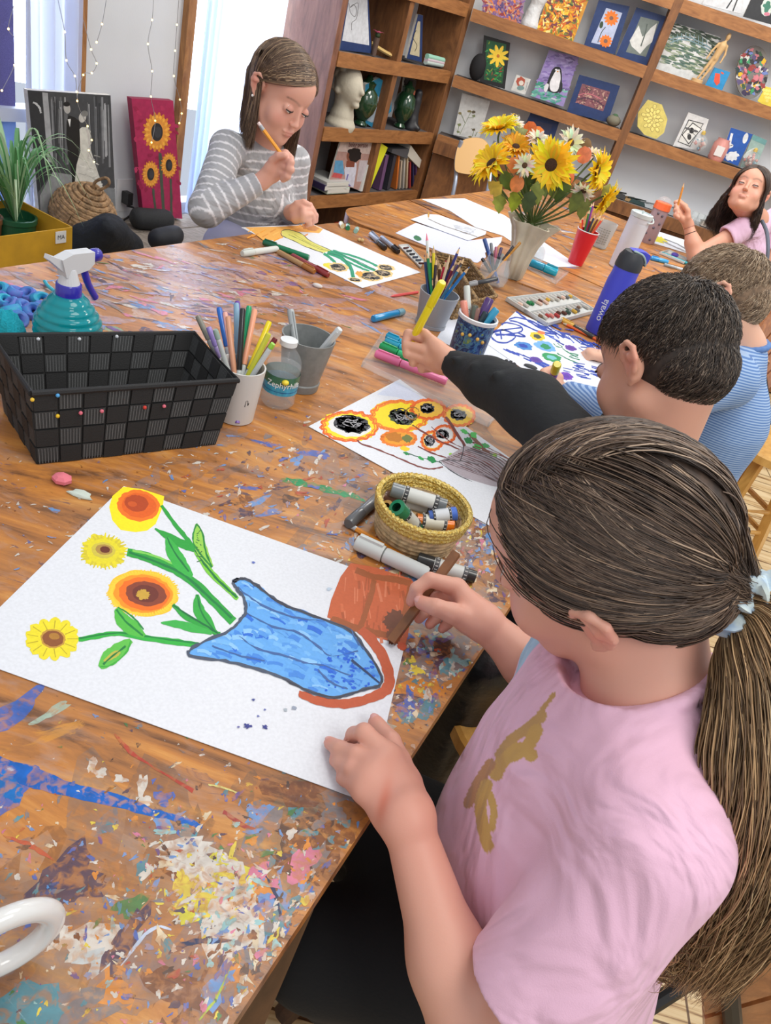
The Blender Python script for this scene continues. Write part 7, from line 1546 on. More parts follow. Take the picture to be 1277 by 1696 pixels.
for r_ in(0,1):
 for i in range(14):
  u=.06+.88*i/13;A_=bp_[0]*(1-u)+bp_[1]*u;D4=bp_[3]*(1-u)+bp_[2]*u;f0,f1=(.08,.08+random.uniform(.18,.30))if r_==0 else(.60,.60+random.uniform(.14,.28));a_=A_*(1-f0)+D4*f0+TOPZ*.007;b_=A_*(1-f1)+D4*f1+TOPZ*.007+(bp_[1]-bp_[0])*random.uniform(-.03,.03)
  mb=MB();c=random.choice(pc);L_=np.linalg.norm(b_-a_);mb.lathe([(.0042,0),(.0042,L_*.7)],a_,b_-a_,10,(200,196,190));mb.lathe([(.0043,L_*.62),(.0043,L_),(.003,L_+.002)],a_,b_-a_,10,c);tag(mb.build('oil_pastel',MATTE,None,loc=a_-TOPZ*.004),'short worn oil pastel lying in the white divided tray','pastel','oil pastels in the white divided tray')
tray('pastel_box','small shallow white tray of dark pastels by the lilac sheet',[(660,405),(676,404),(703,432),(697,442)],.006,mat('white_tray'))
for i in range(6):
 a_=at(669+i*5,411+i*5,TZ+.008);b_=at(676+i*5.2,410+i*5.2,TZ+.008);mb=MB();mb.tube([a_,b_],.0028,8,random.choice([(40,40,46),(90,50,50),(50,60,80)]));tag(mb.build('oil_pastel',MATTE,None,loc=a_-TOPZ*.006),'short dark pastel lying in the small shallow tray','pastel','dark pastels in the small tray')
CT=CLEAR
tray('marker_case','clear plastic marker case holding bright highlighters by the raised hand',[(600,599),(634,549),(860,640),(812,700)],.012,CT,'case')
for p0,p1,w,c,cc,l in[((640,556),(700,582),12,(40,170,200),(20,150,190),'turquoise highlighter, furthest in the clear case'),((638,564),(704,592),11,(60,180,210),(40,160,196),'second turquoise highlighter in the clear case'),((630,572),(712,608),13,(40,190,120),(20,166,96),'green highlighter in the clear case'),((622,585),(740,632),14,(240,130,180),(236,120,170),'pink highlighter nearest in the clear case')]:
 r=rad(at(*p0),w);pen('highlighter',l,at(*p0,TZ+r+.004),at(*p1,TZ+r+.004),r,c,cc,.35,'highlighter')
tray('blister_case','clear case with a blue and purple card beneath the black sleeve',[(765,597),(780,590),(842,622),(834,642)],.010,CT,'case')
mb=MB()
for i,c in enumerate([(60,110,220),(70,80,190),(110,70,180),(30,120,100)]):
 q=[(787+i*-1,600+i*6),(832-i*.5,621+i*4.6),(831-i*.5,626+i*4.6),(786-i,606+i*6)];mb.add([at(x,y,TZ+.008+.0001*i)for x,y in q],[(0,1,2,3)],c)
mb.prism([at(x,y,TZ+.005)for x,y in((786,600),(832,621),(829,640),(782,622))],(0,0,.002),(60,80,190));tag(mb.build('printed_card',PLAIN,None,loc=at(808,618,TZ+.005)),'striped blue, purple and green card inside the clear case under the sleeve','card')
mb=MB();q=at(840,612,TZ+.010)
for k in range(9):a=2*PI*k/9;mb.tube(catmull([q,q+np.array([.014*math.cos(a),.014*math.sin(a),.012]),q+np.array([.022*math.cos(a),.022*math.sin(a),-.006])],4),[.006,.006,.0055,.005,.005,.004,.004,.003,.002],6,(58,58,62))
tag(mb.build('hair_clip',MATTE,None,True,loc=q-TOPZ*.01),'black claw hair clip on the table by the blue scribble drawing','hair clip')
mb=MB();q=at(879,607,TZ+.004);mb.sph(q,(.016,.008,.004),None,16,8,(70,72,76));tag(mb.build('pebble',MATTE,None,True,loc=q-TOPZ*.004),'flat dark grey oval stone beside the black hair clip','stone')
tray('clear_tray','empty looking clear plastic tray with a turquoise highlighter right of the vase',[(868,437),(884,425),(942,450),(922,467)],.010,CT)
r=rad(at(880,437),13);pen('highlighter','turquoise highlighter lying in the clear tray right of the vase',at(923,452,TZ+r+.004),at(877,434,TZ+r+.004),r,(20,150,190),(10,170,200),.45,'highlighter')
pencil('pencil','orange pencil lying between the pastel tray and the scribble drawing',at(930,534,TZ+.004),at(1000,568,TZ+.004),.0036,(232,100,40),wood=(200,190,170))
flat_pen('yellow and black paint marker beside the violet bottle',(929,529),(983,558),8,(60,58,54),(230,180,80),.4)
flat_pen('blue brush pen in front of the far girl',(1078,427),(1106,434),7,(60,160,220),(40,140,210),.4)
flat_pen('long grey brush lying in front of the blue brush pen',(1100,438),(1150,452),5,(180,190,196),(150,160,166),.4,clip=False)
flat_pen('teal brush pen in front of the small white tray',(1096,419),(1147,440),5,(40,150,160),(30,140,150),.3,clip=False)
tray('paint_pan','small white tray with a purple lump near the far girl\'s elbow',[(1093,417),(1108,413),(1141,428),(1134,434)],.010,mat('white_tray'))
mb=MB();q=at(1118,422,TZ+.012);mb.sph(q,(.016,.012,.009),None,10,6,(96,76,170));tag(mb.build('crayon_stub',MATTE,None,True,loc=q-TOPZ*.008),'purple crayon stub in the small far tray','crayon')
# ------------------------------------------------------------------ things along the windows
wd=cm(0,0,3.04)
def d_wed(a):
 def P(p,c,**k):a.poly(wd(p),c,**k)
 S=lambda p,w,c,**k:a.stroke(wd(p),w/3.04,c,.3,**k)
 P([(140,455),(555,480),(578,945),(520,940),(360,880),(265,865),(190,970)],(66,68,72));P([(140,455),(215,465),(250,815),(265,865),(190,970),(165,700)],(44,46,50))
 P([(212,465),(240,468),(270,820),(240,815)],(160,162,166));P([(265,865),(360,880),(370,950),(345,1120),(205,1090),(200,985)],(140,142,146));P([(520,940),(578,950),(583,1115),(520,1125),(540,1050)],(120,124,128))
 for k in range(46):x=random.choice([random.uniform(250,335),random.uniform(440,560)]);y=random.uniform(480,560);S([(x,y),(x+8,y+random.uniform(120,330))],random.uniform(4,12),random.choice([(96,98,102),(130,132,136),(52,54,58),(160,162,166)]))
 S([(165,515),(185,525),(200,545),(205,570)],10,(190,192,194))
 P([(335,610),(345,580),(375,590),(400,610),(402,700),(395,780),(385,860),(378,985),(366,985),(360,870),(345,800),(333,700)],(24,25,28));a.ell(wd([(337,545)])[0],5.5,9,(170,168,166),-.2);a.ell(wd([(335,524)])[0],5.6,4,(26,26,28));P([(340,600),(356,598),(352,640)],(220,220,220))
 P([(400,650),(412,640),(440,640),(456,660),(455,750),(480,830),(520,950),(552,1060),(530,1100),(490,1130),(420,1128),(370,1090),(372,960),(385,830),(405,760)],(206,206,200));a.ell(wd([(415,590)])[0],6,9,(190,188,184),.2);a.ell(wd([(425,572)])[0],6,5,(120,120,118));S([(436,650),(450,720),(443,800)],10,(196,192,188))
 for k in range(26):x=random.uniform(390,480);y=780+k*13;S([(x,y),(x+30,y+10),(x+random.uniform(30,70)*min(1,k/10),y+2)],3,random.choice([(176,176,170),(226,226,222)]))
CAN=(196,198,200)
board('painting','black and white painting of a bride and groom leaning on the window wall',wd([(138,453),(557,481),(583,1125),(200,1100)]),wl,.10,.02,(84,86,90),d_wed)
def d_sun(a):
 for k in range(60):x,y=random.uniform(675,900),random.uniform(505,1085);a.ell(wd([(x,y)])[0],5,3,random.choice([(166,36,80),(178,46,90),(150,28,70)]),random.uniform(0,3),12,.3)
 for p in([(805,770),(812,900),(825,1090)],[(770,950),(778,1020),(785,1085)],[(860,900),(862,1000),(862,1102)]):a.stroke(wd(p),5 if p[0][0]==805 else 3.6,(70,84,70),.3)
 for x,y,rx,ry in((790,665,24,36),(758,877,15,25),(850,832,14,24)):
  for ring,cc in((1.,(214,130,50)),(.82,(240,176,70)),(.66,(226,150,60))):
   for k in range(18):a_=2*PI*(k+ring*3)/18;cx_,cy_=wd([(x,y)])[0];q=(cx_+rx*ring*.72*math.cos(a_),cy_+ry*ring*.72*math.sin(a_));a.ell(q,rx*.32,rx*.12,cc,math.atan2(ry*math.sin(a_),rx*math.cos(a_)),10)
  a.ell(wd([(x,y)])[0],rx*.40,ry*.42,(44,42,46));a.ell(wd([(x+4,y)])[0],rx*.25,ry*.26,(60,60,66))
board('painting','narrow crimson canvas with three orange sunflowers leaning by the window trim',wd([(662,495),(872,508),(918,1102),(722,1082)]),wl,.08,.025,(166,38,84),d_sun,edge=(140,26,66))
def onb(px,py,z=None):return at(px,py,BZ if z is None else z)
q=onb(128,392);t=thing('wicker_gourd','small rope-woven basket with a loop handle in front of the wedding painting','basket',q);mb=MB();ax=nrm(np.array([.35,-.1,1.]));tq=tdep(q)
for k in range(17):
 u=k/16;rr=.105*math.sin(PI*(.16+.80*u))**.8;mb.tube([q+TOPZ*.01+ax*.19*u+basis(ax)[:,0]*rr*math.cos(a)*(1+.02*math.sin(a*24+k))+basis(ax)[:,1]*rr*math.sin(a)*(1+.02*math.sin(a*24+k))for a in np.linspace(0,2*PI,60)],.0100,8)
mb.build('coils',mat('rope',(178,142,104),rough=.85,nz=(60,.3),bump=(120,.8,.006)),t,True)
mb=MB();tt_=q+TOPZ*.01+ax*.19;mb.tube(catmull([tt_,tt_+ax*.03+X_*.0,tt_+ax*.055+X_*.03,tt_+ax*.035+X_*.045,tt_+X_*.02],6),.005,8);mb.build('loop_handle',mat('rope'),t,True)
# speaker, plug, bag
q0,q1=onb(216,378),onb(284,382);mb=MB();d_=nrm(q1-q0);L_=np.linalg.norm(q1-q0);r_=.040;mb.lathe([(r_*.5,0),(r_*.85,.010),(r_,.03),(r_,L_-.03),(r_*.85,L_-.01),(r_*.5,L_)],q0+TOPZ*r_,d_,28);tag(mb.build('speaker',mat('black_mesh',(42,44,48),rough=.8,nz=(400,.3)),None,True,loc=(q0+q1)/2),'black rounded cylinder speaker lying on the grey bench','speaker')
pO=wl(205,323,0.);t=thing('power_outlet','white wall outlet between the two leaning paintings','outlet',pO-TOPZ*.05);R3=np.stack([D1,N1,TOPZ],1);mb=MB();mb.box(pO,(.075,.008,.12),R3,(222,222,224));mb.build('cover_plate',PLAIN,t)
pk=wl(211,328,.03);mb=MB();mb.box(pk,(.024,.036,.045),R3,(26,26,28));t=thing('charger','black charger plugged into the wall outlet','charger',pk);mb.build('plug',PLAIN,t);mb=MB();mb.tube(catmull([pk-TOPZ*.03,wl(222,345,.06),wl(218,355,.08),onb(200,368)],6),.004,8,(26,26,28));mb.build('cable',PLAIN,t,True)
def lumps(name,label,cat,pts,m,loc,k=.03,res=.008):
 F=Field(k)
 for a,b,r1,r2 in pts:F.cone(a,b,r1,r2)
 return tag(fmesh(name,[F.mesh(res)],m,None,None,2,loc),label,cat)
NB_=mat('dark_navy_cloth',(26,30,38),rough=.85,bump=(12,.9,.02))
bgp=lambda x,y,z:at(x,y,z)
lumps('backpack','dark navy bag slumped on the bench behind the table edge','bag',[(bgp(150,405,.42),bgp(182,385,.47),.07,.05),(bgp(182,385,.47),bgp(215,405,.42),.05,.04),(bgp(150,412,.40),bgp(220,412,.40),.06,.03),(bgp(178,378,.50),bgp(165,395,.46),.03,.03)],NB_,bgp(180,412,.40)-TOPZ*.1)
lumps('shoe','dark shoe with a pale rim on the bench right of the navy bag','shoe',[(bgp(262,395,.42),bgp(290,388,.43),.028,.03),(bgp(262,398,.41),bgp(284,396,.42),.03,.03)],mat('dark_shoe',(34,36,44),rough=.7),bgp(275,400,.38))
# yellow planter box with plants
z0=.50;FQ=[at(0-40,396,z0+.1),at(118,376,z0+.1)];e_=nrm(FQ[1]-FQ[0]);bk=np.cross(TOPZ,e_);bk=bk if bk@N1<0 else-bk
t=thing('planter_box','mustard yellow cardboard box of plants at the left edge behind the table','box',(FQ[0]+FQ[1])/2-TOPZ*.3);CB=mat('mustard_card',(206,156,34),rough=.7,nz=(20,.08));hh=.19
for a_,b_,nm_ in((FQ[0],FQ[1],'front_panel'),(FQ[0]+bk*.20,FQ[1]+bk*.20,'back_panel'),(FQ[1],FQ[1]+bk*.20,'side_panel')):mb=MB();n_=nrm(np.cross(b_-a_,TOPZ));mb.prism([a_-TOPZ*hh,b_-TOPZ*hh,b_,a_],n_*.004);mb.build(nm_,CB,t)
mb=MB();mb.prism([FQ[0]-TOPZ*hh,FQ[1]-TOPZ*hh,FQ[1]-TOPZ*hh+bk*.2,FQ[0]-TOPZ*hh+bk*.2],(0,0,.004));mb.build('base_panel',CB,t)
c_=FQ[0]*.14+FQ[1]*.86-TOPZ*.02-bk*.006;mb=MB();R5=np.stack([e_,-bk,TOPZ],1);mb.box(c_,(.032,.002,.03),R5,(226,226,226));s5=mb.build('white_sticker',PLAIN,t)
text_on('MA',lambda x,y,z:c_-bk*.0015+e_*x+TOPZ*y,.016,mat('pencil_grey',(90,90,96),rough=.8),s5)
mb=MB();c9=FQ[0]*.56+FQ[1]*.44-TOPZ*.13-bk*.006;mb.tube([c9+e_*.018*math.cos(a)+TOPZ*.010*math.sin(a)for a in np.linspace(0,2*PI,20)],.0012,5,(226,200,130));mb.tube([c9-e_*.045,c9-e_*.018],.0012,5,(226,200,130));mb.tube([c9+e_*.045,c9+e_*.018],.0012,5,(226,200,130));mb.build('printed_mark',PLAIN,t)
mb=MB();bx=(FQ[0]+FQ[1])/2-TOPZ*(hh+.06)+bk*.1;mb.box(bx,(np.linalg.norm(FQ[1]-FQ[0])+.1,.26,.03),R5)
mb.box(bx-TOPZ*.14,(.04,.2,.28),R5);tag(mb.build('plant_stand',GREYW,None,loc=bx-TOPZ*.28),'low grey plank stand holding the yellow planter box','stand')
for nm,lab,px,cnt,hgt,cols in(('potted_grass_plant','variegated spider plant in a green pot inside the yellow box',66,90,.26,[(120,176,120),(170,206,160),(90,150,90),(190,214,176)]),('potted_grass_plant','smaller wispy plant at the far left of the yellow box',8,50,.15,[(120,150,80),(150,170,110),(90,120,60)])):
 p0=at(px,392,z0+.06)+bk*.09;t=thing(nm,lab,'plant',p0-TOPZ*.12);mb=MB();mb.lathe([(.038,0),(.05,.13),(.053,.13),(.053,.142),(.047,.142),(.044,.12),(.001,.12)],p0-TOPZ*.12,TOPZ,28,(24,84,56)if cnt==90 else(120,80,50));mb.build('pot',PLAIN,t,40);mb=MB()
 for k in range(cnt):
  a=random.uniform(0,2*PI);rr=random.uniform(.03,.16)*hgt/.2;d=np.array([math.cos(a),math.sin(a),0])-X_*.35;hh_=hgt*random.uniform(.5,1.);P=catmull([p0+TOPZ*.0,p0+d*rr*.35+TOPZ*hh_*.75,p0+d*rr*.9+TOPZ*hh_,p0+d*rr*1.5+TOPZ*hh_*random.uniform(.2,.8)],5);n_=len(P);w_=.0042*np.sin(np.linspace(.5,PI,n_));s_=np.cross(d,TOPZ);V=[p for i in range(n_)for p in(P[i]-s_*w_[i],P[i]+s_*w_[i])]
  mb.add(V,[(2*i,2*i+1,2*i+3,2*i+2)for i in range(n_-1)],random.choice(cols))
 mb.build('leaves',mat('grass_leaf',attr=True,rough=.5,thin=.3),t,True)
# string lights
LED=mat('warm_led',(255,214,120),emit=6.);WIRE=mat('silver_wire',(176,176,180),rough=.4,metal=.6)
for lab,W_ in(('string of tiny warm lights falling over the left curtain',[(96,0),(107,53),(110,100),(124,126),(127,152),(128,167)]),('string of tiny warm lights hanging beside the narrow trim over the wedding painting',[(138,33),(151,82),(160,105),(152,121),(138,124),(128,167),(145,209),(152,232),(147,249),(156,268)]),('faint string of lights near the top of the white wall',[(176,0),(169,40),(160,70)]),('string of lights in the middle of the white wall above the sunflower canvas',[(254,0),(252,33),(245,73),(252,118),(250,160),(257,200),(251,236)]),('string of lights hanging along the timber trim',[(296,0),(293,41),(290,84),(288,126),(298,165),(301,188),(297,204)]),('string of lights at the far left curtain edge',[(24,7),(14,48),(30,70),(24,108),(3,150)])):
 P=[wl(x,y,.135)for x,y in W_];t=thing('string_light',lab,'string lights',P[-1]);mb=MB();mb.tube(catmull(P,6),.0010,5);mb.build('wire',WIRE,t)
 for x,y in W_[1:]:mb=MB();mb.sph(wl(x,y,.137),.0030,None,8,6);mb.build('led_bulb',LED,t)
# ------------------------------------------------------------------ stools and chairs
HON=woodmat('honey_varnish',(226,176,96),(196,140,66),(5,5,1.5),.3,coat=.4)
def stool(label,c,r=.16,h=.46):
 c=np.array([c[0],c[1],0.]);t=thing('stool',label,'stool',c);mb=MB();mb.lathe([(r*.92,h-.035),(r,h-.03),(r,h-.006),(r*.96,h)],c,TOPZ,44);mb.build('seat',HON,t,40)
 for i in range(4):a=PI/4+i*PI/2+.4;d=np.array([math.cos(a),math.sin(a),0]);mb=MB();mb.tube([c+d*r*.6+TOPZ*(h-.03),c+d*r*1.05],.021,4);mb.build('leg',HON,t)
 for z in(.16,.24):
  mb=MB();P=[c+np.array([math.cos(PI/4+i*PI/2+.4),math.sin(PI/4+i*PI/2+.4),0])*r*(.6+.45*(1-z/h))+TOPZ*z for i in range(4)];mb.tube(P+[P[0]],.010,8);mb.build('stretcher',HON,t)
sc_=at(1262,725,.46);stool('round honey coloured wooden stool behind the fair haired boy',sc_[:2]+np.array([.03,0]))
stool('round wooden stool under the dark haired boy, glimpsed below the table',at(900,1195,.42)[:2],h=.42)
BRN2=woodmat('varnished_brown_slat',(170,108,60),(124,72,38),(6,1.5,6),.35,coat=.3);BLK=mat('black_steel',(30,30,32),rough=.4,metal=.3)
def slat_chair(label,quad,n,tdp,legs):
 """folding chair: quad = photo corners of the back (near top, far top, far bottom, near bottom)"""
 P=[td(x,y,z)for(x,y),z in zip(quad,tdp)];c=np.mean(P,axis=0);t=thing('slatted_chair',label,'chair',(c[0],c[1],0));nn=nrm(np.cross(P[1]-P[0],P[3]-P[0]))
 for i in range(n):
  u0_,u1_=(i+.05)/n,(i+.93)/n;a,b,d,e=P[0]*(1-u0_)+P[3]*u0_,P[1]*(1-u0_)+P[2]*u0_,P[1]*(1-u1_)+P[2]*u1_,P[0]*(1-u1_)+P[3]*u1_;mb=MB();mb.prism([a,b,d,e],nn*.014);mb.build('back_slat',BRN2,t)
 for s_ in(.12,.9):mb=MB();A_=P[0]*(1-s_)+P[1]*s_;B_=P[3]*(1-s_)+P[2]*s_;dd=nrm(B_-A_);mb.tube([A_+nn*-.008,B_+dd*(legs)-nn*.008],.010,8);mb.build('frame',BLK,t,True)
 return t,P
tC,PC_=slat_chair('brown slatted folding chair with a black steel frame behind the girl in pink',[(1155,1420),(1420,1250),(1560,1640),(1170,1740)],5,(.70,.62,.80,.84),.3)
mb=MB();A_=at(1040,1690,.30);B_=at(1165,1610,.36);mb.tube([A_-(B_-A_)*.6,B_+(B_-A_)*.5],.011,8);mb.build('frame',BLK,tC,True)
slat_chair('brown slatted chair with black frame beyond the fair haired boy',[(1246,560),(1290,500),(1330,600),(1255,660)],4,(2.45,2.55,2.65,2.5),.3)
# dark frame and brown chair glimpsed below the near table, pale paper on the floor
mb=MB();mb.tube([at(470,1680,.05),at(560,1590,.16)],.018,8);mb.tube([at(560,1590,.16),at(640,1700,.10)],.018,8);tag(mb.build('footrest',woodmat('dark_footrest',(92,62,40),(58,38,26)),None,True,loc=at(540,1640,0)),'dark wooden foot rail under the near table edge','foot rail')
mb=MB();mb.prism([at(x,y,.002)for x,y in((770,1150),(850,1170),(815,1245),(760,1205))],(0,0,.001),(206,206,202));mb.sph(at(795,1215,.012),(.05,.03,.01),None,12,6,(16,70,44));tag(mb.build('floor_scrap',PLAIN,None,loc=at(800,1200,0)),'white paper scrap with a dark green blot on the floor under the table','paper scrap')
# ------------------------------------------------------------------ things on the shelves
c4,c5,c3=cm(740,0,4.257),cm(980,0,4.3),cm(480,0,3.99)
def ww(x,y,off):return w2(x,y,off)
NAVY_M=(34,56,104)
def speckle(quad,pal,n,r0=1.2,r1=3.2,el=2.):
 f=lookup_quad(quad)
 def d(a):
  for k in range(n):p=f(random.uniform(.03,.97),random.uniform(.03,.97));a.ell(p,random.uniform(r0,r1)*el,random.uniform(r0,r1)*.7,random.choice(pal),random.uniform(0,3.1),8,.3)
 return d
def inner(q,col,fn=None):
 def d(a):
  a.poly(q,col)
  if fn:fn(a)
 return d
def bd(label,q,col,draw=None,off=-.05,th=.012,mp=w2,**k):return board(k.pop('name','painting'),label,q,mp,off,th,col,draw,**k)
q=c4([(262,-40),(552,-20),(525,172),(245,88)]);bd('purple and orange abstract canvas, leftmost on the top back shelf',q,(150,120,140),speckle(q,[(120,90,150),(200,120,90),(170,130,170),(90,70,120),(210,170,130),(226,130,60),(150,60,70)],240))
q=c4([(712,-20),(1003,-10),(890,295),(628,215)]);bd('yellow and orange abstract canvas on the top back shelf',q,(200,140,50),speckle(q,[(226,160,40),(240,190,60),(196,90,40),(120,130,60),(60,80,60),(214,110,40),(120,60,70),(240,220,140)],320))
def d4(a):
 a.poly(c4([(1125,55),(1237,92),(1152,330),(1018,300)]),(176,186,214))
 for(x,y,R,yy)in((1160,128,11.5,13),(1120,290,9,9)):
  for k in range(12):t_=2*PI*k/12;cx_,cy_=c4([(x,y)])[0];a.ell((cx_+R*.6*math.cos(t_),cy_+yy*.6*math.sin(t_)),5.5,2.4,(226,120,40),t_,12)
  a.ell(c4([(x,y)])[0],3.4,3.4,(120,90,80))
 a.stroke(c4([(1120,190),(1090,230),(1065,300)]),1.2,(40,50,40));a.ell(c4([(1090,175)])[0],6,3,(50,70,50),1.8)
bd('navy mounted print of two orange flowers on the top back shelf',c4([(1072,0),(1290,45),(1185,385),(968,318)]),NAVY_M,d4,name='framed_print',cat='print')
def d5(a):
 a.poly(c5([(350,118),(482,152),(386,405),(243,370)]),(110,120,116));a.poly(c5([(335,180),(360,260),(380,250),(420,200),(465,165),(430,300),(390,330),(345,385),(285,330),(270,290)]),(206,208,206));a.stroke(c5([(395,170),(380,240),(350,330)]),2,(80,90,86))
bd('navy mounted grey and white leaf print beside the shelf post',c5([(320,52),(545,122),(408,472),(170,400)]),NAVY_M,d5,name='framed_print',cat='print')
def d6(a):
 q=c4([(282,280),(420,312),(392,590),(262,560)]);a.poly(q,(30,84,52));speckle(q,[(40,120,60),(20,60,44),(120,140,50),(160,60,40),(60,150,80)],90,.8,2)(a);cx_,cy_=c4([(362,395)])[0]
 for k in range(9):t_=2*PI*k/9+.3;a.ell((cx_+9*math.cos(t_),cy_+9.5*math.sin(t_)),9.5,3.0,(236,200,60),t_,14)
 a.ell((cx_,cy_),2.6,3,(190,110,40))
bd('small painting of a yellow star-petalled flower in a black frame',c4([(262,248),(447,302),(408,628),(232,575)]),(26,28,30),d6,edge=(26,28,30),th=.02)
bd('little card with an orange creature beside the penguin painting',c4([(492,528),(592,560),(552,668),(452,636)]),(206,206,202),lambda a:(a.ell(c4([(522,575)])[0],7,8,(170,80,60),0,16,.15),a.ell(c4([(525,585)])[0],4,4,(220,210,200)),a.ell(c4([(520,620)])[0],6,4,(120,150,150)),a.stroke(c4([(570,580),(555,640)]),2,(170,170,172))),name='card',cat='card')
def d9(a):
 q=c4([(722,352),(932,402),(822,752),(598,680)]);f=lookup_quad(q)
 for k in range(170):u,v=random.random(),random.uniform(.02,.98);c=random.choice([(150,130,190),(130,110,176),(170,156,206),(110,96,150)])if v<.68 else random.choice([(120,190,170),(90,160,150),(190,214,210),(60,140,120)]);a.ell(f(.02+.96*u,v),4.5,1.6,c,random.uniform(-.3,.5),10,.2)
 for pts,c in(([(745,490),(775,470),(805,485),(812,560),(805,620),(780,655),(735,650),(700,625),(715,560)],(30,32,38)),([(770,500),(795,500),(802,560),(780,640),(735,640),(725,590),(745,540)],(226,226,232)),([(798,580),(815,585),(812,640),(790,650)],(40,42,48)),([(700,590),(720,600),(700,650),(684,630)],(214,214,220))):a.poly(c4(pts),c,0,4)
 a.ell(c4([(772,492)])[0],2.2,1.4,(226,226,230));a.ell(c4([(790,495)])[0],2.,1.3,(226,226,230));a.ell(c4([(782,505)])[0],1.4,1,(220,150,60))
bd('canvas of a penguin on a lilac sky and green ice',c4([(722,352),(932,402),(822,752),(598,680)]),(150,136,190),d9)
q10=c4([(955,590),(1152,647),(1102,785),(908,722)])
def d10(a):a.poly(q10,(130,84,92));speckle(q10,[(176,120,120),(90,70,70),(200,180,150),(120,60,80),(60,60,50),(190,150,140)],130,.6,1.6)(a);a.stroke(c4([(915,705),(980,690),(1060,715),(1110,750)]),2,(80,50,70));a.stroke(c4([(925,670),(1000,660),(1090,700)]),1.5,(190,110,120))
bd('navy mounted print of a pinkish woodland bridge',c4([(935,525),(1222,605),(1135,862),(845,792)]),NAVY_M,d10,name='framed_print',cat='print')
def d12(a):
 for P in([(90,950),(130,870),(165,800),(190,780)],[(130,870),(100,800)],[(150,830),(190,830)],[(180,960),(190,920),(170,905)],[(75,940),(85,890)],[(200,960),(215,930)]):a.stroke(c4(P),.8,(110,124,90),.1)
 for x,y in[(160,785),(188,790),(192,818),(92,800),(88,880),(190,915),(80,930),(165,965)]:a.ell(c4([(x,y)])[0],3,2.2,random.choice([(130,120,80),(120,130,90),(90,80,60)]),0,10,.3)
bd('white canvas with slender wildflowers behind the school chair',c4([(110,655),(308,712),(225,985),(45,950)]),(202,204,204),d12)
bd('dark navy print half hidden behind the bouquet',c4([(590,796),(792,862),(745,1010),(520,950)]),NAVY_M,lambda a:(a.poly(c4([(620,850),(745,880),(720,950),(590,930)]),(56,62,96))),name='framed_print',cat='print')
bd('white sketch sheet, topmost right of the shelf post',c5([(830,-60),(1090,-40),(1068,100),(785,28)]),(206,208,212),lambda a:(a.stroke(c5([(1000,0),(960,60)]),2.2,(50,52,56)),a.stroke(c5([(1040,-10),(1005,80)]),2.2,(50,52,56))),name='sketch',cat='drawing')
bd('black canvas with a pale ornate shape at the top right corner',c5([(1145,-30),(1330,10),(1300,180),(1078,118)]),(46,48,52),lambda a:(a.ell(c5([(1250,50)])[0],10,16,(196,206,200),.2,22,.1),a.ell(c5([(1250,50)])[0],6,9,(60,120,100),.2,18,.3),a.ell(c5([(1248,100)])[0],5,3,(200,120,140))))
q16=c5([(592,163),(918,265),(800,548),(478,440)])
def d16(a):
 f=lookup_quad(q16)
 for k in range(260):u,v=random.random(),random.random();c=random.choice([(60,80,64),(44,60,50),(84,100,84)])if v<.3 else random.choice([(96,120,96),(130,146,116),(70,96,84),(160,170,150),(84,110,100)]);a.ell(f(.01+.98*u,.01+.98*v),5.5,1.5,c,.35,10,.2)
 for o in(0,22):a.stroke(c5([(555,285+o),(620,262+o),(700,268+o),(790,310+o),(850,345+o)]),1.8,(120,150,160))
 for k in range(9):x=580+k*30;y=268+abs(k-3)**1.6*3.4;a.stroke(c5([(x,y-34),(x,y+24)]),1.1,(130,156,166),sm=0)
bd('green canvas of a footbridge over a pond',c5([(592,163),(918,265),(775,605),(455,495)]),(206,208,208),d16,off=-.06)
bd('small bright blue card with an orange fish shape',c5([(875,480),(988,515),(925,650),(808,605)]),(40,140,196),lambda a:(a.poly(c5([(880,520),(915,525),(912,590),(890,610),(870,580)]),(226,84,60)),a.ell(c5([(930,520)])[0],3,1.5,(226,90,60),.6)),name='card',cat='card')
def d19(a):
 for k in range(120):t_=random.uniform(0,2*PI);r=random.random()**.5;x=1145+110*r*math.cos(t_);y=520+165*r*math.sin(t_);a.ell(c5([(x,y)])[0],random.uniform(2,6),random.uniform(2,5),random.choice([(206,206,200),(60,90,60),(226,180,40),(60,50,80),(150,60,60),(40,60,60),(90,80,120),(60,150,100),(200,120,130),(110,130,190),(50,50,54)]),random.uniform(0,3),12,.35)
pal_=[(1145+115*math.cos(t_)+60*math.sin(t_)*-.35,515+190*math.sin(t_))for t_ in np.linspace(0,2*PI,34)[:-1]]
board('paint_palette','oval wooden palette thick with dried paint on the back shelf',c5(pal_),w2,-.05,.012,(120,116,112),d19,cat='palette',edge=(150,110,70))
bd('yellow honeycomb card at the right edge of the back shelf',c5([(1240,615),(1330,640),(1290,790),(1180,720)]),(226,200,70),lambda a:[a.ell(c5([(1225+20*(k%3)+8*(k//3),640+26*(k//3)+4*(k%3))])[0],2.6,2.6,(240,220,120))for k in range(10)],name='card',cat='card')
def d21(a):
 for k in range(26):t_=k*2.4;r=3.2+.75*k;cx_,cy_=c5([(435,845)])[0];x,y=cx_+r*.72*math.cos(t_),cy_+r*math.sin(t_);a.ell((x,y),4.4,3.2,(150,130,70),t_,12);a.ell((x,y),3.7,2.6,(236,222,130),t_,12)
board('octagonal_canvas','octagonal canvas with a pale yellow rose',c5([(400,710),(500,745),(540,850),(515,945),(460,990),(375,960),(325,900),(330,800)]),w2,-.05,.015,(216,200,110),d21,cat='painting')
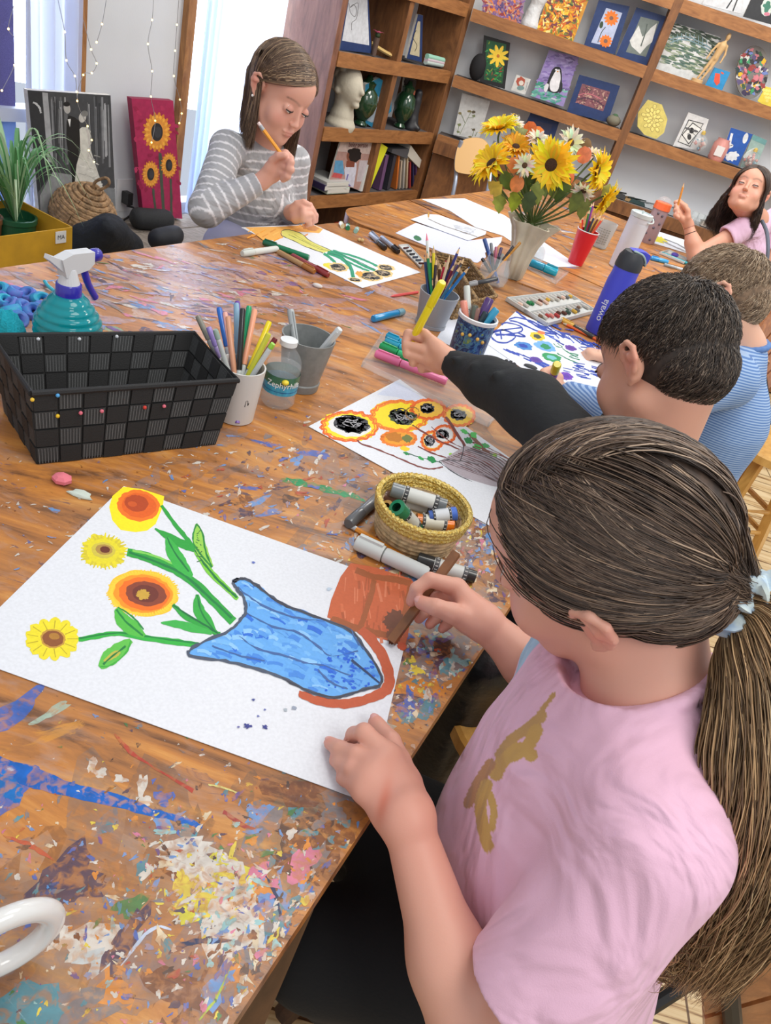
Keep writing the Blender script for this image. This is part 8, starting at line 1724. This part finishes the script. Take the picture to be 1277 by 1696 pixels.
def d22(a):
 a.poly(c5([(690,850),(798,880),(700,1045),(612,1010)]),(60,60,62));a.poly(c5([(693,858),(790,884),(698,1038),(618,1006)]),(216,216,212));a.poly(c5([(720,870),(785,920),(690,1030),(640,960)]),(50,50,52));a.poly(c5([(720,880),(778,920),(690,1020),(648,960)]),(222,222,218));a.ell(c5([(712,930)])[0],4,5,(40,40,42));a.ell(c5([(695,975)])[0],3.4,5,(60,60,60))
 for s in(1,-1):a.ell(c5([(712+s*26,925+s*8)])[0],5,2,(90,90,92),.3);a.stroke(c5([(712,940),(712+s*34,965+s*8)]),.8,(40,40,40),sm=0)
bd('white card with a black line-art bee in a diamond',c5([(690,800),(835,850),(760,1070),(578,1040)]),(214,214,214),d22,name='card',cat='card')
bd('deep blue sun print with white leaf shapes',c5([(992,908),(1148,957),(1040,1182),(915,1130)]),(34,86,170),lambda a:(a.stroke(c5([(1000,950),(985,1020),(1000,1040),(940,1060)]),4,(220,226,230)),a.ell(c5([(1095,985)])[0],9,4,(222,226,230),1.9),a.ell(c5([(1000,1110)])[0],10,8,(220,224,230),0,20,.3)),name='print',cat='print')
bd('pale green seascape canvas behind the right glass ball',c5([(1150,957),(1250,1000),(1165,1200),(1058,1190)]),(150,176,170),lambda a:(a.poly(c5([(1150,957),(1250,1000),(1235,1035),(1138,992)]),(110,160,160)),a.ell(c5([(1130,1090)])[0],14,5,(214,220,214),-.6)),off=-.06)
def onshelf(x,y,z,dy=.06):
 p=w2(x,y,-dy);return np.array([p[0],Y2+dy,z])
def glass_ball(label,p,zz_):
 b=onshelf(*c5([p])[0],zz_,.045);t=thing('glass_ornament',label,'ornament',b);c=b+TOPZ*.048;mb=MB();mb.sph(c,.042,None,24,16);mb.build('globe',GLASS,t,True);mb=MB()
 for k in range(26):d=RNG.normal(0,1,3);d=d/np.linalg.norm(d)*.03*random.random()**.4;mb.sph(c+d,.008,None,6,4,random.choice([(206,120,110),(110,150,170),(200,180,170),(196,130,120)]))
 mb.build('filling',PLAIN,t);mb=MB();mb.lathe([(.010,.088),(.010,.100),(.004,.106)],b,TOPZ,12,(206,176,90));mb.build('hanger_cap',PLAIN,t)
glass_ball('clear glass bauble with coral and blue filling by the bee card',(750,1050),1.021);glass_ball('clear glass bauble at the right beside the seascape canvas',(1120,1165),1.021)
b=onshelf(*c5([(893,1100)])[0],1.021,.045);t=thing('scented_candle','coral pink candle jar with a white label','candle',b);mb=MB();mb.lathe([(.036,0),(.040,.01),(.040,.075),(.030,.09),(.030,.1),(.026,.1)],b,TOPZ,28,(206,140,130));k=mb.build('jar_body',GLOSS,t,40);mb=MB();mb.box(b+np.array([-.006,-.041,.045]),(.04,.002,.045),None,(222,216,214));mb.build('white_label',PLAIN,k)
b=onshelf(*c4([(1172,860)])[0],1.021,.04);mb=MB();mb.sph(b+TOPZ*.025,(.036,.030,.026),None,14,8,(120,116,100));mb.sph(b+TOPZ*.045,(.016,.016,.012),None,10,6,(70,100,70));tag(mb.build('stone_bowl',MATTE,None,True,loc=b),'small grey stone pot with a green top at the end of the middle back shelf','ornament')
b=onshelf(*c4([(205,520)])[0],1.021,.05);mb=MB();mb.sph(b+TOPZ*.06,(.04,.03,.06),None,14,10,(22,22,26));tag(mb.build('figurine',MATTE,None,True,loc=b),'black rounded figurine behind the framed yellow flower','figurine')
b=onshelf(*c4([(590,150)])[0],1.3065,.06);lumps('torso_sculpture','white plaster draped torso between the abstract canvases','sculpture',[(b+TOPZ*.01,b+TOPZ*.05,.045,.03),(b+TOPZ*.05,b+np.array([.01,0,.13]),.03,.035),(b+np.array([.01,0,.13]),b+np.array([-.005,0,.24]),.035,.028)],mat('white_plaster',(206,208,210),rough=.8,bump=(30,.8,.01)),b,.02,.006)
# wooden mannequin
b=onshelf(*c5([(752,572)])[0],1.3065,.03);MW=mat('pale_beech',(206,170,120),rough=.5);t=thing('wooden_mannequin','jointed wooden artist mannequin in front of the bridge canvas','mannequin',b)
mb=MB();mb.lathe([(.028,0),(.028,.012),(.024,.014)],b,TOPZ,20);mb.build('base',MW,t,40);cH=b+np.array([.035,0,.0]);F=Field(.004)
F.cone(cH+TOPZ*.115,cH+np.array([.008,0,.165]),.014,.019);F.ell(cH+np.array([.016,0,.205]),(.011,.012,.016));F.cone(cH+np.array([.008,0,.165]),cH+np.array([.014,0,.19]),.006,.006)
for s in(1,-1):F.chain([cH+np.array([s*.008,0,.11]),cH+np.array([-.012+s*.010,0,.065]),cH+np.array([-.028+s*.010,0,.018])],[.009,.007,.005]);F.chain([cH+np.array([.008+s*.020,0,.17]),cH+np.array([.004+s*.032,0,.135]),cH+np.array([s*.034-.004,-.005,.10])],[.006,.005,.004])
fmesh('figure',[F.mesh(.003)],MW,t);mb=MB();mb.tube([b+TOPZ*.01,cH+TOPZ*.115],.002,6,(150,150,150));mb.build('support_rod',PLAIN,t)
# clutter on the low ledge
LCL=[((1020,340),(.06,.03,.02),(60,60,60),'dark tool lump at the left end of the low ledge'),((1035,346),(.05,.03,.012),(150,120,80),'flat wooden scrap on the low ledge'),((1052,342),(.09,.03,.015),(40,60,60),'dark green clamp on the low ledge'),((1068,348),(.07,.03,.014),(160,166,170),'grey flat tool on the low ledge'),((1108,357),(.05,.03,.03),(150,156,160),'clear curled glasses on the low ledge'),((1170,370),(.06,.04,.02),(170,160,150),'beige flat box on the low ledge'),((1190,382),(.05,.03,.012),(150,146,140),'pale tray at the right of the low ledge')]
for(px,py),s,c,l in LCL:p=w2(px,py,-.04);b=np.array([p[0],Y2+.04,.72]);mb=MB();mb.box(b+TOPZ*s[2]*.6,(s[0],s[1]*1.4,s[2]),None,c,.8);mb.tube([b+np.array([-s[0]*.6,0,s[2]+.004]),b+np.array([s[0]*.5,.02,s[2]+.008])],.004,6,tuple(int(v*.7)for v in c));tag(mb.build('ledge_tool',MATTE,None,loc=b),l,'tool')
for i,px in enumerate((1148,1158,1168)):p=w2(px,362+i*4,-.05);b=np.array([p[0],Y2+.05,.72]);mb=MB();mb.lathe([(.018,0),(.022,.03),(.020,.05),(.018,.05),(.02,.03),(.001,.004)],b,TOPZ,16);tag(mb.build('glass_votive',GLASS,None,True,loc=b),'small clear glass votive standing on the low ledge','glass','three small glasses on the low ledge')
q=c3([(1020,1010),(1085,1040),(1030,1250),(945,1225)]);bd('pale pink comic panel print at the left end of the low shelf',q,(196,176,180),lambda a:[a.stroke(c3([(1010+k*6,1060+k*22),(1060+k*2,1075+k*22)]),1.5,(120,80,90))for k in range(7)],off=-.03,name='print',cat='print')
q=c3([(1085,1090),(1262,1130),(1215,1305),(1025,1255)]);bd('pink poster with a black drawn girl behind the school chair',q,(206,150,172),lambda a:(a.ell(c3([(1165,1185)])[0],10,15,(40,34,38),0,24,.15),a.ell(c3([(1160,1190)])[0],5,8,(206,170,180)),a.stroke(c3([(1140,1170),(1185,1175)]),1.6,(30,26,30))),off=-.02,name='poster',cat='poster')
q=c3([(1262,1180),(1340,1190),(1310,1300),(1225,1290)]);bd('red and white print right of the pink poster',q,(190,180,176),lambda a:[a.ell(c3([(1300+k*8,1215+k*14)])[0],4,2.5,(190,70,50),.5)for k in range(4)],off=-.02,name='print',cat='print')
# school chair back
cb=[td(x,y,3.62)for x,y in((760,240),(775,229),(800,230),(812,250),(800,285),(760,285),(754,270))];t=thing('school_chair','school chair with a tan plywood back and pale steel frame beyond the far table','chair',(cb[0][0],cb[0][1],0));mb=MB();nn=toC*.014;nn[2]=0;mb.prism(catmull(cb,5,True),nn);mb.build('backrest',mat('tan_plywood',(206,160,96),rough=.45),t)
for x0,x1 in((756,750),(812,806)):mb=MB();A_=td(x0,262,3.64);B_=td(x1,322,3.66);mb.tube(catmull([A_+TOPZ*.08,A_,B_,B_-TOPZ*.5],5),.010,8);mb.build('frame_tube',mat('pale_steel',(170,180,200),rough=.35,metal=.4),t,True)
mb=MB();sc9=np.mean(cb,axis=0)+np.array([-.0,-.1,0]);mb.box((sc9[0],sc9[1]+.05,.44),(.3,.3,.02));mb.build('seat',mat('tan_plywood'),t)
# left bookcase contents
def cu(p,off):return uf(*c3([p])[0],off)
q=c3([(385,-30),(520,-20),(541,352),(330,330)]);bd('navy mounted single-line portrait sketch in the bookcase',q,NAVY_M,lambda a:(a.poly(c3([(392,-10),(512,-8),(524,300),(345,268)]),(206,210,216)),a.stroke(c3([(390,20),(400,80),(430,110),(440,60),(420,30),(400,50),(450,20),(440,120),(410,150),(408,200)]),.8,(50,52,56))),mp=uf,off=-.06,name='framed_print',cat='print')
q=c3([(848,95),(880,102),(872,412),(772,385)]);bd('navy mounted ink figure at the right of the upper bookcase cell',q,NAVY_M,lambda a:(a.poly(c3([(846,140),(862,142),(856,375),(792,358)]),(190,180,150)),a.stroke(c3([(835,200),(815,250),(840,300),(825,340)]),1,(50,46,40))),mp=uf,off=-.05,name='framed_print',cat='print')
q=c3([(590,515),(670,570),(672,735),(548,845),(485,800),(500,560)]);bd('blue octagonal canvas with a silver leaf',q,(34,120,156),lambda a:(a.poly(c3([(570,625),(610,660),(625,710),(600,790),(540,810),(500,790),(525,700)]),(150,164,176)),a.stroke(c3([(510,790),(560,720),(600,650)]),1,(90,110,130)),a.stroke(c3([(560,720),(620,720)]),.8,(90,110,130))),mp=uf,off=-.05,th=.02)
q=c3([(760,515),(838,530),(805,740),(730,740)]);bd('small painting of a dark-haired figure behind the second green vase',q,(60,50,44),lambda a:(a.poly(c3([(765,560),(800,560),(800,660),(760,660)]),(206,140,110)),a.ell(c3([(785,540)])[0],8,6,(24,22,26)),a.ell(c3([(818,610)])[0],3,5,(226,130,100))),mp=uf,off=-.10)
def green_vase(label,p,s):
 pp=cu(p,-.07);zb=.740 if True else 0;b=np.array([pp[0],pp[1],.74]);mb=MB();mb.lathe([(.030*s,0),(.034*s,.006),(.022*s,.02),(.050*s,.06),(.060*s,.10),(.050*s,.14),(.030*s,.16),(.034*s,.175),(.036*s,.18),(.018*s,.19),(.010*s,.21)],b,TOPZ,30);tag(mb.build('ceramic_vase',mat('green_glaze',(28,62,38),rough=.15,coat=.8),None,True,loc=b),label,'vase')
green_vase('dark green glazed urn beside the plaster head',(462,830),1.);green_vase('dark green glazed urn in the right middle cell',(722,845),.9)
p=cu((330,830),-.06);b=np.array([p[0],p[1],.74]);PL=mat('bust_plaster',(190,182,164),rough=.75,bump=(60,.5,.004));F=Field(.012);fd=nrm(np.array([.8,-.35,0]));cH=b+TOPZ*.165
F.cone(b+TOPZ*.005,b+TOPZ*.03,.07,.055);F.cone(b+TOPZ*.02,cH-TOPZ*.03,.045,.045);F.ell(cH,(.062,.062,.078));F.ell(cH+fd*.03-TOPZ*.02,(.045,.045,.06));F.cone(cH+fd*.062+TOPZ*.01,cH+fd*.082-TOPZ*.015,.008,.011);F.ell(cH+fd*.065-TOPZ*.045,(.014,.014,.008));F.ell(cH+fd*.06-TOPZ*.07,(.018,.018,.014))
for k in range(26):a=random.uniform(0,2*PI);z=random.uniform(-.01,.075);d=np.array([math.cos(a),math.sin(a),0]);
for k in range(30):
 a=random.uniform(0,2*PI);z=random.uniform(-.03,.075);d=np.array([math.cos(a),math.sin(a),0])
 if d@fd<.45:F.ell(cH+d*.058*math.sqrt(max(.1,1-(z/.09)**2))+TOPZ*z,.016,None,.005)
tag(fmesh('plaster_head',[F.mesh(.004)],PL,None,None,1,b),'cream plaster classical head with curly hair in the bookcase','sculpture')
p=cu((795,845),-.05);b=np.array([p[0],p[1],.74]);lumps('statuette','black seated statuette beside the second green urn','figurine',[(b+TOPZ*.01,b+TOPZ*.04,.04,.03),(b+TOPZ*.04,b+np.array([0,0,.13]),.028,.022),(b+np.array([0,0,.13]),b+np.array([0,0,.165]),.018,.02),(b+TOPZ*.03,b+np.array([.04,-.02,.015]),.02,.014)],mat('black_resin',(36,36,40),rough=.4),b,.012,.005)
p=cu((600,370),-.06);b=np.array([p[0],p[1],1.029]);mb=MB();mb.tube(catmull([b+np.array([-.05,-.02,.04]),b+np.array([0,0,.025]),b+np.array([.05,.06,.012]),b+np.array([.07,.1,.010])],5),[.014]*16,8,(196,166,104),sq=.6);tag(mb.build('driftwood',MATTE,None,True,loc=b),'pale golden driftwood piece in the upper left cell','ornament')
p=cu((568,290),-.05);b=np.array([p[0],p[1],1.029]);t=thing('cactus_pot','tiny pot with a bright pink flower in the upper left cell','plant',b);mb=MB();mb.lathe([(.012,.03),(.014,.07)],b,TOPZ,14,(90,70,60));mb.lathe([(.012,0),(.012,.03)],b,TOPZ,12,(90,70,60));mb.build('pot',PLAIN,t);mb=MB();petal_ring(mb,b+TOPZ*.085,12,0,.004,.022,.010,.012,(216,110,140),TOPZ);mb.sph(b+TOPZ*.08,.012,None,8,6,(60,80,50));mb.build('blossom',PET,t,True)
p=cu((950,430),-.05);b=np.array([p[0],p[1],1.029]);mb=MB();e1=D1*.08
for k,c in enumerate([(190,206,200),(206,190,200),(150,200,180)]):mb.tube([b-e1+TOPZ*(.014+.012*k),b+e1+TOPZ*(.014+.010*k)],.012,12,c)
tag(mb.build('rolled_fabric',MATTE,None,True,loc=b),'pastel rolled cloth bundle in the upper right cell','fabric')
# books
def book(label,base,up,wid,thk,hgt,col,spine,grp=None,draw=None,pages=(214,208,196)):
 """base = corner point, up/wid/thk unit axes with sizes"""
 up_,w_,k_=up*hgt,wid,thk;t=thing('book',label,'book',base,grp);Tn=np.linalg.norm(k_);kn=k_/Tn
 mb=MB();mb.prism([base,base+w_,base+w_+up_,base+up_],kn*.003,col);mb.prism([base+k_-kn*.003,base+k_-kn*.003+w_,base+k_-kn*.003+w_+up_,base+k_-kn*.003+up_],kn*.003,col);fr_=w_/np.linalg.norm(w_)
 mb.prism([base,base+k_,base+k_+up_,base+up_],fr_*.003,spine);mb.build('cover',PLAIN,t)
 mb=MB();mb.prism([base+kn*.003+fr_*.004+up_*.01,base+k_-kn*.003+fr_*.004+up_*.01,base+k_-kn*.003+w_*.97+up_*.01,base+kn*.003+w_*.97+up_*.01],up_*.98,pages);mb.build('page_block',PLAIN,t)
zb=.447;into=-N1
cols=[(110,80,120),(60,60,70),(226,130,60),(206,190,170),(200,196,190),(210,190,160),(170,60,60),(50,50,90),(90,60,110),(206,150,150),(140,60,70),(210,206,200)]
xs=[(588,1250),(640,1250),(700,1250),(722,1252),(745,1250),(768,1248),(790,1245),(812,1245),(835,1240),(858,1235),(880,1230)]
for i,x in enumerate(xs):
 p=cu((x[0],x[1]),-.03);b=np.array([p[0],p[1],zb]);ln=math.radians(4 if i<2 else 14+2.0*i);up=nrm(TOPZ*math.cos(ln)-D1*math.sin(ln));th_=nrm(np.cross(into,up));th_=th_ if th_@D1>0 else-th_
 book(['violet spined book with a child figure, leftmost in the slanting row','grey-brown book second in the slanting row'][i]if i<2 else 'thin %s book leaning left in the lower right bookcase cell'%['','','orange spined','beige','ivory','sand coloured','red','navy','purple','rose pink','dark red'][i],b,up,into*.14,th_*(.030 if i<2 else .014),.17 if i<2 else .15+.02*(i%3),cols[i],cols[i])
p=cu((800,1010),-.02);pb=[cu(v,-.02)for v in((800,960),(922,1130),(905,1160),(778,1030))];mb=MB();mb.prism(pb,into*.16,(206,202,192));tag(mb.build('book',PLAIN,None,loc=pb[2]),'thick white book lying slanted on top of the leaning row','book')
pb=[cu(v,-.02)for v in((678,985),(790,985),(778,1050),(672,1010))];mb=MB();mb.prism(pb,into*.15,(84,86,92));tag(mb.build('book',PLAIN,None,loc=pb[2]),'dark grey book resting on the slanting books','book')
q=c3([(335,938),(562,945),(470,1262),(262,1190)])
def dmag(a):
 P=lambda p,c,**k:a.poly(c3(p),c,**k)
 P([(335,938),(562,945),(540,1020),(315,1000)],(206,186,180));P([(300,1060),(350,1060),(360,1150),(320,1180),(285,1160)],(90,150,190));P([(290,1140),(350,1150),(340,1180),(275,1170)],(190,80,80));P([(460,1060),(520,1060),(490,1200),(440,1200)],(190,180,186))
 P([(378,1075),(400,1060),(440,1080),(440,1120),(420,1240),(370,1220),(360,1120)],(206,206,222));P([(375,1065),(400,1055),(430,1070),(425,1105),(370,1105)],(130,70,54));a.ell(c3([(395,1035)])[0],5,8,(136,80,60));a.ell(c3([(432,1025)])[0],10,12,(24,20,22),.3,24,.12);a.ell(c3([(405,1000)])[0],6,4,(24,20,22));a.stroke(c3([(385,1150),(375,1200),(400,1230)]),2,(110,100,170))
o=bd('pink magazine cover with a woman with curly black hair',q,(176,140,132),dmag,mp=uf,off=-.03,th=.008,name='magazine',cat='magazine')
A_,B_=cu((352,952),-.026),cu((545,962),-.026);dx=nrm(B_-A_);uu=nrm(np.cross(dx,N1));uu=uu if uu[2]>0 else-uu
text_on('being person',lambda x,y,z:(A_+B_)/2+dx*x+uu*y+N1*(.004+z),.030,mat('plum_print',(90,36,44),rough=.7),o)
for pb,c,l in(([(565,955),(600,945),(520,1265),(465,1265)],(214,216,214),'white spined workbook leaning by the magazine'),([(602,945),(648,975),(520,1275),(490,1270)],(222,224,50),'lime yellow workbook leaning at the divider')):
 P=[cu(v,-.02)for v in pb];mb=MB();mb.prism(P,into*.20,c);tag(mb.build('workbook',PLAIN,None,loc=P[2]),l,'book')
for k,(pb,c,l)in enumerate([([(150,1240),(215,1290),(372,1275),(320,1235)],(190,206,190),'pale green book at the bottom of the flat pile'),([(150,1205),(212,1268),(340,1255),(300,1205)],(60,50,90),'navy and red book in the middle of the flat pile'),([(165,1170),(300,1245),(362,1190),(230,1150)],(190,190,186),'grey book on top of the flat pile')]):
 zz_=zb+.014*k+.0;P=[uf(*c3([v])[0],-.05)for v in pb];c_=P1*0+np.array([P[0][0]*.5+P[2][0]*.5,P[0][1]*.5+P[2][1]*.5,zz_+.02]);mb=MB();mb.box(c_+into*.03,(.17,.16,.026),np.stack([D1,N1,TOPZ],1),c);mb.box(c_+into*.03+N1*.002,(.166,.16,.018),np.stack([D1,N1,TOPZ],1),(214,212,206));tag(mb.build('book',PLAIN,None,loc=c_-TOPZ*.013),l,'book',None)
p=cu((470,1365),-.02);b=np.array([p[0],p[1],.15]);mb=MB();mb.box(b+TOPZ*.09+into*.08,(.03,.12,.05),np.stack([N1,D1,TOPZ],1),(206,70,40));tag(mb.build('box',MATTE,None,loc=b),'small orange-red box on the lowest bookcase shelf','box')
for i in range(7):
 p=cu((330+i*40,1385),-.08-.02*(i%2));b=np.array([p[0],p[1],.12]);mb=MB();mb.sph(b+TOPZ*.06,(.035,.035,.06),None,10,8,random.choice([(40,40,44),(90,84,74),(60,56,60),(110,100,86)]),fn=lambda d:1+.15*math.sin(d[0]*8+d[2]*6));tag(mb.build('craft_bundle',MATTE,None,True,loc=b),'dark craft bundle crowded on the lowest bookcase shelf','craft bundle','craft bundles on the lowest bookcase shelf')
